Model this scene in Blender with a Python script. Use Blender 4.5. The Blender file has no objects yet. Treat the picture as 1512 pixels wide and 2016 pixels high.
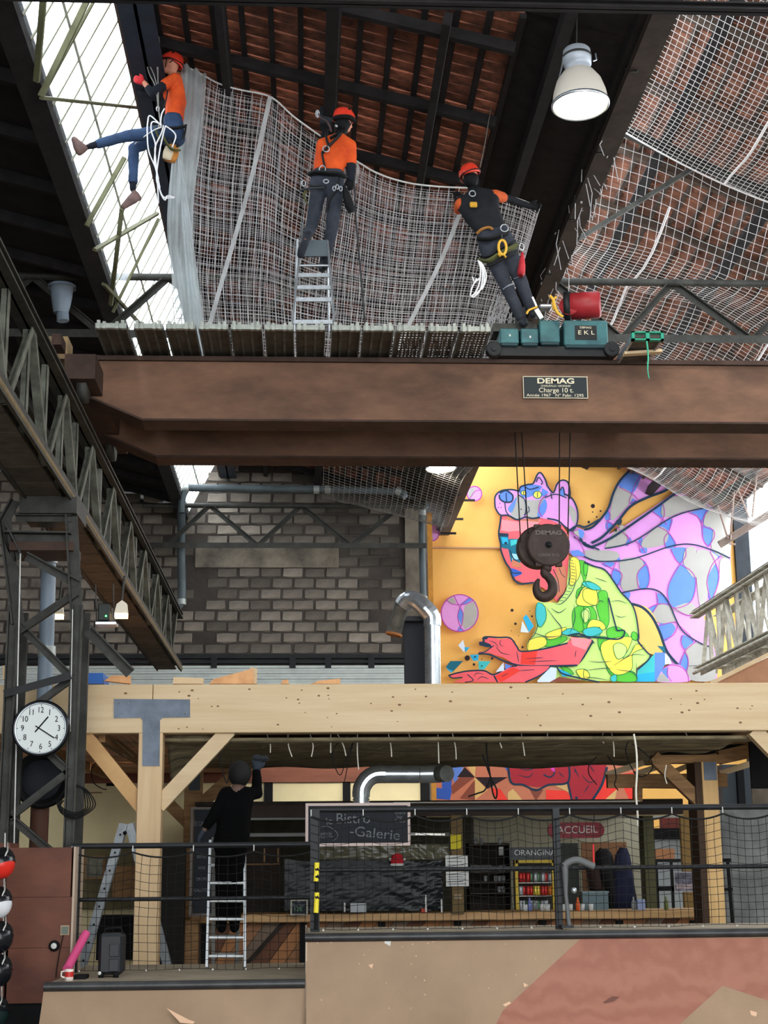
import bpy, bmesh, math, random
import numpy as np
from mathutils import Vector, Matrix, noise
from mathutils.geometry import tessellate_polygon
R_ = random.Random(7)
V = Vector
# ---------------------------------------------------------------- camera
W_, H_, FPX, HC = 1512, 2016, 3000.0, 1.7
yc = V((-156, -692, -FPX)).normalized()            # world depth axis seen by the camera
zc = V((0.003, 1, 0)); zc = (zc - yc * zc.dot(yc)).normalized()
xc = yc.cross(zc).normalized()
RM = Matrix((xc, yc, zc))                          # camera -> world
CAM = V((0, 0, HC))
cd = bpy.data.cameras.new('camera'); cam = bpy.data.objects.new('camera', cd)
bpy.context.scene.collection.objects.link(cam)
cam.matrix_world = Matrix.Translation(CAM) @ RM.to_4x4()
cd.sensor_fit = 'VERTICAL'; cd.sensor_height = 36; cd.lens = FPX / H_ * 36
cd.clip_start = .05; cd.clip_end = 300
sc = bpy.context.scene; sc.camera = cam
# ---------------------------------------------------------------- light
wd = bpy.data.worlds.new('overcast_sky'); sc.world = wd; wd.use_nodes = True
bg = wd.node_tree.nodes['Background']; bg.inputs[0].default_value = (.93, .97, 1.0, 1); bg.inputs[1].default_value = 8.5
sc.view_settings.view_transform = 'Standard'; sc.view_settings.look = 'None'
sc.view_settings.gamma = 1; sc.view_settings.use_curve_mapping = False
sc.view_settings.exposure = -0.45
sc.cycles.max_bounces = 6; sc.cycles.transparent_max_bounces = 24
# ---------------------------------------------------------------- helpers
def P(px, py, D):
    d = RM @ V(((px - W_ / 2), -(py - H_ / 2), -FPX))
    return CAM + d * (D / d.y)
def pix(p):
    q = RM.transposed() @ (V(p) - CAM)
    return (W_ / 2 + FPX * q.x / -q.z, H_ / 2 - FPX * q.y / -q.z)
COL = sc.collection
def srgb(c): return tuple((x / 255 / 12.92) if x / 255 <= .04045 else ((x / 255 + .055) / 1.055) ** 2.4 for x in c)
MATS = {}
def mat(name, c, rough=.7, metal=0, vary=0, scale=6, bump=0, c2=None, bscale=None, spec=.35, emit=0, stretch=None, lo=.35, hi=.65, alpha=None, per=0):
    if name in MATS: return MATS[name]
    m = bpy.data.materials.new(name); m.use_nodes = True
    nt = m.node_tree; N = nt.nodes; L = nt.links; b = N['Principled BSDF']
    col = srgb(c); b.inputs['Roughness'].default_value = rough; b.inputs['Metallic'].default_value = metal
    b.inputs['Specular IOR Level'].default_value = spec
    b.inputs['Base Color'].default_value = (*col, 1)
    tc = N.new('ShaderNodeTexCoord'); mp = N.new('ShaderNodeMapping'); L.new(tc.outputs['Object'], mp.inputs[0])
    if stretch: mp.inputs['Scale'].default_value = stretch
    out = None
    if vary or c2:
        n = N.new('ShaderNodeTexNoise'); n.inputs['Scale'].default_value = scale; n.inputs['Detail'].default_value = 7
        n.inputs['Roughness'].default_value = .62; L.new(mp.outputs[0], n.inputs[0])
        r = N.new('ShaderNodeValToRGB'); L.new(n.outputs[0], r.inputs[0])
        r.color_ramp.elements[0].position = lo; r.color_ramp.elements[1].position = hi
        a = srgb(c2) if c2 else tuple(x * (1 - vary) for x in col)
        z = col if c2 else tuple(min(1, x * (1 + vary)) for x in col)
        r.color_ramp.elements[0].color = (*a, 1); r.color_ramp.elements[1].color = (*z, 1)
        out = r.outputs[0]; L.new(out, b.inputs['Base Color'])
    if per:
        oi = N.new('ShaderNodeObjectInfo'); mr = N.new('ShaderNodeMapRange'); L.new(oi.outputs['Random'], mr.inputs[0])
        mr.inputs[3].default_value = 1 - per; mr.inputs[4].default_value = 1 + per
        hs = N.new('ShaderNodeHueSaturation'); L.new(mr.outputs[0], hs.inputs['Value'])
        if out: L.new(out, hs.inputs['Color'])
        else: hs.inputs['Color'].default_value = (*col, 1)
        L.new(hs.outputs[0], b.inputs['Base Color'])
    if bump:
        n2 = N.new('ShaderNodeTexNoise'); n2.inputs['Scale'].default_value = bscale or scale * 4; n2.inputs['Detail'].default_value = 5
        L.new(mp.outputs[0], n2.inputs[0]); bp = N.new('ShaderNodeBump'); bp.inputs['Strength'].default_value = bump
        bp.inputs['Distance'].default_value = .02; L.new(n2.outputs[0], bp.inputs['Height']); L.new(bp.outputs[0], b.inputs['Normal'])
    if emit:
        b.inputs['Emission Color'].default_value = (*col, 1); b.inputs['Emission Strength'].default_value = emit
    if alpha is not None: b.inputs['Alpha'].default_value = alpha
    MATS[name] = m; return m
def basis(d, up=V((0, 0, 1))):
    d = d.normalized()
    if abs(d.dot(up)) > .98: up = V((0, 1, 0))
    s = d.cross(up).normalized(); return d, s, s.cross(d).normalized()
class MB:
    def __init__(s): s.v = []; s.f = []; s.m = []; s.sm = []
    def add(s, v, f, mi=0, smooth=False):
        o = len(s.v); s.v += [tuple(x) for x in v]
        for q in f: s.f.append([i + o for i in q]); s.m.append(mi); s.sm.append(smooth)
        return s
    def box(s, a, b, mi=0):
        x0, x1 = sorted((a[0], b[0])); y0, y1 = sorted((a[1], b[1])); z0, z1 = sorted((a[2], b[2]))
        return s.add([(x0,y0,z0),(x1,y0,z0),(x1,y1,z0),(x0,y1,z0),(x0,y0,z1),(x1,y0,z1),(x1,y1,z1),(x0,y1,z1)],
              [(0,3,2,1),(4,5,6,7),(0,1,5,4),(1,2,6,5),(2,3,7,6),(3,0,4,7)], mi)
    def bpx(s, x0, y0, x1, y1, D, t=.05, mi=0):
        a = P((x0+x1)/2, (y0+y1)/2, D); xs = (P(x0,(y0+y1)/2,D).x, P(x1,(y0+y1)/2,D).x); zs = (P((x0+x1)/2,y0,D).z, P((x0+x1)/2,y1,D).z)
        return s.box((xs[0], D, zs[0]), (xs[1], D+t, zs[1]), mi)
    def rbox(s, a, b, r=.01, mi=0):
        x0, x1 = sorted((a[0], b[0])); y0, y1 = sorted((a[1], b[1])); z0, z1 = sorted((a[2], b[2]))
        r = min(r, (x1-x0)*.45, (y1-y0)*.45, (z1-z0)*.45)
        v = []
        for z, i in ((z0, r), (z0+r, 0), (z1-r, 0), (z1, r)):
            for X, Y in ((x0+r, y0+i), (x1-r, y0+i), (x1-i, y0+r), (x1-i, y1-r), (x1-r, y1-i), (x0+r, y1-i), (x0+i, y1-r), (x0+i, y0+r)): v.append((X, Y, z))
        f = [tuple(reversed(range(8))), tuple(range(24, 32))]
        for k in range(3):
            for i in range(8): j = (i+1) % 8; f.append((k*8+i, k*8+j, k*8+8+j, k*8+8+i))
        return s.add(v, f, mi)
    def beam(s, p, q, w, h=None, up=V((0,0,1)), mi=0):
        p = V(p); q = V(q); h = h or w; d, a, b = basis(q - p, V(up)); v = []
        for c in (p, q):
            for i, j in ((-1,-1),(1,-1),(1,1),(-1,1)): v.append(c + a*(i*w/2) + b*(j*h/2))
        return s.add(v, [(0,1,2,3),(4,7,6,5),(0,4,5,1),(1,5,6,2),(2,6,7,3),(3,7,4,0)], mi)
    def lbar(s, p, q, w, t=.012, up=V((0,0,1)), mi=0, flip=1):
        p = V(p); q = V(q); d, a, b = basis(q - p, V(up))
        s.beam(p + b*(flip*w/2), q + b*(flip*w/2), w, t, up, mi); s.beam(p + a*(w/2), q + a*(w/2), t, w, up, mi); return s
    def channel(s, p, q, w, dpt, t=.014, up=V((0,1,0)), mi=0):
        p = V(p); q = V(q); d, a, b = basis(q - p, V(up))
        s.beam(p, q, w, t, up, mi)
        for k in (-1, 1): s.beam(p + a*(k*(w-t)/2) + b*dpt/2, q + a*(k*(w-t)/2) + b*dpt/2, t, dpt, up, mi)
        return s
    def ibeam(s, p, q, w, h, t=.02, up=V((0,0,1)), mi=0):
        p = V(p); q = V(q); d, a, b = basis(q - p, V(up))
        s.beam(p, q, t, h, up, mi)
        for k in (-1, 1): s.beam(p + b*(k*(h-t)/2), q + b*(k*(h-t)/2), w, t, up, mi)
        return s
    def tube(s, pts, r, n=6, mi=0, cap=True, smooth=True, flat=1.0):
        pts = [V(p) for p in pts]; rs = r if isinstance(r, (list, tuple)) else [r]*len(pts)
        up = V((0.13, .2, 1)).normalized(); v = []; prev = None
        for i, p in enumerate(pts):
            d = (pts[min(i+1, len(pts)-1)] - pts[max(i-1, 0)])
            if d.length < 1e-9: d = V((0,0,1))
            d.normalize()
            if prev is None: prev = d.cross(up if abs(d.dot(up)) < .95 else V((1,0,0))).normalized()
            a = (prev - d * prev.dot(d))
            if a.length < 1e-6: a = d.orthogonal()
            a.normalize(); prev = a; b = d.cross(a)
            for k in range(n):
                t = 2*math.pi*k/n; v.append(p + a*math.cos(t)*rs[i] + b*math.sin(t)*rs[i]*flat)
        f = [(i*n+k, i*n+(k+1)%n, (i+1)*n+(k+1)%n, (i+1)*n+k) for i in range(len(pts)-1) for k in range(n)]
        s.add(v, f, mi, smooth)
        if cap and n > 2: s.add(v[:n], [tuple(reversed(range(n)))], mi); s.add(v[-n:], [tuple(range(n))], mi)
        return s
    def prism(s, poly, y0, y1, mi=0):            # poly in (x, z)
        n = len(poly); v = [(x, y0, z) for x, z in poly] + [(x, y1, z) for x, z in poly]
        tr = tessellate_polygon([[V((x, z, 0)) for x, z in poly]])
        f = [t for t in tr] + [tuple(i + n for i in reversed(t)) for t in tr] + [(i, (i+1)%n, (i+1)%n+n, i+n) for i in range(n)]
        return s.add(v, f, mi)
    def lathe(s, prof, c, axis=V((0,0,1)), n=24, mi=0, smooth=True, scale=(1,1)):   # prof (r, h)
        d, a, b = basis(V(axis), V((0, 1, .01)) if abs(V(axis).normalized().z) > .9 else V((0,0,1))); c = V(c); v = []
        for r, h in prof:
            for k in range(n):
                t = 2*math.pi*k/n; v.append(c + d*h + a*(math.cos(t)*r*scale[0]) + b*(math.sin(t)*r*scale[1]))
        f = [(i*n+k, i*n+(k+1)%n, (i+1)*n+(k+1)%n, (i+1)*n+k) for i in range(len(prof)-1) for k in range(n)]
        return s.add(v, f, mi, smooth)
    def ball(s, c, r, n=12, mi=0, sc=(1,1,1), rot=None):
        c = V(c); v = []; m = n//2
        for i in range(m+1):
            for k in range(n):
                t = math.pi*i/m; u = 2*math.pi*k/n
                q = V((math.sin(t)*math.cos(u)*sc[0], math.sin(t)*math.sin(u)*sc[1], math.cos(t)*sc[2])) * r
                if rot: q = rot @ q
                v.append(c + q)
        f = [(i*n+k, (i+1)*n+k, (i+1)*n+(k+1)%n, i*n+(k+1)%n) for i in range(m) for k in range(n)]
        return s.add(v, f, mi, True)
    def mesh(s, name, mats):
        me = bpy.data.meshes.new(name); me.from_pydata(s.v, [], s.f)
        for m in (mats if isinstance(mats, (list, tuple)) else [mats]): me.materials.append(m)
        me.polygons.foreach_set('material_index', s.m); me.polygons.foreach_set('use_smooth', s.sm); me.update(); return me
    def build(s, name, mats, parent=None, label=None, cat=None, group=None, kind=None):
        return put(s.mesh(name, mats), name, parent, label, cat, group, kind)
def tag(o, label=None, cat=None, group=None, kind=None):
    if label: o['label'] = label
    if cat: o['category'] = cat
    if group: o['group'] = group
    if kind: o['kind'] = kind
    return o
def basept(o):
    w = V((0,0,0))
    while o is not None: w += o.location; o = o.parent
    return w
def put(me, name, parent=None, label=None, cat=None, group=None, kind=None, loc=None):
    o = bpy.data.objects.new(name, me); COL.objects.link(o)
    if parent is not None:
        o.parent = parent; o.location = (V(loc) if loc is not None else V((0,0,0))) - basept(parent)
    elif loc is not None: o.location = loc
    return tag(o, label, cat, group, kind)
def root(name, label, cat, loc=(0,0,0), group=None, kind=None):
    o = bpy.data.objects.new(name, None); COL.objects.link(o); o.location = loc; o.empty_display_size = .1
    return tag(o, label, cat, group, kind)
def kids(o): return [c for c in bpy.data.objects if c.parent == o]
def dup(o, delta, label=None, group=None):
    r = o.copy(); COL.objects.link(r); r.location = o.location + V(delta)
    if label: r['label'] = label
    if group: r['group'] = group
    for c in kids(o):
        d = c.copy(); COL.objects.link(d); d.parent = r
        for g in kids(c):
            e = g.copy(); COL.objects.link(e); e.parent = d
    return r
def text(body, px, py, hpx, D, m, name='lettering', parent=None, rot=0, squash=1, ext=.002, bold=0, align='CENTER'):
    cu = bpy.data.curves.new(name, 'FONT'); cu.body = body; cu.align_x = align; cu.align_y = 'CENTER'
    cu.size = hpx / FPX * D * 1.38; cu.extrude = ext; cu.offset = bold; cu.materials.append(m)
    t = bpy.data.objects.new('t', cu); me = bpy.data.meshes.new_from_object(t); bpy.data.objects.remove(t)
    o = bpy.data.objects.new(name, me); COL.objects.link(o)
    loc = P(px, py, D); o.rotation_euler = (math.pi/2, -rot, 0); o.scale = (squash, 1, 1)
    if parent is not None: o.parent = parent; o.location = loc - basept(parent)
    else: o.location = loc
    return o
def cr(pts, n=6, closed=False):                 # Catmull-Rom through points
    pts = [tuple(p) for p in pts]; N = len(pts); out = []
    for i in range(N if closed else N-1):
        p0, p1, p2, p3 = (pts[(i+k) % N] if closed else pts[max(0, min(N-1, i+k))] for k in (-1, 0, 1, 2))
        for j in range(n):
            t = j/n
            out.append(tuple(.5*((2*b) + (-a+c)*t + (2*a-5*b+4*c-d)*t*t + (-a+3*b-3*c+d)*t**3) for a, b, c, d in zip(p0, p1, p2, p3)))
    if not closed: out.append(pts[-1])
    return out
def pts3(l, n=6): return [P(*p) for p in cr(l, n)]
# ---------------------------------------------------------------- materials
steel = mat('dark_steel_paint', (62, 62, 58), .6, .3, vary=.35, scale=5, bump=.15)
steelb = mat('black_painted_steel', (26, 28, 31), .5, .2, vary=.3, scale=8)
steelg = mat('grey_green_steel', (118, 120, 108), .65, .1, c2=(70, 70, 62), scale=4, bump=.15)
steelw = mat('sunlit_pale_steel', (222, 218, 205), .6, .0, c2=(165, 158, 142), scale=5)  # steel of the right runway, its sunlight put into the pale colour
rust = mat('rusty_brown_girder', (138, 102, 80), .75, .1, c2=(86, 64, 52), scale=1.6, bump=.1, stretch=(.7, 1, 1.6), lo=.3, hi=.7)
rustd = mat('dark_rusty_flange', (70, 52, 44), .75, .1, vary=.3, scale=4)
alu = mat('brushed_aluminium', (190, 195, 200), .35, .8, vary=.12, scale=20)
zinc = mat('galvanised_duct_metal', (200, 208, 214), .28, .85, vary=.18, scale=9)
timber = mat('pale_spruce_timber', (226, 203, 166), .6, 0, c2=(210, 181, 140), scale=2.2, bump=.05, stretch=(.35, 3, 6), lo=.3, hi=.75)
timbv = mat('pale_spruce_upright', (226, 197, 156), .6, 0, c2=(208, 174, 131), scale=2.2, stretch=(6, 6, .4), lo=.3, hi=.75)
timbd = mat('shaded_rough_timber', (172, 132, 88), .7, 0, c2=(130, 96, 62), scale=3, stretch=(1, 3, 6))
knot = mat('timber_knots', (128, 92, 62), .6)
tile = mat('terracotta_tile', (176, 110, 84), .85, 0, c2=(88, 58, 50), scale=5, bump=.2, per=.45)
tilel = mat('skylit_terracotta', (186, 130, 104), .85, 0, c2=(118, 86, 74), scale=2.5, bump=.2, per=.3)  # paler copy of the tile; skylight on the right slope put into its colour
rafter = mat('sooty_timber', (34, 31, 32), .9, 0, vary=.35, scale=6)
block = mat('grey_concrete_block', (148, 138, 126), .95, 0, c2=(80, 74, 68), scale=2.0, bump=.5, bscale=14, per=.38, lo=.28, hi=.75)
mortar = mat('sooty_mortar', (84, 77, 71), .95, 0, c2=(52, 48, 46), scale=.7, bump=.5, bscale=12)
render_ = mat('smooth_grey_render', (148, 136, 120), .95, 0, c2=(78, 72, 66), scale=1.6, bump=.2)
netw = mat('white_nylon_cord', (236, 230, 222), .7)
netb = mat('black_netting_cord', (18, 17, 16), .8)
blackm = mat('matt_black', (16, 16, 18), .7, spec=.2)
whitep = mat('white_paper', (215, 215, 210), .7)
# ================================================================ structure
BEFORE = set(bpy.data.objects)
def ZR(z): return HC + z
concrete = mat('dark_concrete_floor', (128, 122, 114), .85, vary=.3, scale=1.2)
MB().box((-12, -8, -.1), (16, 40, 0)).build('floor', concrete, kind='structure')
RID, GUT, TIP, VALY = (-1.62, ZR(7.62)), (-2.2, ZR(6.42)), (1.78, ZR(6.80)), (2.72, ZR(6.52))
R2, E2 = (4.0, ZR(8.95)), (8.6, ZR(6.92))
Y0, Y1 = 11.2, 30.0
# ---- tiled slopes
def tile_mesh(L, Wd, m):
    b = MB(); n = 4
    pr = [(-L/2, .0), (-L/2, .018), (L/2-.03, .026), (L/2, .04), (L/2, -.004), (L/2-.03, -.012)]
    v = [(x, -Wd/2+.006, z) for x, z in pr] + [(x, Wd/2-.006, z) for x, z in pr]
    k = len(pr); b.add(v, [tuple(range(k)), tuple(reversed(range(k, 2*k)))] + [(i, i+k, (i+1) % k+k, (i+1) % k) for i in range(k)])
    b.box((-L/2+.02, -Wd/2+.004, -.012), (L/2-.04, -Wd/2+.02, .004))
    return b.mesh('tile', m)
def tiled_slope(rootname, a, b, y0, y1, first, m, label, batten_m, only=None):
    A = V((a[0], 0, a[1])); B = V((b[0], 0, b[1])); d = (B - A).normalized(); L = (B - A).length
    nrm = V((-d.z, 0, d.x)); nrm = nrm if nrm.z > 0 else -nrm
    rt = root(rootname, label, None, (a[0], y0, a[1]), kind='structure')
    G, Wd = .26, .172; nx = round(L/.26); G = L/nx; ny = int((y1-y0)/Wd)
    ang = -math.atan2(d.z, d.x); me = tile_mesh(G*1.05, Wd, m); rest = MB(); cnt = 0
    me.transform(Matrix.Rotation(ang, 4, 'Y'))
    for j in range(ny):
        for i in range(nx):
            c = A + d*((i+.5)*G) + V((0, y0+(j+.5)*Wd, 0)); 
            c = c + nrm*R_.uniform(-.004, .006)
            if cnt < 300 and c.y > first and (only is None or only(c)):
                o = put(me, 'tile', rt, loc=c); o.rotation_euler = (R_.uniform(-.03,.03), R_.uniform(-.02,.02), 0); cnt += 1
            else:
                vs = [v.co + c for v in me.vertices]; rest.add(vs, [tuple(p.vertices) for p in me.polygons])
    rest.build('tiles', m, rt, kind='stuff')
    for i in range(nx+1):
        c = A + d*(i*G) - nrm*.035
        if i % 1 == 0: MB().beam(c + V((0, y0, 0)), c + V((0, y1, 0)), .05, .05).build('batten', batten_m, rt)
    return rt, d, nrm, A, L
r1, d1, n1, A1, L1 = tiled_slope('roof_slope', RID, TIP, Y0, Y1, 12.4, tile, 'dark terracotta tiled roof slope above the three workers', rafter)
for y in np.arange(11.6, 30, 1.32):
    MB().beam(A1 + V((0, y, 0)) - n1*.11, A1 + d1*L1 + V((0, y, 0)) - n1*.11, .07, .10, up=n1).build('rafter', rafter, r1)
for k, w in ((.95, .07), (1.95, .11), (2.9, .07)):
    c = A1 + d1*k - n1*.22
    MB().beam(c + V((0, Y0, 0)), c + V((0, Y1, 0)), w, .12, up=n1).build('purlin', rafter, r1)
# dark boarded valley strip
MB().beam(V((2.25, Y0, ZR(6.72))), V((2.25, Y1, ZR(6.72))), 1.15, .03, up=V((.27, 0, 1))).build('trim_1', rafter, kind='structure')
MB().box((2.62, 6, ZR(6.5)), (2.86, Y1, ZR(6.62))).build('trim_2', rafter, kind='structure')
MB().beam(V((2.1, 6, ZR(6.63))), V((2.1, Y1, ZR(6.63))), .1, .14).build('trim_3', rafter, kind='structure')
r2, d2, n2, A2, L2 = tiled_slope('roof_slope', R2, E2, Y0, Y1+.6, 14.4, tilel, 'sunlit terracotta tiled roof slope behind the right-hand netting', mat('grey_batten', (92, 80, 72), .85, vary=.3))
for y in np.arange(11.3, 30, 1.6):
    MB().beam(A2 + V((0, y, 0)) - n2*.1, A2 + d2*L2 + V((0, y, 0)) - n2*.1, .08, .11, up=n2).build('rafter', mat('brown_rafter', (92, 78, 68), .85, vary=.3), r2)
for k in (.5, 2.0, 3.4):
    c = A2 + d2*k - n2*.24
    MB().beam(c + V((0, Y0, 0)), c + V((0, Y1, 0)), .14, .18, up=n2).build('purlin', rafter, r2)
# bay 0 : dark slope on the far left
r0 = root('roof_slope', 'sooty dark roof slope at the far left', None, (GUT[0], Y0, GUT[1]), kind='structure')
g0, e0 = V((-2.28, 0, ZR(6.5))), V((-7.0, 0, ZR(7.75)))
for i in range(12):
    t0, t1 = i/12, (i+1)/12; a = g0.lerp(e0, t0); b = g0.lerp(e0, t1+.01)
    MB().beam(V((a.x, (Y0+Y1)/2, a.z+.08)), V((b.x, (Y0+Y1)/2, b.z+.08)), Y1-Y0, .025, up=(0, 0, 1)).build('board', rafter, r0)
for y in np.arange(12, 30, 1.1): MB().beam(g0 + V((0, y, 0)), e0 + V((0, y, 0)), .07, .12).build('rafter', rafter, r0)
for k in (.3, .62, .9):
    c = g0.lerp(e0, k) - V((0, 0, .12)); MB().beam(c + V((0, Y0, 0)), c + V((0, Y1, 0)), .14, .18).build('purlin', rafter, r0)
MB().beam(V((GUT[0]-.1, -4, GUT[1]-.02)), V((GUT[0]-.1, Y1, GUT[1]-.02)), .2, .2).build('gutter', rafter, kind='structure')
# ridge beam of the middle bay
rb = MB().ibeam((RID[0]+.16, 10.5, RID[1]-.28), (RID[0]+.16, Y1, RID[1]-.28), .3, .5, .03).build('ridge_beam', mat('blue_black_steel', (38, 46, 60), .6, .2, vary=.2), kind='structure')
MB().box((RID[0]-.02, 10.5, RID[1]-.5), (RID[0]+.03, Y1, RID[1]+.05)).build('trim_4', mat('brown_edge_board', (96, 74, 66), .8, vary=.3), kind='structure')
# ---- glazing (steep, west faces)
glassm = bpy.data.materials.new('dusty_roof_glass'); glassm.use_nodes = True
_n = glassm.node_tree.nodes; _l = glassm.node_tree.links; _n.remove(_n['Principled BSDF'])
_t = _n.new('ShaderNodeBsdfTransparent'); _d = _n.new('ShaderNodeBsdfTranslucent'); _m = _n.new('ShaderNodeMixShader'); _m.inputs[0].default_value = .12
_t.inputs[0].default_value = (.97, .99, 1, 1); _d.inputs[0].default_value = (.9, .95, 1, 1)
_l.new(_t.outputs[0], _m.inputs[1]); _l.new(_d.outputs[0], _m.inputs[2]); _l.new(_m.outputs[0], _n['Material Output'].inputs[0])
bar_m = mat('pale_glazing_bar', (176, 176, 158), .6, .1, vary=.15)
def glazing(name, lo, hi, y0, y1, step, w, label):
    rt = root(name, label, None, (lo[0], y0, lo[1]), kind='structure')
    a = V((lo[0], 0, lo[1])); b = V((hi[0], 0, hi[1])); n = int((y1-y0)/step); bars = MB(); bars.beam(a, b, w, .03, up=(0, 1, 0)); bm = bars.mesh('glazing_bar', bar_m)
    pn = MB().beam(a, b, step-w, .004, up=V((b.z-a.z, 0, -(b.x-a.x)))) .mesh('pane', glassm)
    for i in range(n+1):
        put(bm, 'glazing_bar', rt, loc=V((0, y0+i*step, 0)))
        if i < n: put(pn, 'pane', rt, loc=V((0, y0+(i+.5)*step, 0)))
    return rt, a, b
w1, ga, gb = glazing('window_1', GUT, (RID[0]-.02, RID[1]), -4, Y1, .36, .013, 'steep roof glazing above the runway on the left')
for k in (.34,): MB().beam(ga.lerp(gb, k)+V((.03,10.6,0)), ga.lerp(gb, k)+V((.03,Y1,0)), .02, .02).build('glazing_rail', bar_m, w1)
olive = mat('olive_tie_bar', (104, 104, 76), .6, .2, vary=.15)
tieA = [((80,192),(272,212),.022),((172,0),(80,190),.05),((186,0),(82,192),.02),((245,310),(170,445),.045),
        ((186,492),(310,420),.045),((240,410),(218,600),.045),((312,430),(222,615),.03),((205,560),(282,645),.06),((85,0),(72,160),.05)]
def gp(px, py):            # meets the glazing plane, a little inside the glass
    d = P(px, py, 1) - CAM; nn_ = V((gb.z-ga.z, 0, -(gb.x-ga.x))); t = (ga-CAM).dot(nn_)/d.dot(nn_); t = max(9., min(22., t)); return CAM + d*(t*.985)
for (a, b, w) in tieA:
    MB().beam(gp(*a), gp(*b), w, .03, up=(0,1,0)).build('tie_bar', olive, w1)
w2, _, _ = glazing('window_2', (2.86, ZR(6.62)), (R2[0], R2[1]), -4, Y1, .5, .03, 'steep roof glazing hidden behind the valley truss')
# roofs running on over and behind the viewpoint
rcov = root('roof_continuation', 'plain dark roof decks continuing over and behind the viewpoint', None, (0,0,ZR(8)), kind='structure')
for (a, b) in ((RID, VALY), (R2, (12.0, ZR(5.4))), ((-2.28, ZR(6.5)), (-9.0, ZR(8.2)))):
    MB().prism([(a[0], a[1]+.05), (b[0], b[1]+.05), (b[0], b[1]+.1), (a[0], a[1]+.1)], -4, Y0).build('deck', rafter, rcov)
# ---- brick wall: blocks as parts
wb = root('wall_back', 'sooty concrete block gable wall', None, (0, 28, 0), kind='structure')
gz = lambda x: ZR(6.42)+(x-GUT[0])*(7.62-6.42)/(RID[0]-GUT[0]) if x < RID[0] else RID[1]+(x-RID[0])*(TIP[1]-RID[1])/(TIP[0]-RID[0])
xr = P(843, 1200, 28).x
poly = [(-8, 0), (xr, 0), (xr, gz(xr)-.02), (RID[0], RID[1]-.05), (GUT[0], GUT[1]), (-8, ZR(7.6))]
MB().prism(poly, 28.0, 28.25).build('mortar_face', mortar, wb)
nt_ = block.node_tree; hs_ = [n for n in nt_.nodes if n.type == 'HUE_SAT'][0]; oi_ = nt_.nodes.new('ShaderNodeObjectInfo'); nz_ = nt_.nodes.new('ShaderNodeTexNoise'); nz_.inputs['Scale'].default_value = .42; nz_.inputs['Detail'].default_value = 3
mr_ = nt_.nodes.new('ShaderNodeMapRange'); mr_.inputs[1].default_value = .36; mr_.inputs[2].default_value = .62; mr_.inputs[3].default_value = .38; mr_.inputs[4].default_value = 1.3
nt_.links.new(oi_.outputs['Location'], nz_.inputs[0]); nt_.links.new(nz_.outputs[0], mr_.inputs[0]); mu_ = nt_.nodes.new('ShaderNodeMath'); mu_.operation = 'MULTIPLY'
nt_.links.new(hs_.inputs['Value'].links[0].from_socket, mu_.inputs[0]); nt_.links.new(mr_.outputs[0], mu_.inputs[1]); nt_.links.new(mu_.outputs[0], hs_.inputs['Value'])   # soot patches across the wall
blk = []
for k in range(4):
    rr = random.Random(k); b = MB(); w, h = .365, .172
    v = []
    for y, ins in ((0.0, 0), (-.022, .012)):
        for X, Z in ((-w/2, -h/2), (0, -h/2), (w/2, -h/2), (w/2, h/2), (0, h/2), (-w/2, h/2)):
            v.append((X*(1-ins/w*2)+rr.uniform(-.012,.012), y, Z*(1-ins/h*2)+rr.uniform(-.01,.01)))
    f = [(6,7,10,11),(7,8,9,10)] + [(i,(i+1)%6,(i+1)%6+6,i+6) for i in range(6)]
    blk.append(b.add(v, f).mesh('concrete_block', block))
zt = P(600, 905, 28).z; zb = P(600, 1288, 28).z; zl = P(600, 1078, 28).z; zl2 = P(600, 1118, 28).z
rows = int((zt-zb)/.204); n = 0; stuffb = MB()
for r in range(rows+1):
    z = zb + .1 + r*.204
    for c in range(-9, 16):
        x = -2.06 + c*.405 + (r % 2)*.2 + R_.uniform(-.012, .012)
        if x > xr-.5 or (zl2 < z < zl and -2.0 < x < .6): continue
        if z > gz(x)-.16 and x > GUT[0]-.3: continue
        if x > 1.25 and R_.random() < .35: continue
        if x < -1.75 and -2.3 < x and R_.random() < .5: continue
        if n < 300 and x > -4.2:
            put(blk[R_.randrange(4)], 'concrete_block', wb, loc=V((x, 28.0, z+R_.uniform(-.006,.006)))); n += 1
        else:
            me = blk[0]; stuffb.add([v.co + V((x, 28, z)) for v in me.vertices], [tuple(p.vertices) for p in me.polygons])
stuffb.build('concrete_blocks', block, wb, kind='stuff')
MB().box((-2.05, 27.96, zl2), (.62, 28.0, zl)).build('lintel', render_, wb)
MB().box((xr-.42, 27.93, 2.5), (xr, 28.0, P(800,1000,28).z)).build('pilaster', render_, wb)
b = MB(); b.bpx(-60, 1288, 798, 1296, 27.9, .12); b.bpx(-60, 1300, 798, 1306, 27.9, .1)
for x in (230, 305, 415, 570, 640, 725): b.bpx(x, 1290, x+12, 1315, 27.88, .1)
b.build('lintel_beam', steelb, wb)
shut = MB(); zs0, zs1 = P(500,1345,27.95).z-.3, P(500,1311,27.95).z; xa, xb_ = P(-60,1330,27.95).x, P(797,1330,27.95).x
k = 0; z = zs1
while z > zs0: shut.box((xa, 27.9 + (k % 2)*.015, z-.045), (xb_, 27.97, z)); z -= .05; k += 1
shut.build('shutter_slats', mat('white_shutter', (205, 212, 208), .5, vary=.08), wb)
# lower part: cream wall of the back room, seen beneath the mezzanine
creamw = mat('cream_wall_paint', (238, 224, 178), .8, vary=.05, scale=2)
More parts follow.
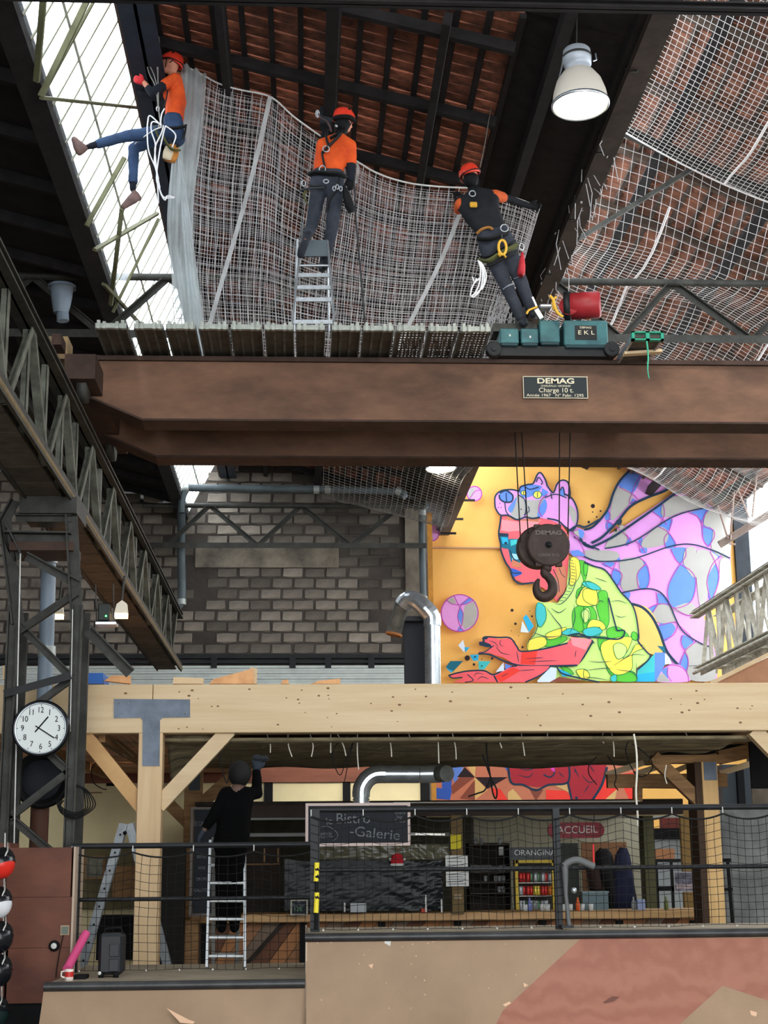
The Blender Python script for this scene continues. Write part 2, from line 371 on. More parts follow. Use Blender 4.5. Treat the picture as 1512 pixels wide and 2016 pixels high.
# ---- mural wall
wm = root('wall_right', 'orange painted gable wall carrying the large mural', None, (3, 30, 0), kind='structure')
orange = mat('orange_wall_paint', (240, 188, 104), .85, 0, c2=(230, 172, 88), scale=.8, bump=.05)
xl = P(838, 1200, 30).x; xrr = P(1446, 1100, 30).x
zA = P(1275, 925, 30); zB = P(1440, 1000, 30)
sl = (zB.z-zA.z)/(zB.x-zA.x)
polym = [(xl, 0), (xrr, 0), (xrr, zA.z+sl*(xrr-zA.x)), (4.0, zA.z+sl*(4.0-zA.x)), (2.8, ZR(6.5)), (xl, ZR(6.6))]
MB().prism(polym, 30.0, 30.3).build('wall_face', orange, wm)
b = MB(); zq = P(1100, 1080, 30).z
b.box((xl, 29.95, zq-.01), (P(1372,1080,30).x, 30, zq+.02)); b.box((P(1371,1100,30).x-.01, 29.96, P(1372,1345,30).z), (P(1371,1100,30).x+.02, 30, zq))
b.build('ledge', mat('painted_ledge', (190, 150, 110), .8), wm)
MB().box((xr, 28.25, 0), (xr+.12, 29.0, ZR(6.5))).build('wall_left', mat('orange_return', (214, 150, 66), .85, vary=.15), kind='structure')
# right end: dark pier and tall bright window
MB().box((xrr, 29.9, 0), (P(1474,1100,30).x, 30.4, ZR(7.3))).build('trim_5', mat('dark_pier', (38, 42, 48), .8, vary=.2), kind='structure')
w3 = root('window_3', 'tall bright end window right of the mural', None, (P(1500,1100,30).x, 30, 3), kind='structure')
xw = P(1474,1100,30).x
b = MB(); b.box((xw, 30.1, ZR(.6)), (xw+.07, 30.25, ZR(7.6))); b.box((xw, 30.1, ZR(.6)), (xw+3, 30.2, ZR(.7))); b.build('window_frame', mat('blue_grey_frame', (120, 140, 155), .5), w3)
for i in range(3): MB().box((xw+.09+i*.95, 30.12, ZR(.7)), (xw+.98+i*.95, 30.13, ZR(7.4))).build('pane', glassm, w3)
MB().box((xw, 30.1, 0), (xw+3.2, 30.4, ZR(.6))).build('wall_window_side', render_, kind='structure')
# far closing wall on the left so the hall is not open there
wf = root('wall_front', 'unseen front wall behind the viewpoint with a wide opening sized for light', None, (0,-4,0), kind='structure')
for q in ((-8,-4.5,0,9),(9.0,12,0,9),(-4.5,9.0,6.8,9)): MB().box((q[0], -4.2, 0 if q[2] == 0 else ZR(q[2])), (q[1], -4.0, ZR(q[3]))).build('wall_panel', mat('sooty_wall', (70, 66, 64), .9, vary=.3), wf)  # unseen wall put in to shape the light; opening widened to brighten the front
MB().box((9.4, -4, 0), (9.6, 29.6, ZR(3.6))).build('wall_right_side', mat('pale_side_wall', (150, 146, 138), .9, vary=.2), kind='structure')  # unseen wall added to cut the side light reaching the mural
MB().box((-8.0, -4, 0), (-7.8, 28, ZR(7.9))).build('wall_far_left', mat('sooty_wall', (70, 66, 64), .9, vary=.3), kind='structure')
# ---- transverse trusses
def across(name, label, D, zt, zb_, x0, x1, nodes, r=.045, group=None):
    rt = root(name, label, 'roof truss', (x0, D, zb_), group)
    MB().tube([(x0, D, zt), (x1, D, zt)], r, 10).build('top_chord', steel, rt)
    MB().lbar((x0, D, zb_), (x1, D, zb_), .09, .014, up=(0, 0, 1)).build('bottom_chord', steel, rt)
    for i in range(len(nodes)-1):
        a, b = nodes[i], nodes[i+1]
        MB().lbar((a, D, zt if i % 2 else zb_), (b, D, zb_ if i % 2 else zt), .07, .012, up=(0, 1, 0)).build('brace', steel, rt)
    return rt
zt_, zb2 = P(800, 551, 16.9).z, P(1400, 670, 16.9).z
xs = lambda px, D, py=600: P(px, py, D).x
t1 = across('roof_truss', 'dark steel roof truss spanning behind the hanging net and above the hoist', 16.9, zt_, zb2, xs(-80,16.9), xs(1640,16.9), [xs(p,16.9) for p in (-60,60,205,330,470,590,720,850,980,1090,1220,1325,1475,1600)])
z3, z4 = P(600, 996, 27).z, P(600, 1075, 27).z
t2 = across('roof_truss', 'dark roof truss with W braces in front of the block wall', 27.0, z3, z4, xs(280,27,1000), xs(838,27,1000), [xs(p,27,1030) for p in (330,412,508,592,690,790)])
t3 = root('roof_truss', 'dark cross girder at the very top edge of the picture', 'roof truss', (0, 10.2, ZR(5.7)))
MB().ibeam((-2.3, 10.2, P(900,6,10.2).z), (7.2, 10.2, P(900,6,10.2).z), .1, .06, .012).build('bottom_chord', rafter, t3)
for a, b in ((1.9, 2.5), (2.5, 1.9)): pass
# struts inside the right bay
s1 = root('roof_strut', 'dark sloping rafter carrying the seam of the right-hand roof nets', 'roof strut', P(1380,325,16.9))
MB().lbar(P(1215,252,16.9), P(1560,405,16.9), .10, .02, up=(0,1,0)).build('rafter_bar', steel, s1)
MB().beam(P(1120,482,16.9), P(1375,325,16.9), .05, .06, up=(0,1,0)).build('brace', steel, s1)
# ---- longitudinal valley truss (lower chord heads for the mural)
vt = root('valley_truss', 'long dark lattice truss under the roof valley running away to the mural', 'roof truss', (2.73, 16, ZR(6.4)))
lo0, lo1 = V((2.74, 8.0, ZR(6.42))), V((2.74, 29.9, ZR(6.42)))
MB().channel(lo0+V((.04,0,0)), lo1+V((.04,0,0)), .20, .07, .014, up=(0,0,1)).build('bottom_chord', mat('brown_black_chord', (62, 52, 46), .7, .2, vary=.35, scale=4), vt)
hi0, hi1 = V((2.6, 8.0, ZR(7.02))), V((2.6, 29.9, ZR(7.02)))
MB().lbar(hi0, hi1, .10, .014).build('top_chord', steel, vt)
y = 11.4; k = 0
while y < 29:
    a = V((2.72, y, ZR(6.42))); b_ = V((2.6, y+.75, ZR(7.02)))
    MB().lbar(a, b_, .06, .01, up=(1,0,0)).build('brace', steel, vt)
    MB().lbar(b_, V((2.72, y+1.5, ZR(6.42))), .05, .01, up=(1,0,0)).build('brace', steel, vt)
    y += 1.5
MB().prism([(x, z) for x, z in ((P(1152,20,13).x, P(1152,20,13).z), (P(1240,20,13).x, P(1240,20,13).z), (P(1222,185,13).x, P(1222,185,13).z), (P(1205,180,13).x, P(1205,180,13).z))], 13, 13.03).build('gusset_plate', mat('dirty_grey_plate', (88, 80, 70), .7, .1, vary=.3), vt)
MB().beam(P(1242,10,13), P(1275,90,13), .055, .05, up=(0,1,0)).build('brace', mat('pale_strut', (150, 145, 130), .7), vt)
for px in (868, 905): pass
for (a, b) in (((890,985),(935,985)),((875,1022),(912,1022)),((866,1050),(898,1050)),((880,910),(872,1010)),((905,912),(900,985))):
    MB().beam(P(*a,29.3), P(*b,29.3), .04, .04, up=(0,1,0)).build('cleat', steelb, vt)
# ---- gutter pipes and downpipes
def pipe(name, label, pts, r, m, cat='pipe', n=14, rings=(), group=None):
    rt = root(name, label, cat, pts[0], group)
    MB().tube(pts, r, n).build('pipe_run', m, rt)
    for q in rings:
        a, b = V(q[0]), V(q[1]); d = (b-a).normalized()*.05
        MB().tube([a-d, a+d], r*1.18, n).build('collar', mat('pale_pipe_collar', (170, 175, 172), .4, .3), rt)
    return rt
pg = mat('grey_pvc_pipe', (84, 94, 98), .5, .1, vary=.2, scale=3); pgl = mat('pale_grey_pvc_pipe', (132, 146, 160), .45, 0, vary=.1, scale=2)
pipe('rain_pipe', 'long horizontal grey rain pipe in front of the block wall', pts3([(357,1010,26.4),(358,985,26.4),(368,962,26.4),(400,961,26.4),(600,963,26.4),(780,968,26.4),(790,980,26.4)]), .065, pg, rings=[(P(366,962,26.4),P(400,962,26.4)),(P(623,964,26.4),P(650,964,26.4)),(P(645,964,26.4),P(660,964,26.4)),(P(784,968,26.4),P(789,970,26.4))])
pipe('rain_pipe', 'vertical dark rain pipe at the left edge of the block wall', pts3([(357,1010,27.2),(357,1100,27.2),(357,1180,27.2),(340,1200,27.2)]), .075, pg, rings=[(P(357,1185,27.2),P(357,1170,27.2))])
pipe('rain_pipe', 'vertical dark rain pipe at the edge of the orange wall with pale elbow', pts3([(815,1000,27.2),(838,996,27.2),(831,1010,27.2),(831,1080,27.2),(834,1200,27.2)]), .06, pg, rings=[(P(831,1010,27.2),P(831,1060,27.2)),(P(834,1180,27.2),P(834,1200,27.2))])
hp = root('rain_hopper', 'pale grey rain hopper on the pipe at far left', 'hopper', P(120,600,16.5))
MB().lathe([(.16,.0),(.16,.03),(.13,.05),(.12,-.1),(.1,-.22),(.08,-.3)], P(122,568,16.5), n=20).build('hopper_bowl', pgl, hp)
MB().tube(pts3([(122,600,16.5),(124,632,16.5)]), .07, 12).build('spout', pgl, hp)
KS = 1.25
def homothety(objs):                 # builder's scale: same bearing, 1.25 times farther and larger
    for o in objs:
        if o.parent is None and o.type != 'CAMERA': o.location = CAM + (o.location - CAM)*KS; o.scale = (KS,)*3
homothety([o for o in bpy.data.objects if o not in BEFORE and o.name != 'floor'])
# lattice column right part behind the brick wall corner
pipe('support_pipe', 'tall grey round post behind the clock column', pts3([(97,1050,15.2),(92,1250,15.2),(82,1500,15.2)],2), .075, pgl, rings=[(P(96,1100,15.2),P(96,1120,15.2)),(P(92,1283,15.2),P(92,1290,15.2))])
MB().tube(pts3([(81,1540,15.2),(74,1700,15.2)],2), .09, 12).build('lower_post', mat('brown_post', (84, 52, 40), .7), None, 'dark brown lower post standing behind the clock column', 'post')
# ================================================================ travelling crane
G1, G2 = 15.9, 17.42
gz_t, gz_b = P(800, 706, G1).z, P(800, 831, G1).z
gx0 = P(146, 720, G1).x; gxa = P(160, 770, G1).x; gxb = P(281, 824, G1).x; gx1 = 7.25
crane = root('overhead_crane', 'rusty brown double-girder travelling crane bridge spanning the hall', 'crane', (2, G1, gz_b))
zmid = P(160, 768, G1).z
for D in (G1, G2):
    b = MB()
    b.prism([(gx0+.02, gz_t-.05), (gx0+.02, zmid), (gxb, gz_b+.02), (gx1, gz_b+.02), (gx1, gz_t-.05)], D+.02, D+.35)
    g = b.build('girder', rust, crane)
    MB().box((gx0, D-.03, gz_t-.05), (gx1, D+.40, gz_t)).build('top_flange', rustd, g)
    f = MB(); f.box((gxb-.01, D-.01, gz_b-.0), (gx1, D+.38, gz_b+.022))
    f.beam((gx0+.02, D+.185, zmid-.01), (gxb, D+.185, gz_b+.01), .39, .022); f.build('bottom_flange', rustd, g)
    MB().box((P(186,800,D).x, D+.005, zmid+.0), (P(190,800,D).x, D+.03, gz_t-.05)).build('seam', rustd, g)
# end carriages over the runways
for X in (-2.36, 7.3):
    e = MB().box((X-.16, 15.3, P(100,770,15.9).z-.05), (X+.16, 18.3, P(100,770,15.9).z+.22)).build('end_carriage', rustd, crane)
    for y in (15.6, 18.0): MB().lathe([(0,-.05),(.17,-.05),(.17,.05),(0,.05)], (X, y, P(100,770,15.9).z-.05), axis=(1,0,0)).build('wheel', steel, e)
rc = MB(); rc.beam((gx0-.1, 15.3, gz_t-.02), (gx0-.1, 18.2, gz_t-.02), .1, .12); rc.build('cross_tie', rustd, crane)
# buffer box at the girder end
bf = MB().bpx(76, 662, 133, 706, 15.6, .35).build('limit_switch_box', mat('tan_box', (176, 146, 98), .7, c2=(130,110,84), scale=3), crane)
MB().lathe([(0,-.0),(.08,0),(.08,.1),(0,.1)], P(96,695,15.5), axis=(0,-1,0), n=18).build('buffer', steelb, bf)
# nameplate
npD = G1 - .012
npl = MB().bpx(1030, 741, 1157, 784, npD-.005, .014).build('nameplate', mat('dark_green_black_plate', (26, 36, 40), .45), crane, label='dark maker plate with pale lettering')
cream = mat('cream_lettering', (228, 218, 190), .6)
text('DEMAG', 1094, 750.5, 11.5, npD-.006, cream, parent=npl, squash=1.45, bold=.002)
text('CHARLEVILLE / ARDENNES', 1094, 760, 4, npD-.006, cream, parent=npl, squash=.95)
text('Charge 10 t.', 1095, 768.5, 10, npD-.006, cream, parent=npl, squash=1.05)
text('Année 1967   N° Fabr. 1295', 1093, 778.5, 6.2, npD-.006, cream, parent=npl, squash=1.22)
b = MB()
for r in ((1030,741,1157,742.2),(1030,782.8,1157,784),(1030,741,1031.2,784),(1155.8,741,1157,784)): b.bpx(*r, npD-.008, .003)
b.build('border', cream, npl)
# ---- hook block on four ropes
D = 16.85
hk = root('hook_block', 'dark round crane hook block hanging on four steel ropes before the mural', 'hook', P(1078,1075,D))
c = P(1078, 1075, D); c2 = P(1060, 1077, D+.1)
dk = mat('dark_brown_iron', (66, 54, 50), .6, .3, vary=.2, scale=8)
def disc(b, c, r, t0, t1, n=36):
    b.lathe([(0,t0),(r*.93,t0),(r,t0+.012),(r,t1-.012),(r*.93,t1),(0,t1)], c, axis=(0,-1,0), n=n, smooth=False)
b = MB(); disc(b, c, .245, .02, .075); b.build('sheave_cover', dk, hk)
b = MB(); disc(b, c2, .245, -.12, .02); b.build('sheave_cover', dk, hk)
b = MB(); b.lathe([(0,.075),(.03,.075),(.03,.09),(.018,.09),(.018,.1),(0,.1)], c, axis=(0,-1,0)); b.lathe([(.028,.07),(.04,.07),(.04,.085),(.028,.085)], c, axis=(0,-1,0)); b.build('axle_boss', steelb, hk)
for a in (62, 118, -62, -118):
    q = c + V((math.cos(math.radians(a))*.25, -.03, math.sin(math.radians(a))*.25)); MB().box(q-V((.035,.03,.02)), q+V((.035,.05,.02))).build('lug', dk, hk)
emb = mat('raised_grey_lettering', (112, 102, 98), .6)
text('DEMAG', 1080, 1049, 8.5, D-.082, emb, parent=hk, squash=1.35, bold=.002); text('10000 KG', 1080, 1093, 6, D-.082, emb, parent=hk, squash=1.3)
sw = [(1076,1118,.045),(1072,1128,.052),(1080,1136,.05),(1088,1150,.056),(1086,1166,.062),(1074,1175,.062),(1062,1172,.056),(1056,1160,.046),(1057,1148,.034),(1061,1140,.016)]
pp = cr([(x, y, r) for x, y, r in sw], 4)
MB().tube([P(x, y, D) for x, y, r in pp], [r for x, y, r in pp], 12).build('hook', dk, hk)
MB().lathe([(0,0),(.05,0),(.06,.03),(.06,.1),(0,.1)], P(1076,1125,D)).build('swivel_nut', dk, hk)
rope = mat('black_steel_rope', (28, 24, 24), .6, .3)
for (xa, xb_, yb) in ((1011,1025,1068),(1024,1040,1052),(1099,1101,1036),(1120,1118,1052)):
    p1 = P(xb_, yb, D); p0 = P(xa, 845, D); p0 = V((p0.x, D-.1, p0.z)); MB().tube([p0, p1], .0075, 6).build('rope', rope, hk)
# ---- hoist trolley standing on the girders
teal = mat('teal_enamel', (62, 112, 116), .45, .1, c2=(44, 84, 90), scale=5)
teald = mat('dark_teal_underside', (30, 56, 62), .5, .1)
D = 15.72
ht = root('hoist_trolley', 'teal hoist trolley with motor boxes and red motor on the crane girder', 'hoist', P(1090,690,D))
for (x0,y0,x1,y1) in ((985,646,1022,676),(1026,646,1061,676),(1063,630,1103,674),(1111,630,1198,680)):
    a = P((x0+x1)/2,(y0+y1)/2,D); X0, X1 = P(x0,y1,D).x, P(x1,y1,D).x; Z0, Z1 = P(x0,y1,D).z, P(x0,y0,D).z
    m = MB().rbox((X0, D, Z0), (X1, D+.45, Z1), .012).build('motor_box', teal, ht)
    MB().rbox((X0+.01, D-.004, Z0-.03), (X1-.01, D+.44, Z0+.012), .01).build('base_lip', teald, m)
    if x0 == 1111:
        pl = MB().bpx(1132, 641, 1175, 669, D-.006, .006).build('rating_plate', steelb, m)
        for r in ((1132,641,1175,642),(1132,668,1175,669),(1132,641,1133,669),(1174,641,1175,669)): pass
        text('DEMAG', 1153, 645, 4.4, D-.008, cream, parent=pl, squash=1.2); text('E K L', 1154, 655, 9, D-.008, cream, parent=pl, squash=1.3)
for px, py in ((1004,660),(1044,663)): MB().bpx(px-1.5, py-2, px+1.5, py+2, D-.006, .006).build('sticker', whitep, ht)
b = MB(); b.box((P(972,690,D).x, D+.03, P(972,698,D).z), (P(1212,690,D).x, D+.5, P(972,679,D).z)); b.build('chassis', steelb, ht)
MB().box((P(975,690,D).x, D+.1, P(972,646,D).z), (P(1062,690,D).x, D+.4, P(972,630,D).z)).build('cable_drum_frame', steel, ht)
for px in (972, 1204):
    MB().lathe([(0,-.06),(.085,-.06),(.085,.03),(.075,.035),(.03,.035),(.03,.05),(0,.05)], P(px,688,D), axis=(0,-1,0), n=24, smooth=False).build('wheel', steelb, ht)
redm = mat('faded_red_paint', (158, 40, 46), .45, 0, vary=.15)
b = MB(); b.lathe([(.0,.0),(.12,0),(.15,.02),(.15,.34),(.13,.36),(0,.36)], P(1118,604,D+.15), axis=(1,-.25,0), n=28); b.build('brake_motor', redm, ht)
b = MB(); b.lathe([(.10,-.05),(.17,-.05),(.17,.02),(.10,.02)], P(1120,604,D+.12), axis=(1,-.25,0), n=28); b.build('motor_ring', steelb, ht)
MB().rbox(P(1150,588,D+.1), P(1167,628,D+.4), .02).build('motor_cap', redm, ht)
MB().lathe([(0,0),(.105,0),(.105,.02),(0,.02)], P(1119,604,D+.04), axis=(0,-1,.1), n=26).build('motor_face', redm, ht)
# silver clamp and yellow hooks by the hoist
cl = root('rigging_clamp', 'silver clamp with yellow straps lying left of the red motor', 'clamp', P(1065,615,15.6))
b = MB(); b.beam(P(1055,610,15.6), P(1066,628,15.6), .05, .05); b.rbox(P(1062,597,15.6), P(1084,615,15.75), .015); b.beam(P(1048,585,15.6), P(1056,603,15.6), .02); b.build('clamp_body', alu, cl)
yel = mat('yellow_strap', (226, 176, 60), .55)
MB().tube(pts3([(1037,618,15.58),(1041,611,15.58),(1050,607,15.58),(1058,604,15.58)]), .012, 6).build('strap', yel, cl)
MB().tube(pts3([(1082,582,15.6),(1089,590,15.6),(1092,603,15.6),(1098,616,15.6),(1108,624,15.6)]), .016, 6).build('strap', yel, cl)
MB().tube(pts3([(1095,584,15.62),(1088,595,15.62),(1091,610,15.62)]), .012, 6).build('strap', yel, cl)
# ---- scaffold planks laid across both girders
plk = mat('weathered_galvanised_plank', (120, 122, 116), .6, .3, c2=(82, 80, 74), scale=6, bump=.1)
plu = mat('dull_grey_plank_underside', (92, 86, 76), .75, .1, vary=.3, scale=5)
hookm = mat('pale_zinc_plank_hooks', (164, 168, 160), .5, .3, vary=.2, scale=20)
pz = gz_t + .012; PY0, PY1 = 15.08, 17.95
spec = [(186,250,0),(262,322,0),(325,386,0),(390,450,0),(453,516,0),(520,579,0),(582,641,0),(652,711,0),(714,776,0),(779,838,1),(842,902,1),(905,967,1)]
pos = ['leftmost and set apart', 'second from the left end', 'third from the left end', 'fourth from the left end', 'fifth from the left, under the net',
       'sixth from the left, beside the ladder', 'under the left ladder leg', 'just right of the gap below the ladder', 'solid one nearest the perforated ones',
       'first perforated', 'middle perforated', 'perforated, beside the teal hoist']
for k, (x0, x1, perf) in enumerate(spec):
    X0, X1 = P(x0, 660, PY0).x+.004, P(x1, 660, PY0).x-.004
    rt = root('scaffold_plank', 'grey metal scaffold plank, %s' % pos[k], 'plank', (X0, PY0, pz), 'scaffold planks laid across the crane girders')
    b = MB()
    if perf:
        nx, ny = 15, 74; dx, dy = (X1-X0)/nx, (PY1-PY0)/ny
        vid = {}
        for i in range(nx+1):
            for j in range(ny+1): vid[i, j] = len(b.v); b.v.append((X0+i*dx, PY0+j*dy, pz+.045))
        for i in range(nx):
            for j in range(ny):
                if i % 2 == 1 and j % 2 == 1 and 1 < i < nx-1: continue
                b.f.append([vid[i,j],vid[i,j+1],vid[i+1,j+1],vid[i+1,j]]); b.m.append(0); b.sm.append(False)
    else:
        b.box((X0, PY0, pz+.042), (X1, PY1, pz+.048))
    b.build('plank_deck', plu, rt)
    s = MB()
    for X in (X0, X1-.012): s.box((X, PY0, pz), (X+.012, PY1, pz+.05))
    for q in ((.33, .66) if not perf else ()): s.box((X0+(X1-X0)*q-.012, PY0, pz+.02), (X0+(X1-X0)*q+.012, PY1, pz+.045))
    s.build('side_rib', plk, rt)
    h = MB(); h.box((X0+.004, PY0-.03, pz+.008), (X1-.004, PY0+.02, pz+.06))
    for q in (.12, .3, .7, .88): xx = X0+(X1-X0)*q; h.box((xx-.016, PY0-.055, pz-.005), (xx+.016, PY0+.0, pz+.085 if q in (.12,.88) else pz+.07))
    h.build('end_hook', hookm, rt)
gp = root('scaffold_plank', 'metal scaffold plank with a green plastic end cap, right of the hoist', 'plank', P(1255,690,15.1), 'scaffold planks laid across the crane girders')
green = mat('green_plastic', (44, 150, 122), .45)
X0, X1 = P(1246,660,15.1).x-.0, P(1303,660,15.1).x; zc0 = P(1270,664,15.1).z
MB().box((X0, 15.12, zc0), (X1, 17.6, zc0+.02)).build('plank_deck', plu, gp)
s = MB(); s.box((X0-.01, 15.12, zc0-.03), (X0+.012, 17.6, zc0+.04)); s.box((X1-.012, 15.12, zc0-.03), (X1+.01, 17.6, zc0+.04)); s.build('side_rib', alu, gp)
e = MB(); e.box((X0-.015, 15.08, zc0+.045), (X1+.015, 15.14, zc0+.06)); e.box((X0-.015, 15.08, zc0-.035), (X1+.015, 15.14, zc0-.02))
for xx in (X0-.015, (X0+X1)/2-.02, X1-.015): e.box((xx, 15.08, zc0-.035), (xx+(.04 if xx > X0 and xx < X1-.03 else .03), 15.14, zc0+.06))
e.build('end_cap', green, gp)
MB().tube(pts3([(1273,672,15.05),(1276,700,15.05),(1275,728,15.05),(1278,746,15.05)]), [.022]*6+[.02]*6+[.015]*6+[.006], 6, flat=.35).build('strap', mat('green_strap', (70, 190, 150), .6), gp)
MB().beam(P(1228,697,15.5), P(1302,692,15.5), .09, .03).build('timber_batten', timber, None, 'small pale timber batten under the green-capped plank', 'batten')
# ================================================================ crane runways (box lattice beams)
def runway(name, label, X, side, mA, mB, mC, y0, y1, zb, zt, pitch=.93, ph=0):
    rt = root(name, label, 'runway', (X, y0, zb))
    MB().ibeam((X, y0, zt+.0), (X, y1, zt+.0), .17, .10, .02).build('top_chord', mA, rt)
    MB().beam((X, y0, zt+.075), (X, y1, zt+.075), .06, .05).build('rail', steelb, rt)
    MB().tube([(X+side*.06, y0, zb-.02), (X+side*.06, y1, zb-.02)], .035, 8).build('edge_tube', mC, rt)
    MB().lbar((X, y0, zb), (X, y1, zb), .14, .02).build('bottom_chord', mA, rt)
    X2 = X - side*.42
    MB().lbar((X2, y0, zb), (X2, y1, zb), .12, .02).build('bottom_chord', mA, rt)
    MB().lbar((X2, y0, zt-.05), (X2, y1, zt-.05), .10, .02).build('top_chord', mA, rt)
    y = y0; k = 0
    while y < y1 - pitch:
        MB().channel((X, y, zb), (X, y, zt), .085, .05, .012, up=(-side, 0, 0)).build('upright', mB, rt)
        a, b_ = ((y, zb), (y+pitch, zt)) if k % 2 else ((y, zt), (y+pitch, zb))
        MB().lbar((X, a[0], a[1]), (X, b_[0], b_[1]), .07, .012, up=(1, 0, 0)).build('diagonal', mB, rt)
        if k % 2 == 0:
            MB().beam((X, y, zb), (X2, y+.02, zb), .05, .04).build('cross_bar', mA, rt)
            MB().beam((X2, y, zb), (X2, y+pitch, zt-.05), .05, .03, up=(1,0,0)).build('diagonal', mA, rt)
            MB().beam((X2, y+pitch, zt-.05), (X2, y+2*pitch, zb), .05, .03, up=(1,0,0)).build('diagonal', mA, rt)
        y += pitch; k += 1
    return rt
XL = -2.33
ra = runway('crane_runway', 'dark lattice crane runway beam receding along the left side', XL, 1, steel, steelg, mat('yellowed_edge_tube', (120, 104, 74), .7, .1, vary=.2), 8.6, 27.9, ZR(3.5), ZR(4.45))
# walkway boards hung inside the left runway
for i in range(34):
    y = 8.8+i*.56; MB().box((XL-.02, y, ZR(3.46)), (XL-.36, y+.54, ZR(3.485))).build('walkway_board', mat('grey_brown_board', (84, 76, 66), .8, vary=.3, per=.25), ra)
XRr = 7.34
rb_ = runway('crane_runway', 'pale sunlit lattice crane runway beam at the right edge', XRr, -1, steelw, steelw, steelw, 20.0, 28.2, ZR(3.44), ZR(4.5), .6)
gl = root('globe_lamp', 'small white globe lamp on a short post above the pale right runway', 'lamp', P(1425,1215,27.5))
MB().ball(P(1420,1167,27.5), .09, 16).build('globe', mat('opal_globe', (245,245,240), .3), gl)
MB().tube([P(1420,1172,27.5), P(1421,1215,27.5)], .05, 10).build('post', steelw, gl)
# roof bracing at the right edge in front of the bright window
BEFORE = set(bpy.data.objects)
ob = root('roof_brace', 'pair of dark sloping rails with thin hangers before the bright right window', 'roof brace', P(1450,1000,27))
MB().lbar(P(1406,988,27), P(1540,890,27), .12, .02, up=(0,1,0)).build('top_chord', steel, ob)
MB().lbar(P(1418,1072,27), P(1560,985,27), .12, .02, up=(0,1,0)).build('bottom_chord', mat('brown_grey_bar', (112, 98, 90), .7, vary=.2), ob)
for a, b in (((1413,995),(1433,1060)),((1445,968),(1438,1062)),((1452,962),(1475,1020)),((1490,930),(1481,1018)),((1436,1070),(1448,1072))):
    MB().tube([P(*a,27), P(*b,27)], .018, 6).build('hanger', mat('rusty_hanger', (150, 128, 116), .7), ob)
homothety([o for o in bpy.data.objects if o not in BEFORE])
wdg = root('plywood_sheet', 'brown plywood panel with pale timber edge leaning at the right, above the beam', 'panel', P(1480,1330,19))
b = MB(); v = [P(1404,1347,18.6), P(1530,1285,18.6), P(1530,1350,18.6)]; b.add(v + [p+V((0,.04,0)) for p in v], [(0,1,2),(5,4,3),(0,3,4,1),(1,4,5,2),(2,5,3,0)]); b.build('sheet', mat('brown_plywood', (176, 128, 96), .7, vary=.1), wdg)
MB().beam(P(1398,1346,18.58), P(1530,1280,18.58), .04, .05).build('edge_strip', timber, wdg)
# ================================================================ lattice column with clock
CD = 14.5
col = root('lattice_column', 'dark steel lattice column carrying the crane runway and the clock', 'column', P(80,1990,CD))
def yline(a, b, t): return a[0]+(b[0]-a[0])*t, a[1]+(b[1]-a[1])*t
Lc = [(30,1025),(36,1200),(28,1340),(12,1680),(8,1990)]; Rc = [(140,1000),(152,1230),(148,1340),(136,1700),(132,1990)]
for D in (CD, CD+.45):
    L0, L1 = P(26,1240,CD), P(10,1990,CD); Rr0, Rr1 = P(152,1240,CD), P(133,1990,CD)
    for q0, q1, fl in ((L0, L1, 1), (Rr0, Rr1, -1)):
        q0 = V((q0.x, D, ZR(2.2))); q1 = V((q1.x, D, 0))
        MB().channel(V((q0.x, D, ZR(2.42))), V((q1.x if False else q0.x, D, 0)), .10, .06, .014, up=(0,-1,0) if D==CD else (0,1,0)).build('upright', steel, col)
    xl_, xr_ = L0.x+.04, Rr0.x-.04
    ys = [1240,1330,1415,1500,1570,1640,1720,1800]
    zz = [P(90,y,CD).z for y in (1228,1335,1418,1520,1608,1700,1790)]
    for i in range(len(zz)-1):
        a, b = (xl_, xr_) if (i+ (D>CD)) % 2 == 0 else (xr_, xl_)
        if D == CD: MB().lbar((a, D, zz[i]), (b, D, zz[i+1]), .07, .012, up=(0,1,0)).build('lacing', steel, col)
# flared head of the column
for (a, b, w) in (((152,1225),(140,1000),.10),((36,1228),(8,1010),.10),((60,1215),(0,1215),.0),((150,1165),(38,1240),.075),((50,1095),(152,1150),.075),((0,1030),(35,1100),.1),((8,1060),(140,1062),.12),((30,1020),(140,1020),.06),((172,1240),(255,1325),.10),((0,1040),(30,985),.08)):
    if w: MB().lbar(P(*a,CD-.02), P(*b,CD-.02), w, .016, up=(0,1,0)).build('head_brace', steel, col)
b = MB(); b.box((P(20,1075,CD).x, CD-.05, P(20,1085,CD).z), (P(145,1075,CD).x, CD+.5, P(20,1068,CD).z)); b.build('cap_plate', rustd, col)
MB().tube([P(40,1090,CD-.1), P(27,1690,CD-.1)], .008, 6).build('conduit', mat('pale_conduit', (190,190,185), .4, .3), col)
MB().tube([P(143,1200,CD-.1), P(138,1440,CD-.1)], .006, 6).build('conduit', mat('pale_conduit', (190,190,185), .4, .3), col)
fb = MB().beam(P(8,1366,CD-.1), P(140,1330,CD-.1), .07, .02, up=(0,1,0)).build('flat_bar', steelb, col)
MB().box((-2.75, CD-.1, ZR(3.30)), (-2.2, CD+.55, ZR(3.46))).build('bearing_block', steel, col)
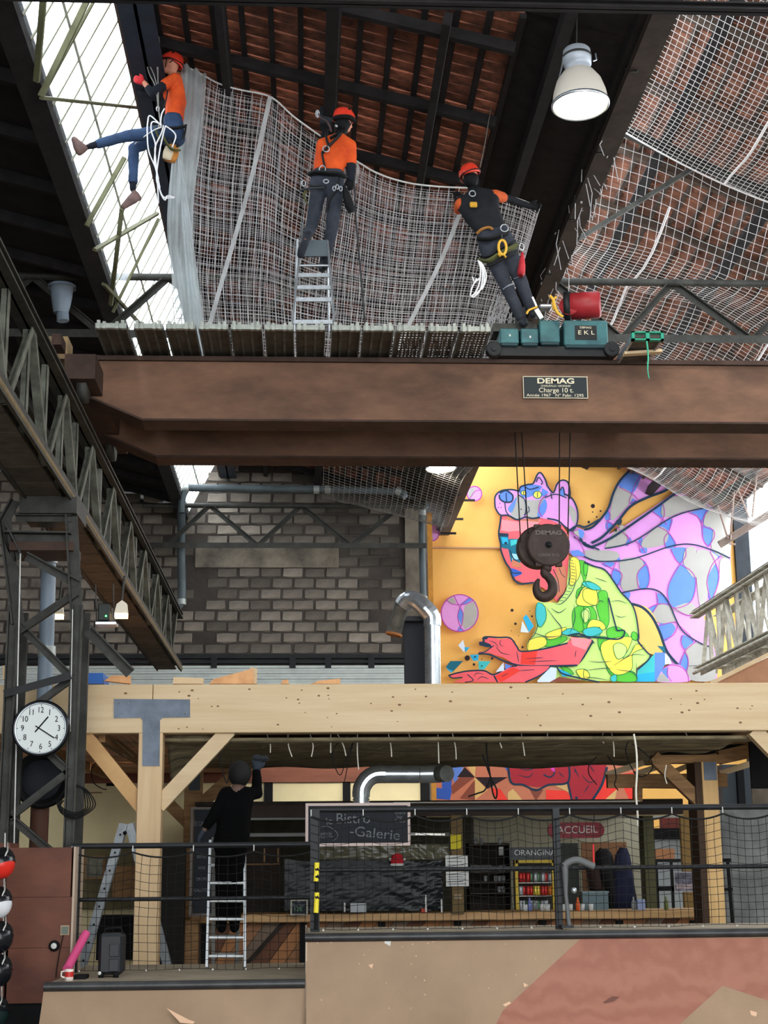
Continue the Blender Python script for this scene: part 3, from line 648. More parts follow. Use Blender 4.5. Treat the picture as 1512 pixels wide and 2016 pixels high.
# clock
CK = 14.3
ck = root('wall_clock', 'large round white-faced clock in a dark rim on the lattice column', 'clock', P(80,1433,CK))
c = P(80, 1434, CK); R0 = 55/FPX*CK
MB().lathe([(0,-.10),(R0*.95,-.10),(R0,-.07),(R0,.0),(R0*.985,.02),(R0*.93,.03),(R0*.87,.012),(R0*.865,-.01)], c, axis=(0,-1,0), n=56).build('rim', mat('gunmetal_rim', (30, 32, 36), .22, .7), ck)
MB().lathe([(R0*.86,.012),(R0*.89,.022),(R0*.9,.018)], c, axis=(0,-1,0), n=56).build('bezel', zinc, ck)
MB().lathe([(0,.0),(R0*.87,.0),(R0*.87,-.01),(0,-.01)], c, axis=(0,-1,0), n=56, smooth=False).build('dial', mat('clock_dial', (232, 238, 236), .5), ck)
nm = MB()
for h in range(1, 13):
    a = math.radians(90-h*30); text(str(h), 80+math.cos(a)*36, 1434-math.sin(a)*36, 11.5, CK-.004, blackm, 'numeral', ck, squash=.82)
tk = MB()
for h in range(12):
    a = math.radians(h*30); d = V((math.cos(a), 0, math.sin(a))); tk.beam(c+d*R0*.79+V((0,-.003,0)), c+d*R0*.835+V((0,-.003,0)), .006, .003, up=(0,1,0))
tk.build('minute_marks', blackm, ck)
o = P(76,1435,CK); 
MB().beam(P(69,1441,CK-.01), P(95,1411,CK-.01), .012, .004, up=(0,1,0)).build('hour_hand', blackm, ck)
MB().beam(P(70,1429,CK-.014), P(107,1453,CK-.014), .010, .004, up=(0,1,0)).build('minute_hand', blackm, ck)
rd = root('reel_disc', 'black round drum mounted directly below the clock', 'drum', P(82,1535,14.75))
cc = P(82,1535,15.06); MB().lathe([(0,-.08),(.27,-.08),(.275,0),(.26,.03),(.23,.03),(.22,.0),(0,.0)], cc, axis=(0,-1,0), n=44).build('drum_shell', blackm, rd)
MB().lathe([(.0,.01),(.19,.01),(.19,.0)], cc, axis=(0,-1,0), n=44).build('drum_face', mat('charcoal_cloth', (40,42,48), .9), rd)
co = root('cable_coil', 'loops of black cable hung on the lattice column below the clock', 'cable', P(150,1590,14.4))
for k in range(5):
    rr = random.Random(k); x0, x1 = 110+k*4, 188-k*5; yb = 1612-k*3
    MB().tube(pts3([(150,1545+k,14.4),(172-k*2,1556,14.4),(x1,1585,14.4-.01*k),(165,yb-6,14.4),(145,yb,14.4),(120,yb-12,14.4),(x0,1575,14.4)],5), .0055, 5).build('loop', blackm, co)
# ================================================================ timber mezzanine
TB = 15.5
fr = root('timber_portal', 'pale glued-timber mezzanine frame with long beam, post and knee braces', 'timber frame', P(292,1900,TB))
def slopebar(p0, p1, w, t, m, name, par, mi=0):   # bar lying in a plane across the hall
    return MB().beam(p0, p1, w, t, up=(0,1,0)).build(name, m, par)
zbt, zbb = P(800,1346,TB).z, P(800,1441,TB).z
b = MB(); b.rbox((P(-60,1390,TB).x, TB, zbb), (P(300,1390,TB).x-.003, TB+.24, zbt), .008); bm1 = b.build('beam', timber, fr)
b = MB(); b.rbox((P(300,1390,TB).x+.003, TB, zbb), (P(1680,1390,TB).x, TB+.24, zbt), .008); b.build('beam', timber, fr)
kb = MB()
for i in range(64):
    x = R_.uniform(-1.9, 5.2); z = R_.uniform(zbb+.03, zbt-.03); r = R_.choice((.006,.008,.011,.014))
    kb.lathe([(0,.0015),(r,.0015),(r,0)], (x, TB, z), axis=(0,-1,0), n=8, smooth=False, scale=(1.3,.8))
kb.build('knots', knot, fr, kind='stuff')
xa, xb_ = P(269,1600,TB).x, P(317,1600,TB).x
MB().rbox((xa, TB+.0, 0), (xb_, TB+.24, zbb), .006).build('post', timbv, fr)
MB().rbox((P(1590,1600,TB).x, TB, 0), (P(1640,1600,TB).x, TB+.24, zbb), .006).build('post', timbv, fr)
def brace(par, a, b, w, D, m, t=.12): MB().beam(P(*a, D), P(*b, D), w, t, up=(0,1,0)).build('knee_brace', m, par)
brace(fr, (160,1440), (282,1590), .15, TB+.12, mat('warm_spruce', (214,172,116), .6, c2=(196,150,98), scale=3)); brace(fr, (452,1437), (312,1587), .15, TB+.12, timber); brace(fr, (1482,1437), (1600,1560), .15, TB+.12, timber)
platem = mat('blue_steel_plate', (96, 104, 116), .42, .5, c2=(66, 72, 82), scale=2.5)
b = MB(); D = TB-.012
poly = [(P(x,y,D).x, P(x,y,D).z) for x, y in ((224,1376),(374,1377),(374,1412),(320,1413),(315,1418),(314,1508),(280,1508),(281,1418),(277,1413),(224,1414))]
b.prism(poly, D, D+.011); sp = b.build('steel_plate', platem, fr, label='blue grey steel T plate')
for x, y in ((234,1385),(252,1385),(242,1404),(365,1404),(287,1480),(290,1432)): MB().lathe([(0,.006),(.006,.004),(.008,0)], P(x,y,D), axis=(0,-1,0), n=8).build('bolt', zinc, sp)
# offcuts lying on the beam
def offcut(label, pts, D, t, m=timber):
    v = [P(x, y, D) for x, y in pts]; n = len(v); b = MB(); b.add(v + [p+V((0,t,0)) for p in v], [tuple(range(n)), tuple(reversed(range(n, 2*n)))] + [(i, i+n, (i+1)%n+n, (i+1)%n) for i in range(n)])
    return b.build('timber_offcut', m, None, label, 'offcut', 'timber offcuts on the mezzanine edge')
wm_ = mat('fresh_cut_wood', (232, 176, 122), .6, c2=(206,150,100), scale=6)
offcut('long splintered plank end rising left of centre on top of the beam', [(412,1346),(420,1337),(498,1316),(500,1346)], 15.65, .1, wm_)
offcut('square pale block end beside the long splintered plank', [(492,1346),(492,1314),(506,1316),(505,1346)], 15.8, .1)
offcut('small low block on the beam below the middle of the block wall', [(552,1346),(558,1338),(567,1338),(569,1346)], 15.65, .08, wm_)
offcut('flat low offcut on the beam left of the tall duct', [(612,1346),(628,1340),(670,1336),(670,1346)], 15.65, .08, wm_)
offcut('upright pale block at the far left end of the beam', [(5,1337),(5,1310),(19,1311),(18,1340)], 15.8, .08)
offcut('low dark-edged plank behind the foot of the runway', [(340,1346),(342,1333),(400,1335),(400,1346)], 15.8, .1)
offcut('wide pale board end beside the clock column', [(205,1340),(220,1330),(256,1330),(256,1346)], 15.9, .1, wm_)
MB().box(P(130,1346,15.9), P(215,1336,16.4)).build('tarpaulin', mat('blue_tarpaulin', (40, 104, 190), .5), None, 'blue tarpaulin strip lying on the mezzanine behind the column', 'tarpaulin')
# rear frame
RB = 19.9
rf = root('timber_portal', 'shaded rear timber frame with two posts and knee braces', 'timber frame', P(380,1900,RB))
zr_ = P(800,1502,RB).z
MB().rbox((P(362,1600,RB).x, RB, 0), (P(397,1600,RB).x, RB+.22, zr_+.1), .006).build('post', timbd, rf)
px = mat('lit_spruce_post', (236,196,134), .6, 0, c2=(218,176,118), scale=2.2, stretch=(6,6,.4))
# right post: tall pale, on the deck side
PR = 15.0
pr = root('timber_post', 'pale square timber post rising behind the netting on the right', 'post', P(1405,1822,PR+2))
PR = 17.2
MB().rbox((P(1389,1650,PR).x, PR, 0), (P(1420,1650,PR).x, PR+.19, P(1400,1500,PR).z), .006).build('shaft', px, pr)
MB().bpx(1386, 1500, 1411, 1536, PR-.012, .01).build('steel_plate', platem, pr)
MB().box((P(1376,1650,PR).x, PR+.02, 0), (P(1389,1650,PR).x, PR+.4, P(1400,1500,PR).z)).build('shaded_side_face', mat('shaded_post_side', (70, 50, 34), .7), pr)  # side face of the post, its shade put into a dark strip
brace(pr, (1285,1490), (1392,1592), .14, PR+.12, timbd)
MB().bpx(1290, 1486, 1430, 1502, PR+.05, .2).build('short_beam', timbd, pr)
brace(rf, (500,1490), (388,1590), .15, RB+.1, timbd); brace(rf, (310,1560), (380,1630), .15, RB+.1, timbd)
MB().bpx(372, 1500, 394, 1556, RB-.012, .01).build('steel_plate', mat('dark_plate', (60,64,68), .5, .4), rf)
# mezzanine underside: boards on the left, hanging insulation to the right
zu = zbb + .03
ub = root('mezzanine_deck', 'plank deck of the mezzanine seen from below', None, (0, TB+.3, zu), kind='structure')
pm1 = mat('brown_deck_board', (230, 178, 136), .75, vary=.2, per=.3, scale=3); 
for i in range(24):
    y = TB+.26+i*.3; MB().box((-3.6, y, zu), (P(268,1460,TB).x+1.0, y+.285, zu+.03)).build('board', pm1, ub)
for i in range(15): MB().box((P(268,1460,TB).x+1.002, TB+.26+i*.3, zu), (5.6, TB+.26+i*.3+.298, zu+.03)).build('board', timbd, ub)
for x in (-2.9, -2.1): MB().box((x, TB+.24, zu-.1), (x+.07, 22.4, zu)).build('joist', timbd, ub)
ins = mat('grey_brown_insulation_membrane', (176, 162, 128), .9, 0, c2=(104, 95, 76), scale=3, bump=.5, bscale=5, stretch=(1, 3, 1))
def sheet(f, nu, nv, name, m, par=None, th=0, **k):
    b = MB(); 
    for i in range(nu+1):
        for j in range(nv+1): b.v.append(tuple(f(i/nu, j/nv)))
    for i in range(nu):
        for j in range(nv): b.f.append([i*(nv+1)+j, (i+1)*(nv+1)+j, (i+1)*(nv+1)+j+1, i*(nv+1)+j+1]); b.m.append(0); b.sm.append(True)
    o = b.build(name, m, par, **k)
    if th: md = o.modifiers.new('thick', 'SOLIDIFY'); md.thickness = th
    return o
xi0, xi1 = P(320,1450,TB).x, P(1500,1450,TB).x
def fi(u, v):
    x = xi0+(xi1-xi0)*u; y = TB+.26+v*4.4; z = zbb-.03+.05*noise.noise(V((x*1.2, y*1.5, 0)))*min(1, v*4)-.012*math.sin(v*20)
    return (x, y, z)
isl = sheet(fi, 60, 30, 'insulation_membrane', ins, None, .03, label='sagging grey brown insulation membrane under the mezzanine', cat='insulation')
def fk(u, v):
    a = [(328,1447),(425,1447),(392,1500),(335,1534)]; x = a[0][0]*(1-u)*(1-v)+a[1][0]*u*(1-v)+a[2][0]*u*v+a[3][0]*(1-u)*v; y = a[0][1]*(1-u)*(1-v)+a[1][1]*u*(1-v)+a[2][1]*u*v+a[3][1]*(1-u)*v
    return P(x, y+3*math.sin(u*9)*v, 15.95+v*1.0+.05*math.sin(u*7))
sheet(fk, 16, 12, 'insulation_flap', ins, None, .03, label='brown insulation flap hanging down right of the front post', cat='insulation')
def fd(u, v):
    x = 1282+u*230; y0_ = 1497-u*25 if u < .6 else 1482-(u-.6)*10; y1_ = 1488-u*45
    return P(x, y0_*(1-v)+min(y1_, y0_-2)*v if u < .05 else y0_*(1-v)+(1488-u*48)*v, 17.8+.05*math.sin(u*22))
sheet(fd, 30, 8, 'roofing_felt', blackm, None, .02, label='black felt sheet sagging under the mezzanine at right', cat='felt')
MB().bpx(1478, 1460, 1600, 1552, 16.9, .05).build('roofing_felt', blackm, None, 'black felt panel hanging at the right edge under the beam', 'felt')
for (a, b, w, D, lab) in (((1192,1526),(1266,1502),.07,18.6,'pale timber lath, lowest left of the canopy frame'),((1250,1524),(1310,1505),.07,18.9,'pale timber lath in the middle of the canopy frame'),((1195,1538),(1430,1536),.16,18.3,'long brown joist of the canopy frame at right'),
      ((1250,1545),(1350,1546),.08,18.4,'short joist below the long brown joist'),((1330,1518),(1372,1500),.06,18.6,'pale timber lath left of the right post'),((1415,1523),(1480,1503),.07,18.6,'pale timber lath right of the right post'),((1415,1492),(1478,1478),.16,17.6,'orange brown board end right of the right post'),((1255,1540),(1255,1578),.1,18.3,'short upright under the canopy joist')):
    MB().beam(P(*a,D), P(*b,D), w, .1, up=(0,1,0)).build('timber_joist', timbd if w > .075 else timber, None, lab, 'joist', 'timbers of the canopy frame')
# hanging ties and cables
wt = mat('white_cable_tie', (226, 220, 205), .6)
ties = [((524,1446),(532,1482)),((567,1446),(575,1490)),((609,1446),(613,1490)),((651,1446),(651,1482)),((704,1446),(706,1515)),((764,1446),(771,1490)),((804,1446),(809,1459)),((862,1450),(864,1503)),((890,1446),(898,1495)),((986,1446),(988,1473)),((1026,1446),(1033,1488)),((1078,1446),(1081,1461)),((1188,1446),(1189,1464)),((1204,1446),(1209,1490)),((1312,1510),(1313,1543)),((1349,1446),(1349,1458)),((663,1446),(681,1488))]
tr_ = root('cable_ties', 'white plastic ties hanging down under the long timber beam', 'cable ties', P(800,1445,TB+.4), kind='stuff')
b = MB()
for i, (a, e) in enumerate(ties):
    mx = (a[0]+e[0])/2 + R_.uniform(-4, 6); b.tube(pts3([(a[0],a[1]-4,TB+.5),(mx,(a[1]+e[1])/2,TB+.5),(e[0],e[1],TB+.5)],4), .007, 5)
for i in range(26):
    x = 530+i*32+R_.uniform(-8,8); b.tube([V(fi((P(x,1470,17).x-xi0)/(xi1-xi0), .1+.1*(i%3)))-V((0,0,.02)), V(fi((P(x-25,1470,17).x-xi0)/(xi1-xi0)-.02, .55))-V((0,0,.02))], .004, 4)
for i in range(9):
    x = 190+i*14; b.tube([P(x,1450,TB+.5), P(x+45,1490,TB+2.2)], .004, 4)
b.build('ties', wt, tr_, kind='stuff')
bk = lambda name, label, l, r=.008, m=blackm: MB().tube(pts3(l), r, 6).build(name, m, None, label, 'cable')
bk('black_cable', 'thin black cable looping down left of the horizontal duct', [(690,1447,16),(665,1462,16),(655,1490,16),(664,1520,16),(672,1524,16),(680,1500,16),(700,1447,16)], .005)
bk('black_cable', 'thin black cables hanging straight above the bent duct', [(700,1447,16),(688,1490,16),(680,1530,16),(677,1540,16)], .005)
bk('black_cable', 'bunch of black cable hanging before the geometric mural strip', [(958,1445,16),(958,1480,16),(964,1520,16),(970,1560,16),(976,1572,16),(978,1555,16),(966,1530,16),(950,1485,16)], .009)
bk('black_cable', 'black cable hooking left before the geometric mural strip', [(966,1530,16),(955,1555,16),(940,1562,16),(922,1568,16)], .008)
bk('black_cable', 'black cable loop hanging before the red mural strip', [(1240,1455,16),(1232,1475,16),(1240,1505,16),(1258,1528,16),(1278,1522,16),(1285,1505,16),(1272,1485,16),(1245,1465,16)], .006)
bk('black_cable', 'second black cable loop hanging left of the white cord', [(1175,1490,16),(1160,1505,16),(1160,1525,16),(1175,1545,16)], .006)
bk('black_cable', 'black cable ending in a white plug before the red mural strip', [(1195,1488,16),(1208,1505,16),(1213,1530,16),(1210,1545,16),(1217,1556,16)], .006)
bk('hanging_rope', 'long white cord hanging from the beam past the railing', [(1248,1445,13.2),(1253,1480,13.2),(1254,1520,13.2),(1252,1560,13.2),(1255,1600,13.2),(1256,1628,13.2)], .009, wt)
bk('black_cable', 'black cable drooping left of the front post', [(188,1502,16),(180,1515,16),(184,1540,16),(200,1552,16),(210,1554,16)], .005)
bk('black_cable', 'pair of dark wires hanging behind the man on the ladder', [(433,1490,15.2),(437,1515,15.2),(447,1542,15.2),(452,1515,15.2),(458,1490,15.2)], .005)
# ================================================================ ducts
def duct(name, label, pts, r, ribs, m=zinc, n=20):
    rt = root(name, label, 'duct', pts[0]); b = MB(); L = [(pts[i+1]-pts[i]).length for i in range(len(pts)-1)]; q = []; rs = []
    for i in range(len(pts)-1):
        k = max(1, int(L[i]/ribs)) 
        for j in range(k):
            for f in (0, .5): q.append(pts[i].lerp(pts[i+1], (j+f)/k)); rs.append(r if f == 0 else r*1.035)
    q.append(pts[-1]); rs.append(r)
    b.tube(q, rs, n).build('duct_run', m, rt); return rt
d1_ = duct('ventilation_duct', 'tall ribbed silver duct rising behind the beam to a bend', [P(853,1400,20), P(852,1300,20), P(851,1228,20)], 15.5/FPX*20*1.0, .055)
b = MB()
b.tube(pts3([(851,1232,20),(850,1214,20),(838,1198,20),(822,1184,20.05),(804,1180,20.1),(792,1192,20.15)],3), 17.5/FPX*20, 18, smooth=False); b.build('bend', zinc, d1_)
b = MB(); b.tube(pts3([(792,1190,20.15),(784,1215,20.25),(775,1246,20.35)],3), 15/FPX*20, 18, smooth=False).build('outlet', mat('dull_duct_metal', (120,122,118), .45, .6, vary=.3), d1_)
MB().lathe([(.10,0),(.115,.01),(.115,.03),(.10,.04)], P(776,1246,20.35), axis=(-.12,0,-.5)).build('rusty_lip', mat('rust_orange', (176,112,62), .8), d1_)
for (a,b_) in (((845,1238),(857,1226)),): pass
MB().bpx(797, 1213, 836, 1345, 20.6, .2).build('dark_cabinet', mat('dark_blue_black_panel', (24, 28, 38), .6), None, 'tall dark blue-black panel behind the tall duct', 'panel')
MB().box(P(795,1222,20.3), P(836,1218,20.5)).build('bracket', steelb, d1_)
d2_ = duct('ventilation_duct', 'horizontal silver duct with ribbed bend above the chalkboard', [P(756,1524,17.5), P(825,1524,17.5)], 17/FPX*17.5, .035)
MB().tube([P(826,1524,17.5), P(868,1523,17.5)], 17.5/FPX*17.5, 20).build('smooth_collar', zinc, d2_)
MB().tube([P(866,1523,17.45), P(880,1523,17.3)], 16/FPX*17.5, 20).build('end_sleeve', mat('dull_duct_metal', (120,122,118), .45, .6, vary=.3), d2_)
MB().tube(pts3([(758,1524,17.5),(738,1525,17.5),(722,1535,17.5),(712,1552,17.5),(711,1568,17.5)],2), 17.5/FPX*17.5, 16, smooth=False).build('bend', zinc, d2_)
duct_b = MB(); q = []; rs = []
for i in range(9): q.append(P(711, 1566+i*2.6, 17.5)); rs.append((17 if i % 2 else 14.5)/FPX*17.5)
duct_b.tube(q, rs, 20).build('flexible_end', zinc, d2_)
MB().rbox(P(775,1581,17.6), P(1250,1578,17.9), .01).build('trunking', mat('pale_trunking', (200,196,190), .4, .4), None, 'long pale metal trunking lying along the top of the bar canopy', 'trunking')
# ================================================================ ramp, decks, railings
def swirl(m):
    N = m.node_tree.nodes; L = m.node_tree.links; w = N.new('ShaderNodeTexWave'); w.wave_type = 'RINGS'; w.inputs['Scale'].default_value = 5.5; w.inputs['Distortion'].default_value = 7; w.inputs['Detail'].default_value = 3; w.inputs['Detail Scale'].default_value = .8
    tc = N.new('ShaderNodeTexCoord'); mp = N.new('ShaderNodeMapping'); mp.inputs['Location'].default_value = (-1.9, 0, -.45); L.new(tc.outputs['Object'], mp.inputs[0]); L.new(mp.outputs[0], w.inputs[0])
    r = N.new('ShaderNodeValToRGB'); L.new(w.outputs[0], r.inputs[0]); r.color_ramp.elements[0].color = (*srgb((154, 98, 79)), 1); r.color_ramp.elements[1].color = (*srgb((165, 109, 89)), 1)
    L.new(r.outputs[0], N['Principled BSDF'].inputs['Base Color'])
ply = mat('worn_brown_ramp_ply', (168, 140, 112), .6, 0, c2=(146, 120, 94), scale=1.4, lo=.3, hi=.7)
plyr = mat('reddish_ramp_ply', (162, 106, 88), .6, 0, c2=(142, 90, 72), scale=3.5, stretch=(1, 1, 2.2), lo=.3, hi=.7)
swirl(plyr)
cop = mat('dark_coping_metal', (70, 70, 70), .4, .4, c2=(48, 48, 50), scale=4)
deckm = mat('grey_brown_deck_top', (150, 138, 120), .7, vary=.15, scale=4)
DF = 12.3
zd1 = P(1100, 1834, DF).z; zd2 = P(350, 1934, DF).z; xs1 = P(603, 1880, DF).x; xl0 = P(93, 1935, DF).x
rp = root('skate_ramp', 'large brown skate ramp with reddish patches in the foreground', 'ramp', P(800, 2016, 12))
def arcf(x0f, x1f, zt):
    def f(u, v):
        t = v; y = DF - .02 - 1.9*(1-math.cos(t*1.15)); z = zt - .03 - 1.9*math.sin(t*1.15)*.92
        x = x0f(t) + (x1f(t)-x0f(t))*u; return (x, y, max(z, .004))
    return f
sheet(arcf(lambda t: xs1, lambda t: 6.0, zd1), 4, 14, 'ramp_face', ply, rp)
sheet(arcf(lambda t: xl0-.02-.18*t, lambda t: xs1+.002, zd2), 4, 14, 'ramp_face', ply, rp)
MB().prism([(xs1-.006, 0), (xs1+.006, 0), (xs1+.006, zd1), (xs1-.006, zd1)], DF-.03, DF+1.9).build('riser_edge', mat('pale_edge', (190,170,150), .7), rp)
def patch(pts, m, name, lift, D0=None, lab=None):       # pixel outline laid on the ramp surface
    def hit(px, py):
        lo_, hi_ = 8.0, DF
        for _ in range(30):
            mid = (lo_+hi_)/2; q = P(px, py, mid)
            c = 1-(DF-.02-mid)/1.9; th = math.acos(max(-1, min(1, c))); zz = zd1-.03-1.9*math.sin(th)*.92
            if q.z < zz: hi_ = mid
            else: lo_ = mid
        return P(px, py, (lo_+hi_)/2) + V((0, -lift*.8, lift*.3))
    # subdivide polygon into strips
    bmx = bmesh.new(); vs = [bmx.verts.new((x, y, 0)) for x, y in pts]; bmx.faces.new(vs)
    ys_ = sorted(y for x, y in pts)
    y = ys_[0]+8
    while y < ys_[-1]:
        bmesh.ops.bisect_plane(bmx, geom=bmx.verts[:]+bmx.edges[:]+bmx.faces[:], plane_co=(0, y, 0), plane_no=(0, 1, 0)); y += 8
    bmesh.ops.triangulate(bmx, faces=bmx.faces[:]); b = MB()
    bmx.verts.ensure_lookup_table(); b.add([hit(v.co.x, v.co.y) for v in bmx.verts], [tuple(v.index for v in f.verts) for f in bmx.faces]); bmx.free()
    return b.build(name, m, rp, lab)
patch([(1152,1840),(1600,1832),(1600,2060),(955,2060),(990,1990)], plyr, 'red_panel', .004, lab='reddish brown plywood panel')
patch([(1422,1941),(1540,1980),(1540,2060),(1290,2060),(1340,2015)], ply, 'brown_patch', .008)
patch([(1205,1962),(1220,1963),(1208,1972),(1192,1976),(1186,1974)], mat('dark_knot', (110,66,54), .6), 'knot_mark', .010)
patch([(757,1845),(770,1852),(768,1863),(757,1857)], whitep, 'white_tape', .006, lab='white tape square')
scr = mat('pale_scrape', (226, 186, 152), .6)
patch([(328,1985),(372,2008),(384,2012),(380,2016),(355,2014)], scr, 'scrape_mark', .006)
patch([(800,1845),(805,1848),(800,1853)], scr, 'scrape_mark', .006); patch([(725,1900),(735,1898),(732,1908)], scr, 'scrape_mark', .006)
patch([(1030,1935),(1040,1940),(1032,1944)], scr, 'scrape_mark', .006); patch([(990,1978),(1003,1972),(1006,1976),(994,1982)], scr, 'scrape_mark', .006)
patch([(1476,1990),(1490,1994),(1488,2002),(1478,1999)], scr, 'scrape_mark', .012)
for _ in range(26):
    x = R_.uniform(620, 1080); y = R_.uniform(1850, 1990); s = R_.uniform(1, 2.6)
    patch([(x,y),(x+s,y+s*.3),(x+s*.6,y+s),(x-s*.3,y+s*.7)], scr, 'chip_mark', .006)
# decks
up_ = root('skate_deck', 'raised upper deck with dark coping behind the ramp, right side', 'deck', (3, DF+.3, 0))
MB().box((xs1, DF, zd1-.05), (6.2, DF+1.25, zd1)).build('deck_board', deckm, up_)
MB().tube([(xs1-.01, DF-.02, zd1-.025), (6.2, DF-.02, zd1-.025)], .034, 10).build('coping', cop, up_)
MB().box((xs1, DF+.02, 0), (xs1+.06, DF+1.25, zd1-.05)).build('side_panel', mat('dark_board', (44,40,38), .8), up_)
lo_d = root('skate_deck', 'lower deck with dark coping left of the step', 'deck', (-1, DF+.3, 0))
MB().box((xl0+.0, DF, zd2-.05), (xs1-.01, DF+2.2, zd2)).build('deck_board', deckm, lo_d)
MB().tube([(xl0-.02, DF-.02, zd2-.02), (xs1-.01, DF-.02, zd2-.02)], .036, 10).build('coping', cop, lo_d)
MB().box((xl0+.05, DF+.05, 0), (xs1-.05, DF+2.1, zd2-.06)).build('under_frame', mat('dark_board', (44,40,38), .8), lo_d)
# plywood box at the left
pb = root('ramp_side_box', 'tall red-brown plywood ramp side standing at the lower left', 'plywood box', P(75,1985,13.0))
rbm = mat('red_brown_plywood', (116, 70, 52), .65, 0, c2=(92, 54, 42), scale=2, stretch=(1,1,2))
b = MB(); ysp = [1668, 1766, 1866, 1975]
for i in range(3): MB().bpx(14, ysp[i]+.7, 140, ysp[i+1], 13.35, .5).build('panel', rbm, pb)
MB().bpx(140, 1667, 144, 1975, 13.33, .5).build('edge_strip', mat('pale_edge', (190,170,150), .7), pb)
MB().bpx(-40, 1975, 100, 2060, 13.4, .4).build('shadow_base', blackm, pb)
MB().bpx(-90, 1660, 14, 1975, 13.45, .4).build('panel', rbm, pb)
oc = MB().bpx(119, 1822, 136, 1841, 13.33, .012).build('socket_box', mat('tan_socket', (186,160,130), .6), pb); MB().bpx(121, 1824, 134, 1839, 13.315, .012).build('socket_cover', mat('grey_green_plastic', (96,104,92), .4), oc)
dl = MB().lathe([(0,.03),(.035,.03),(.045,.02),(.045,0)], P(107,1862,13.34), axis=(0,-1,0), n=20).build('wall_lamp', blackm, pb, label='small round lamp')
MB().lathe([(0,.036),(.022,.034),(.024,.03)], P(107,1862,13.34), axis=(0,-1,0), n=20).build('lens', whitep, dl)
MB().tube(pts3([(125,1841,13.32),(119,1865,13.32),(112,1905,13.32),(110,1925,13.3)]), .004, 5).build('wire', blackm, pb)
# ---- railings with nets
def railing(label, x0, x1, zt, zb, posts, D, midz, cell, loops, seed):
    rt = root('netted_railing', label, 'railing', (x0, D, zb)); zt_, zb_ = zt, zb
    MB().tube([(x0, D, zt), (x1, D, zt)], .024, 10).build('top_rail', steelb, rt)
    MB().tube([(x0, D, midz), (x1, D, midz)], .018, 8).build('middle_rail', steelb, rt)
    for x, w in posts: MB().box((x-w/2, D-.03, zb), (x+w/2, D+.03, zt)).build('post', steelb, rt)
    rr = random.Random(seed); n = MB(); sy = D-.045
    n_l = loops; xsn = [x0+(x1-x0)*i/n_l for i in range(n_l+1)]
    def ztop(x):
        t = (x-x0)/(x1-x0)*n_l; f = t-math.floor(t); return zt-.055-.05*4*f*(1-f)*.9
    for i in range(n_l):
        L = [(x, sy, ztop(x-1e-6 if k == 8 else x+1e-6)) for k in range(9) for x in (xsn[i]+(xsn[i+1]-xsn[i])*k/8,)]
        n.tube(L, .008, 5)
        for x in (xsn[i],): n.tube([(x, sy, zt), (x, sy, zt-.06)], .005, 4, mi=1)
    nu = int((x1-x0)/cell); nv = int((zt-.07-zb)/cell)
    def g(i, j):
        x = x0+(x1-x0)*i/nu; z1 = ztop(x); z = z1+(zb+.02-z1)*j/nv
        return V((x+.012*noise.noise(V((x*3, z*3, seed))), sy+.02*noise.noise(V((x*2, z*2, 5+seed))), z+.014*noise.noise(V((x*4+9, z*3, seed)))))
    th = .0024
    for i in range(1, nu):
        n.tube([g(i, j) for j in range(nv+1)], th, 3, cap=False)
    for j in range(1, nv+1): n.tube([g(i, j) for i in range(nu+1)], th, 3, cap=False)
    n.build('netting', [netb, whitep], rt, kind='stuff')
    for i in range(int((x1-x0)/.28)): 
        MB().ball((x0+.1+i*.28, D-.06, zb+.015), .009, 8).build('clip', whitep, rt)
    return rt
DR = 12.72
zt1 = P(1100,1591,DR).z; zm1 = P(1100,1709,DR).z
rr1 = railing('black railing with black netting on the upper deck, right of the step', P(612,1700,DR).x, 6.0, zt1, zd1, [(P(620,1700,DR).x, .075), (P(1097,1700,DR).x, .055)], DR, zm1, .062, 14, 3)
DL = 13.55
rr2 = railing('black railing with black netting on the lower deck, left of the step', P(142,1700,DL).x, P(618,1700,DL).x, P(400,1664,DL).z, zd2, [(P(152,1700,DL).x, .06)], DL, P(400,1769,DL).z, .072, 4, 8)
ytp = root('yellow_tape', 'yellow foam wrapped with black tape on the railing post by the step', 'foam wrap', P(624,1830,DR))
for (a, b_) in ((1698,1735),(1757,1797)): MB().tube([P(624,a,DR-.06), P(622,b_,DR-.06)], .021, 10).build('foam_sleeve', mat('bright_yellow', (240, 220, 60), .6), ytp)
for y in (1713, 1727, 1768): MB().tube([P(621,y,DR-.06), P(627,y-3,DR-.06)], .0222, 10).build('tape_band', blackm, ytp)
MB().tube([P(623,1735,DR-.06), P(622,1830,DR-.06)], .012, 8).build('core', blackm, ytp)
sp_ = root('elbow_pipe', 'dull grey bent pipe fixed on the upper railing by the second post', 'pipe', P(1115,1826,DR-.05))
MB().tube(pts3([(1110,1705,DR-.09),(1122,1696,DR-.09),(1138,1693,DR-.09),(1155,1700,DR-.09),(1170,1706,DR-.09)],3), .028, 10).build('arm', mat('grey_rubber', (98,100,100), .5), sp_)
MB().tube([P(1112,1705,DR-.09), P(1114,1760,DR-.09), P(1121,1826,DR-.09)], [.03,.016,.018], 8).build('stand', mat('grey_rubber', (98,100,100), .5), sp_)
b = MB(); b.bpx(1106, 1822, 1130, 1827, DR-.14, .12); b.build('foot_plate', steelb, sp_)
MB().ball(P(1130,1753,DR-.1), .025, 8).build('knuckle', zinc, sp_)
MB().tube([P(1168,1662,DR-.07), P(1169,1706,DR-.07)], .008, 6).build('red_cord', mat('red_cord', (214,50,54), .6), None, 'short red cord hanging on the net under the red board', 'cord')
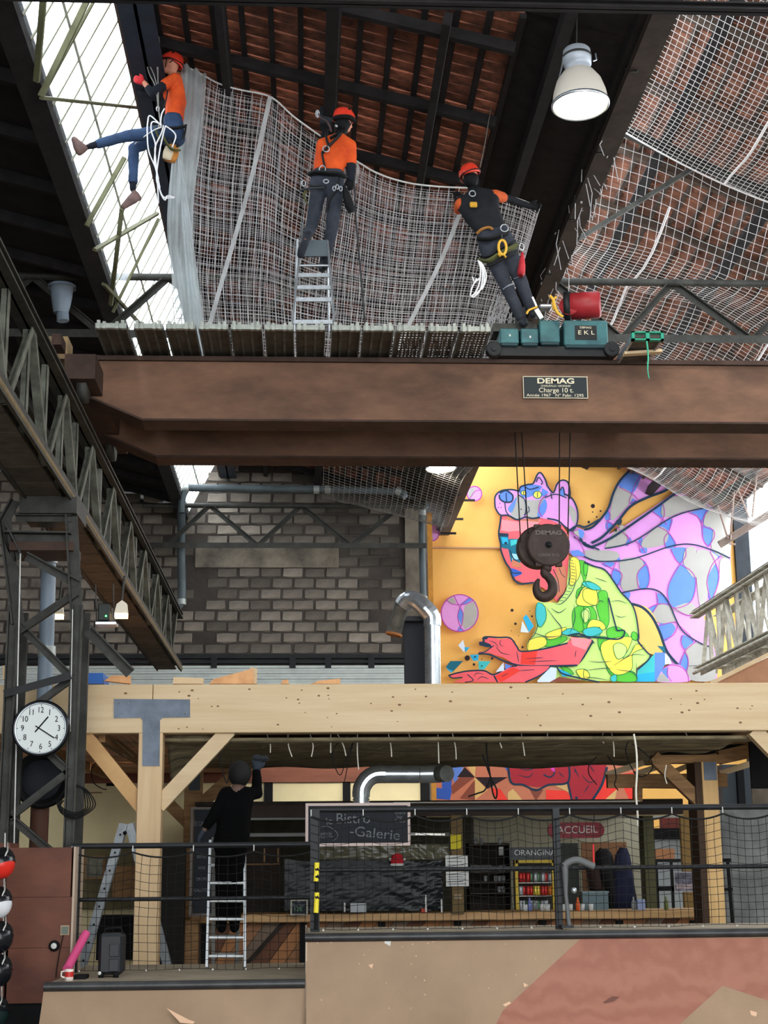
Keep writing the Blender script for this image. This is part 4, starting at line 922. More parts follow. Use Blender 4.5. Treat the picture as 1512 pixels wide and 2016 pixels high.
# ---- things on the lower deck
cs = root('speaker_case', 'black wheeled hard case standing on the lower deck', 'case', P(215,1918,12.9))
X0, X1, Z0, Z1 = P(193,1880,12.9).x, P(242,1880,12.9).x, zd2, P(215,1838,12.9).z
MB().rbox((X0, 12.9, Z0+.02), (X1, 13.12, Z1), .025).build('shell', mat('black_plastic_case', (30,32,36), .45), cs)
for z in (.28, .62): MB().rbox((X0+.09, 12.885, Z0+(Z1-Z0)*z-.05), (X1-.03, 12.9, Z0+(Z1-Z0)*z+.05), .005).build('latch_panel', mat('charcoal_plastic', (44,46,50), .5), cs)
for x in (X0+.03, X1-.05): MB().lathe([(0,-.02),(.022,-.02),(.022,.02),(0,.02)], (x, 12.89, Z0+.022), axis=(1,0,0)).build('wheel', blackm, cs)
MB().tube([(X0+.03,12.95,Z1-.01),(X0+.05,12.95,Z1+.035),(X1-.03,12.95,Z1+.045),(X1-.01,12.95,Z1-.01)], .009, 6).build('handle', blackm, cs)
MB().lathe([(0,0),(.014,0),(.014,.006),(0,.006)], P(196,1916,12.85), axis=(0,-1,0)).build('hub_cap', whitep, cs)
pk = root('foam_tube', 'pink foam tube leaning against the left railing', 'foam tube', P(130,1912,12.75))
MB().tube([P(132,1908,12.9), P(169,1838,13.3)], .036, 16).build('tube_body', mat('hot_pink_foam', (224, 84, 138), .8), pk)
mg = root('mug', 'red and white mug at the corner of the lower deck', 'mug', P(136,1922,12.6))
c = V((P(136,1921,12.6).x, 12.6, zd2)); rr_ = .034
MB().lathe([(0,0),(rr_,0),(rr_,.03)], c).build('base_band', mat('off_white_china', (236,222,212), .3), mg)
MB().lathe([(rr_,.03),(rr_*1.01,.07)], c).build('red_band', mat('red_china', (196,48,44), .3), mg)
MB().lathe([(rr_*1.01,.07),(rr_*1.03,.088),(rr_*.92,.088),(rr_*.9,.02),(0,.02)], c).build('rim', mat('off_white_china', (236,222,212), .3), mg)
MB().tube([c+V((-.033,0,.075)), c+V((-.06,0,.07)), c+V((-.062,0,.035)), c+V((-.033,0,.025))], .007, 8).build('handle', mat('off_white_china', (236,222,212), .3), mg)
MB().rbox((P(145,1917,12.8).x, 12.75, zd2), (P(171,1917,12.8).x, 12.95, zd2+.03), .006).build('tool_box', blackm, None, 'small flat black box beside the mug', 'box')
# ---- helmets on the left edge
hs = root('hanging_strap', 'white strap hung with helmets at the lower left edge', 'strap', P(8,1990,12.6))
MB().tube([P(10,1640,12.75), P(6,1850,12.75), P(2,1990,12.75)], .018, 4, flat=.3).build('webbing', whitep, hs)
hb, hr, hw = mat('glossy_black_shell', (24,26,30), .2), mat('glossy_red_shell', (222,48,36), .3), mat('glossy_white_shell', (226,228,232), .25)
for (px, py, m1, m2, lab) in ((0,1700,hr,hb,'red and black helmet, topmost on the left strap'),(-6,1778,hw,hb,'white helmet hung second from the top on the left strap'),(-4,1846,hb,hb,'glossy black helmet hung below the white one'),(-6,1912,hb,hb,'black helmet hung second from the bottom of the left strap'),(-12,1994,mat('dark_green_shell',(30,46,44),.3),hb,'dark helmet at the bottom left corner of the picture')):
    h = root('helmet', lab, 'helmet', P(px, py, 12.6), 'helmets hung on the left strap'); c = P(px, py, 12.6); r = .118
    MB().lathe([(r*math.sin(a), r*math.cos(a)*1.05) for a in np.linspace(.001, 1.75, 10)], c, axis=V((.35,-.2,-.9)), n=26).build('shell', m1, h)
    MB().lathe([(r*1.0, .03),(r*1.05,.0),(r*1.03,-.03),(r*.9,-.03),(r*.85,.0)], c, axis=V((.35,-.2,-.9)), n=26).build('rim', m2, h)
    MB().ball(c+V((.02,.0,.03)), r*.84, 14).build('padding', blackm, h)
    for k in (-1, 1): MB().tube([c+V((.04*k, -.1, .02)), c+V((.07,-.08,.1)), c+V((.05, .02, .16))], .006, 5).build('chin_strap', whitep if k > 0 else blackm, h)
# ---- ladders
def ladder(name, label, a0, a1, b0, b1, rungs, m, rw=.025, rd=.06, cat='ladder', parent=None, step=False):
    rt = parent or root(name, label, cat, (V(a0)+V(b0))/2)
    MB().beam(a0, a1, rw, rd, up=(0,1,0)).build('side_rail', m, rt); MB().beam(b0, b1, rw, rd, up=(0,1,0)).build('side_rail', m, rt)
    for i in range(rungs):
        t = (i+.6)/rungs; p, q = V(a0).lerp(V(a1), t), V(b0).lerp(V(b1), t)
        if step: MB().beam(p, q, .09, .03).build('step', m, rt)
        else: MB().tube([p, q], .014, 8).build('rung', m, rt)
    return rt
# worker's ladder behind the left netting (two sections)
al2 = mat('silver_ladder', (190,194,196), .4, .5, vary=.1)
lA = root('extension_ladder', 'silver ladder under the man in black behind the netting', 'ladder', P(443,1905,13.9))
ladder('', '', P(407,1905,13.8), P(414,1655,14.15), P(482,1905,13.8), P(482,1655,14.15), 7, al2, .022, .05, parent=lA)
ladder('', '', P(420,1900,14.6), P(420,1650,14.2), P(466,1900,14.6), P(474,1650,14.2), 7, mat('dull_ladder', (130,132,130), .5, .4), .03, .05, parent=lA)
for o in (14.15,): pass
# A-frame ladder, side view
lB = root('step_ladder', 'tall grey A-frame ladder seen side-on behind the left post', 'ladder', P(245,1905,16.4))
gal = mat('grey_alu_profile', (168,174,178), .45, .4, c2=(130,134,136), scale=5)
ladder('', '', P(160,1905,16.2), P(243,1622,16.2), P(162,1905,16.8), P(246,1622,16.8), 9, gal, .085, .03, parent=lB)
ladder('', '', P(330,1905,16.25), P(254,1622,16.25), P(332,1905,16.75), P(257,1622,16.75), 9, gal, .085, .03, parent=lB)
MB().lathe([(0,0),(.02,0),(.02,.01),(0,.01)], P(246,1640,16.1), axis=(0,-1,0)).build('hinge', blackm, lB)
for i in range(8): 
    t = (i+.4)/8; p = P(160+83*t, 1905-283*t, 16.13); MB().lathe([(0,.006),(.011,.006),(.011,0)], p, axis=(0,-1,0), n=10, smooth=False).build('rivet', blackm, lB)
# ================================================================ bar area under the mezzanine
# background walls
cw = root('wall_cream', 'cream painted wall and fascia behind the rear frame', None, (0,23,0), kind='structure')
D = 23.0
MB().bpx(-160, 1546, 384, 2300, D, .1).build('wall_panel', creamw, cw)
redf = mat('red_brown_fascia', (150, 92, 72), .7, 0, c2=(120, 72, 56), scale=1.5, stretch=(.5,1,3))
MB().bpx(-160, 1499, 860, 1541, D-.12, .14).build('fascia_board', redf, cw)
MB().bpx(-160, 1541, 400, 1560, D-.06, .1).build('cream_rail', creamw, cw)
for (x0, x1) in ((384,520),(537,675),(690,828)): MB().bpx(x0, 1541, x1, 1582, D-.02, .1).build('clerestory_panel', creamw, cw)
for (x0, x1) in ((520,537),(675,690),(828,846)): MB().bpx(x0, 1538, x1, 1584, D-.06, .14).build('dark_post', blackm, cw)
MB().bpx(-60, 1560, 200, 1562, D-.14, .08).build('seam', timbd, cw)
MB().bpx(209, 1542, 225, 1547, D-.2, .08).build('junction_box', blackm, cw)
dkw = mat('dark_olive_interior', (78, 76, 62), .85, vary=.2); gryw = mat('grey_beige_interior', (186, 182, 160), .85, vary=.06)
dkb = mat('dark_brown_interior', (46, 38, 32), .8, vary=.25)
iw = root('wall_bar', 'dim interior walls of the bar', None, (3,24,0), kind='structure')
MB().bpx(384, 1584, 935, 1900, 23.4, .1).build('wall_panel', dkw, iw)
MB().bpx(935, 1584, 1290, 1900, 23.4, .1).build('wall_panel', gryw, iw)
MB().bpx(1290, 1650, 1425, 1900, 23.4, .1).build('wall_panel', mat('pale_blue_grey_wall', (176,182,184), .8, vary=.08), iw)
MB().bpx(1425, 1590, 1620, 1900, 21.5, .1).build('wall_panel', mat('rough_grey_wall', (134,136,134), .9, 0, c2=(96,98,98), scale=3), iw)
MB().bpx(1300, 1600, 1372, 1650, 23.35, .05).build('red_panel', mat('dull_red_panel', (120,54,46), .7), iw)
MB().bpx(1290, 1630, 1430, 1652, 23.25, .1).build('dark_shelf', blackm, iw)
MB().bpx(1425, 1505, 1480, 1650, 22.5, .3).build('dark_duct', mat('blue_black_duct', (52,60,66), .5, .3), iw)
MB().bpx(1455, 1505, 1468, 1650, 22.4, .1).build('dark_pipe', blackm, iw)
MB().bpx(1480, 1500, 1620, 1592, 23, .1).build('wall_panel', mat('dim_wall', (96,86,74), .9, vary=.2), iw)
# bar canopy / ceiling
bc = root('bar_canopy', 'dark canopy frame over the bar', None, (3,19.5,2.3), kind='structure')
zc_ = P(800,1584,19.5).z
MB().bpx(478, 1583, 1345, 1606, 19.5, .12).build('fascia_board', mat('dark_brown_fascia', (58,44,38), .7, vary=.2), bc)
MB().box((P(384,1590,19.5).x, 19.5, zc_), (P(1345,1590,19.5).x, 23.4, zc_+.05)).build('ceiling_panel', dkb, bc)
MB().bpx(480, 1604, 612, 1614, 19.6, .1).build('grey_rail', mat('dim_grey_rail', (120,120,116), .5, .3), bc)
MB().bpx(840, 1596, 1345, 1607, 20.2, .1).build('cream_strip', creamw, bc)
MB().bpx(480, 1640, 612, 1647, 20.5, .1).build('dark_shelf', mat('dim_grey_rail', (120,120,116), .5, .3), bc)
# tube lights in the bar
for x0, x1, yy, lab in ((905,975,1601,'short white tube lamp under the canopy above the shelves'),(810,880,1642,'dim tube lamp left of the yellow paper')):
    t = root('tube_lamp', lab, 'lamp', P(x0,yy,19.9)); MB().tube([P(x0,yy,19.9), P(x1,yy+1,19.9)], .014, 8).build('tube', mat('lamp_tube', (235,235,225), .3, emit=.9), t); MB().bpx(x0-3, yy-3, x0+8, yy+3, 19.88, .06).build('fitting', whitep, t); MB().bpx(x1-4, yy-3, x1+8, yy+4, 19.88, .06).build('fitting', mat('grey_fitting',(150,150,145),.5), t)
# counter
BC = 19.6
ct = root('bar_counter', 'long pale-topped bar counter with wood plank front', 'counter', P(880,1900,BC))
zt_c = P(880, 1795, BC).z
ctop = mat('counter_timber', (206,164,110), .5, 0, c2=(176,134,86), scale=3, stretch=(.4,2,4))
MB().rbox((P(377,1800,BC).x, BC-.25, zt_c-.10), (P(1389,1800,BC).x, BC+.55, zt_c), .012).build('worktop', ctop, ct)
cols = [mat('front_plank_%s' % n, c, .7, vary=.12) for n, c in (('tan',(158,112,76)),('orange',(176,120,76)),('brown',(112,72,50)),('grey',(130,110,92)))]
X0, X1 = P(388,1850,BC).x, P(1380,1850,BC).x; zb_c = 0.0; zt2 = zt_c-.1; Hc = zt2
nn = 0; x = X0-.9
while x < X1:
    pts_ = [(x, zb_c), (x+.19, zb_c), (x+.19+Hc*.75, zt2), (x+Hc*.75, zt2)]
    pts_ = [(max(X0, min(X1, a)), c_) for a, c_ in pts_]
    if pts_[1][0] > pts_[0][0]+.01 or pts_[2][0] > pts_[3][0]+.01:
        q = [pts_[0]] if False else []
        uniq = []
        for p_ in pts_:
            if not uniq or (abs(p_[0]-uniq[-1][0])+abs(p_[1]-uniq[-1][1]) > .004): uniq.append(p_)
        if len(uniq) > 2: MB().prism(uniq, BC, BC+.03+.01*(nn % 2)).build('plank', cols[(nn*7) % 4], ct)
    x += .2; nn += 1
for px_ in (396, 590, 745, 895, 1063, 1215, 1362): MB().bpx(px_, 1812, px_+14, 1900, BC-.06, .06).build('upright', blackm, ct)
MB().beam(P(486,1897,BC-.08), P(562,1812,BC-.08), .05, .03, up=(0,1,0)).build('strut', dkb, ct)
# big menu board at left
def board(name, label, x0, y0, x1, y1, D, fm, fw=.05, cat='chalkboard'):
    rt = root(name, label, cat, P((x0+x1)/2, y1, D)); MB().bpx(x0, y0, x1, y1, D, .03).build('slate', mat('chalkboard_black', (26,30,38), .7, vary=.1), rt)
    a = P(x0, y0, D); b_ = P(x1, y1, D); f = fw
    for q in (((a.x-f,D-.02,a.z),(b_.x+f,D+.03,a.z+f)),((a.x-f,D-.02,b_.z-f),(b_.x+f,D+.03,b_.z)),((a.x-f,D-.02,b_.z),(a.x,D+.03,a.z)),((b_.x,D-.02,b_.z),(b_.x+f,D+.03,a.z))): MB().box(*q).build('frame', fm, rt)
    return rt
chalk = mat('chalk_white', (118,122,126), .9); chalkg = mat('chalk_green', (120,170,130), .9)
pinkf = mat('pale_pink_frame', (222,200,192), .6); grf = mat('grey_wood_frame', (112,104,98), .7)
b1 = board('menu_board', 'tall black menu chalkboard left of the man on the ladder', 381, 1594, 440, 1798, 18.6, grf, .03)
text('LES CAFÉS', 394, 1622, 9, 18.585, chalk, parent=b1, rot=-math.pi/2*0, squash=.5)
for i in range(5): text(('SOFT','BIERES','VINS','SIROPS','GALETTES')[i], 397, 1665+i*22, 6, 18.585, chalk, parent=b1, squash=.8)
b2 = board('sign_board', 'pink-framed chalkboard with large chalk handwriting behind the upper railing', 607, 1587, 803, 1659, 16.8, pinkf, .03)
text('le', 648, 1617, 14, 16.785, chalk, parent=b2, rot=.1); text('Bistro', 695, 1612, 20, 16.785, chalk, parent=b2); text('-Galerie', 738, 1641, 19, 16.785, chalk, parent=b2, rot=-.1, squash=1.15)
text('snack', 788, 1600, 7, 16.785, chalk, parent=b2); text('bar', 787, 1608, 7, 16.785, chalk, parent=b2); text('& Co', 787, 1616, 7, 16.785, chalk, parent=b2)
text('galerie', 642, 1641, 6, 16.785, chalk, parent=b2); text('snack bar', 642, 1647, 6, 16.785, chalk, parent=b2)
MB().tube([P(x,y,16.78) for x, y in cr([(628,1630),(645,1627),(662,1638),(664,1648),(655,1656)],4)], .004, 5).build('chalk_arc', chalk, b2)
b3 = board('sign_board', 'small chalkboard with green writing standing on the counter', 575, 1774, 603, 1799, 19.2, mat('pale_upright',(176,170,156),.6), .02)
text('le', 588, 1775, 7, 19.185, chalk, parent=b3); text('Burger', 588, 1782, 6.5, 19.185, chalk, parent=b3); text('12€', 587, 1790, 8, 19.185, chalkg, parent=b3)
# black plastic sheet on the bar front opening
plas = bpy.data.materials.new('shiny_black_plastic_film'); plas.use_nodes = True; pbn = plas.node_tree.nodes['Principled BSDF']
pbn.inputs['Base Color'].default_value = (.012,.014,.017,1); pbn.inputs['Roughness'].default_value = .2; pbn.inputs['Specular IOR Level'].default_value = .12
def fpl(u, v):
    x = 560+u*312; y = 1690+v*103+ (6*math.sin(u*9)*(1-v)); q = P(x, y, 19.45)
    w_ = .10+1.1*max(0, u-.66); k = noise.noise(V((u*9-v*3, v*3+u*3, 0)))*.03*w_ + abs(noise.noise(V((u*20+v*12, v*7-u*8, 3))))*.04*w_
    return q + V((0, k, 0))
sheet(fpl, 120, 50, 'plastic_sheet', plas, None, 0, label='shiny black plastic sheet hung over the middle of the bar', cat='plastic sheet')
clr = mat('milky_clear_plastic', (104,100,80), .22)
sheet(lambda u, v: P(612+u*275, 1662+v*30, 19.4)+V((0, .05*noise.noise(V((u*20-v*3, v*3, 1))), 0)), 60, 6, 'plastic_sheet', clr, None, 0, label='clear plastic strip above the black plastic sheet', cat='plastic sheet')
orn = root('hanging_ornament', 'small red costume ornament with white trim hung on the plastic sheet', 'ornament', P(783,1700,19.2))
MB().lathe([(.02,.09),(.06,.07),(.085,.0),(.08,-.03),(0,-.035)], P(782,1695,19.2), n=18, scale=(1,.5)).build('coat', mat('red_felt', (190,30,40), .8), orn)
MB().lathe([(.08,-.03),(.09,-.045),(.08,-.06),(0,-.06)], P(782,1695,19.2), n=18, scale=(1,.5)).build('fur_trim', whitep, orn)
for x in (768,796): MB().ball(P(x,1692,19.2), .018, 8).build('cuff', whitep, orn)
MB().tube([P(782,1683,19.2), P(782,1665,19.2)], .006, 5).build('hanging_cord', timbd, orn)
# dark display shelves left (behind ladder)
sh = root('display_cabinet', 'dark cabinet with small pale panes right of the ladder', 'cabinet', P(520,1795,20.6))
MB().bpx(484, 1660, 552, 1798, 20.8, .3).build('body', dkb, sh); MB().bpx(485, 1700, 551, 1703, 20.75, .1).build('shelf_edge', timbd, sh)
for x0 in (519, 546): MB().bpx(x0, 1670, x0+3, 1698, 20.75, .05).build('frame_strip', timbd, sh)
# notices on a post
po = root('wooden_post', 'wooden post carrying the notices in the bar', 'post', P(902,1800,19.2))
MB().bpx(889, 1605, 912, 1800, 19.3, .12).build('shaft', mat('olive_brown_wood', (112,92,56), .7), po)
for (x0,y0,x1,y1,m,lab,D,lines) in ((887,1643,908,1672,mat('yellow_paper',(214,196,44),.7),'yellow sheet of paper at the top of the wooden post',19.26,0),(877,1684,921,1710,whitep,'upper white notice on the wooden post',19.25,3),(878,1716,923,1745,whitep,'lower white notice on the wooden post',19.24,5),(894,1760,909,1770,mat('tan_label',(150,130,100),.7),'small label low on the wooden post',19.26,1)):
    nt_ = root('notice', lab, 'notice', P(x0,y1,D)); MB().bpx(x0, y0, x1, y1, D, .006).build('paper', m, nt_)
    b = MB()
    for i in range(lines):
        y = y0+5+i*(y1-y0-6)/max(1, lines); b.bpx(x0+4, y, x1-5-(i % 2)*6, y+1.6, D-.002, .002)
    if lines: b.build('print_lines', mat('grey_print', (120,120,124), .8), nt_)
# shelf unit with glasses
su = root('shelf_unit', 'dark shelf unit with glasses between the notices and the fridge', 'shelf', P(965,1798,21.5))
MB().bpx(925, 1660, 1004, 1800, 21.9, .05).build('back_panel', dkb, su)
for y in (1662, 1716, 1737, 1758): MB().bpx(925, y, 1004, y+2.2, 21.5, .4).build('shelf', mat('dim_brown_shelf', (84,72,60), .7), su)
for x in (924, 1003): MB().bpx(x, 1660, x+2, 1800, 21.5, .4).build('side_panel', dkb, su)
MB().bpx(982, 1667, 991, 1684, 21.45, .01).build('white_tag', whitep, su)
glassy = mat('dull_glassware', (150,152,150), .2, 0, spec=.8)
gl_me = MB().lathe([(0,0),(.022,0),(.026,.02),(.028,.085),(.024,.085),(.022,.01),(0,.01)], (0,0,0), n=10).mesh('glass', glassy)
k = 0
for y, xsn in ((1716, (930,937,944,951,958,965,985,992)), (1737, (956,976,984,992)), (1758, (983,991)), (1662,(936,948,984))):
    for i_, x in enumerate(xsn):
        q = P(x, y, 21.6); o = put(gl_me, 'drinking_glass', None, 'small glass, %s from the left on the %s shelf of the dark shelf unit' % (('first','second','third','fourth','fifth','sixth','seventh','eighth')[i_], {1662:'top',1716:'second',1737:'third',1758:'lowest'}[y]), 'glass', 'glasses on the shelf unit', loc=(q.x, 21.6, P(x, y, 21.5).z+.002)); k += 1
# fridge
fg = root('drinks_fridge', 'yellow-framed drinks fridge with black header in the bar', 'fridge', P(1050,1798,20.6))
fy = mat('yellow_fridge_frame', (208,176,40), .5)
MB().bpx(1003, 1668, 1093, 1693, 20.5, .5).build('header_panel', mat('fridge_header', (18,20,26), .4), fg)
text('ORANGINA', 1053, 1679, 11, 20.49, mat('header_white', (214,216,214), .5), parent=fg, squash=1.0)
MB().bpx(1012, 1693, 1094, 1800, 20.95, .05).build('back_panel', mat('fridge_inside', (54,50,46), .6), fg)
for r in ((1015,1693,1021,1797),(1088,1693,1093,1797),(1015,1693,1093,1699)): MB().bpx(*r, 20.5, .08).build('door_frame', fy, fg)
for y in (1737, 1763, 1792): MB().bpx(1021, y, 1088, y+2, 20.55, .35).build('shelf', mat('wire_shelf', (150,145,135), .4, .3), fg)
can = MB().lathe([(0,0),(.028,0),(.033,.01),(.033,.11),(.027,.12),(0,.12)], (0,0,0), n=12)
cmes = [(n, can.mesh('can', mat(n+'_can', c, .35, .3))) for n, c in (('red',(190,44,40)),('orange',(214,120,40)),('yellow',(214,190,70)),('silver',(170,174,176)),('green',(80,120,84)))]
ORD = ('first','second','third','fourth','fifth','sixth','seventh','eighth','ninth')
row = {1737: 'on the upper fridge shelf', 1763: 'on the middle fridge shelf', 1792: 'on the bottom fridge shelf'}
for y, seq in ((1737, (0,0,0,4,3,4,3,0,3)), (1763, (3,0,0,0,2,2,0,0,1)), (1792, (3,3,4,3,3,4,3,3))):
    for i, c_ in enumerate(seq):
        x = 1026+i*7.2; q = P(x, y, 20.6); put(cmes[c_][1], 'drink_can', None, '%s drink can, %s from the left %s' % (cmes[c_][0], ORD[i], row[y]), 'can', 'cans %s' % row[y], loc=(q.x, 20.62+.05*(i % 2), P(x, y, 20.55).z+.002))
# ACCUEIL board
ac = root('welcome_sign', 'dark red rounded board painted ACCUEIL above the bar', 'sign', P(1134,1650,19.9))
D = 19.9; w = (P(1190,1634,D).x-P(1078,1634,D).x)/2; h = (P(1134,1619,D).z-P(1134,1650,D).z)/2; c = P(1134,1634.5,D)
pl_ = [(c.x+(w-h)*s+h*math.cos(a)*1.0, c.z+h*math.sin(a)) for s, a0 in ((1,-90),(-1,90)) for a in [math.radians(a0+i*15) for i in range(13)]]
MB().prism(pl_, D, D+.03).build('board', mat('dark_red_board', (140,22,38), .5), ac)
text('ACCUEIL', 1137, 1634, 14.5, D-.004, mat('sign_white', (214,206,200), .7), parent=ac, squash=.98, rot=.02)
for x in (1100,1170): MB().tube([P(x,1618,D), P(x,1605,D)], .005, 5).build('hanging_cord', blackm, ac)
# coat rack + coats
cb = root('coat_board', 'brown board with coats behind the counter', 'coat rack', P(1195,1795,22.5))
MB().bpx(1147, 1658, 1236, 1795, 22.6, .04).build('board', mat('brown_board', (120,84,56), .7), cb)
MB().bpx(1103, 1660, 1140, 1790, 22.9, .04).build('door_panel', mat('dark_grey_door', (60,66,64), .7), cb)
def coat(label, pts, D, m):
    b = MB(); v = []; n = 10
    for (xl_, xr__, y) in pts:
        for k in range(n+1):
            u = k/n; q = P(xl_+(xr__-xl_)*u, y, D); v.append(q + V((0, -.12*math.sin(math.pi*u)+.018*math.sin(u*22+y*.05), 0)))
    f = [(i*(n+1)+k, i*(n+1)+k+1, (i+1)*(n+1)+k+1, (i+1)*(n+1)+k) for i in range(len(pts)-1) for k in range(n)]
    b.add(v, f, 0, True); o = b.build('coat', m, None, label, 'coat', 'coats hanging on the board'); md = o.modifiers.new('thick', 'SOLIDIFY'); md.thickness = .03
coat('long navy coat hanging at the right of the board', [(1224,1230,1670),(1215,1236,1685),(1212,1240,1705),(1208,1245,1740),(1205,1250,1765),(1202,1254,1793)], 22.4, mat('navy_cloth', (24,28,56), .9, vary=.2))
coat('black coat hanging in the middle of the board', [(1184,1190,1672),(1176,1200,1680),(1175,1206,1700),(1190,1212,1740),(1196,1212,1790)], 22.45, mat('black_cloth', (18,16,20), .9))
coat('dark brown jacket hanging at the left of the board', [(1165,1170,1705),(1156,1178,1715),(1160,1182,1740),(1165,1184,1760)], 22.45, mat('dark_brown_cloth', (44,28,26), .9))
# things on the counter
tb_ = root('storage_box', 'teal grey storage box on the counter', 'box', P(1172,1794,19.6))
MB().bpx(1147, 1757, 1198, 1794, 19.75, .3).build('box_body', mat('teal_grey_box', (96,116,122), .6), tb_); MB().bpx(1146, 1755, 1199, 1758, 19.74, .32).build('lid', mat('teal_grey_lid', (120,138,142), .5), tb_)
cupm = MB().lathe([(0,0),(.03,0),(.036,.08),(.03,.08),(.027,.01),(0,.01)], (0,0,0), n=12).mesh('cup', mat('white_cup', (206,208,206), .4))
def on_counter(x, D=19.5): q = P(x, 1793, D); return (q.x, D, zt_c)
for x, l in ((1034,'left of the fridge foot'),(1068,'in front of the fridge'),(1078,'right before the railing post'),(1111,'just right of the railing post'),(1123,'third right of the railing post'),(1146,'left end of the teal box'),(1163,'in front of the teal box')):
    put(cupm, 'paper_cup', None, 'white cup on the counter, %s' % l, 'cup', 'cups on the counter', loc=on_counter(x))
bt = MB().lathe([(0,0),(.028,0),(.03,.09),(.012,.13),(.012,.16),(0,.16)], (0,0,0), n=12)
for x, n_, c_, lab in ((1043,'blue',(120,128,190),'pale blue bottle on the counter before the fridge'),(1138,'orange',(226,104,54),'orange-topped bottle on the counter left of the teal box'),(1248,'clear',(150,156,158),'small clear bottle on the counter beside the navy coat'),(1312,'leaf',(110,124,70),'small green plant bottle on the counter under the right poster')):
    put(bt.mesh('bottle', mat(n_+'_bottle', c_, .3)), 'bottle', None, lab, 'bottle', loc=on_counter(x))
put(MB().rbox((-.05,-.04,0),(.05,.04,.13),.005).mesh('carton', mat('blue_white_carton', (150,166,206), .6)), 'carton', None, 'blue and white carton at the right of the counter', 'carton', loc=on_counter(1262))
put(MB().rbox((-.04,-.04,0),(.04,.04,.05),.005).mesh('tub', mat('red_orange_tub', (206,70,40), .5)), 'plastic_tub', None, 'red orange tub on the counter at the end of the plastic sheet', 'tub', loc=on_counter(835,19.35))
fh = root('framed_card', 'grey framed card standing on the counter before the black plastic', 'card', P(706,1794,19.25)); MB().bpx(690, 1778, 721, 1796, 19.2, .02).build('card', mat('grey_card', (170,176,178), .3), fh); MB().bpx(677, 1777, 680, 1796, 19.2, .02).build('side_stick', whitep, fh)
MB().bpx(837, 1762, 840, 1796, 19.2, .02).build('white_stick', whitep, None, 'thin white upright stick on the counter, left one of two', 'stick'); MB().bpx(868, 1771, 871, 1796, 19.2, .02).build('white_stick', whitep, None, 'thin white upright stick on the counter, right one of two', 'stick')
# right end: posts, poster, stand
MB().bpx(1270, 1604, 1290, 1800, 20.6, .3).build('olive_column', mat('olive_column', (92,90,62), .8, vary=.1), None, 'olive painted column at the right end of the bar', 'column')
MB().bpx(1344, 1590, 1364, 1800, 20.9, .1).build('yellowish_post', mat('ochre_post', (142,112,62), .7), None, 'ochre wooden post behind the poster', 'post')
ps = root('poster', 'framed poster print hanging above the right end of the counter', 'poster', P(1358,1755,19.3))
MB().bpx(1327, 1716, 1389, 1756, 19.3, .02).build('frame', mat('pale_poster_frame', (190,186,190), .5), ps)
MB().bpx(1329.5, 1718, 1386.5, 1753.5, 19.29, .02).build('print', mat('mottled_poster_print', (150,146,160), .5, 0, c2=(62,60,76), scale=9), ps)
MB().bpx(1332, 1741, 1382, 1750, 19.285, .01).build('pale_print_band', mat('mottled_light_print', (210,190,190), .5, 0, c2=(120,90,100), scale=16), ps)
bx = MB().bpx(1291, 1671, 1328, 1691, 22.6, .3).build('cardboard_box', mat('cardboard', (156,108,74), .8), None, 'brown cardboard box on the black rack at right', 'box')
rk = root('black_rack', 'black tube rack at the right end of the bar', 'rack', P(1310,1800,21.8))
for r in ((1291,1691,1345,1697),(1295,1745,1330,1754)): MB().bpx(*r, 22.0, .3).build('shelf', blackm, rk)
for x in (1292, 1322): MB().bpx(x, 1697, x+5, 1800, 22.0, .04).build('leg', blackm, rk)
st = root('speaker_stand', 'black upright stand right of the pale post', 'stand', P(1440,1825,18))
MB().beam(P(1432,1690,18), P(1443,1826,18), .035, .03, up=(0,1,0)).build('pole', blackm, st); MB().bpx(1418, 1690, 1439, 1697, 18, .1).build('top_plate', blackm, st); MB().bpx(1424, 1748, 1443, 1754, 18, .1).build('shelf', blackm, st); MB().bpx(1428, 1817, 1452, 1823, 18, .3).build('foot', blackm, st)
# stuff behind the left railing
MB().bpx(155, 1660, 400, 1790, 22.8, .1).build('wall_panel', mat('olive_lower_wall', (112,104,74), .85, vary=.1), cw)
pf = root('framed_picture', 'dark framed picture behind the left netting', 'picture', P(190,1730,21)); MB().bpx(166, 1685, 206, 1731, 22.6, .03).build('frame', timbd, pf); MB().bpx(170, 1689, 202, 1727, 22.58, .03).build('print', mat('dark_print', (60,62,52), .4, 0, c2=(120,118,100), scale=8), pf)
MB().bpx(316, 1664, 362, 1905, 18.5, .2).build('dark_partition', mat('dark_partition', (30,27,25), .8, vary=.2), None, 'dark partition panel between the front post and the menu board', 'panel')
MB().bpx(222, 1705, 270, 1770, 21.5, .2).build('brown_cabinet', timbd, None, 'brown cabinet seen between the legs of the A-frame ladder', 'cabinet')
MB().bpx(190, 1802, 268, 1890, 20.5, .3).build('dark_crate', blackm, None, 'dark low cabinet behind the black case', 'cabinet')
MB().bpx(364, 1812, 390, 1905, 19.0, .1).build('brown_board', timbd, None, 'brown upright board below the menu board', 'board')
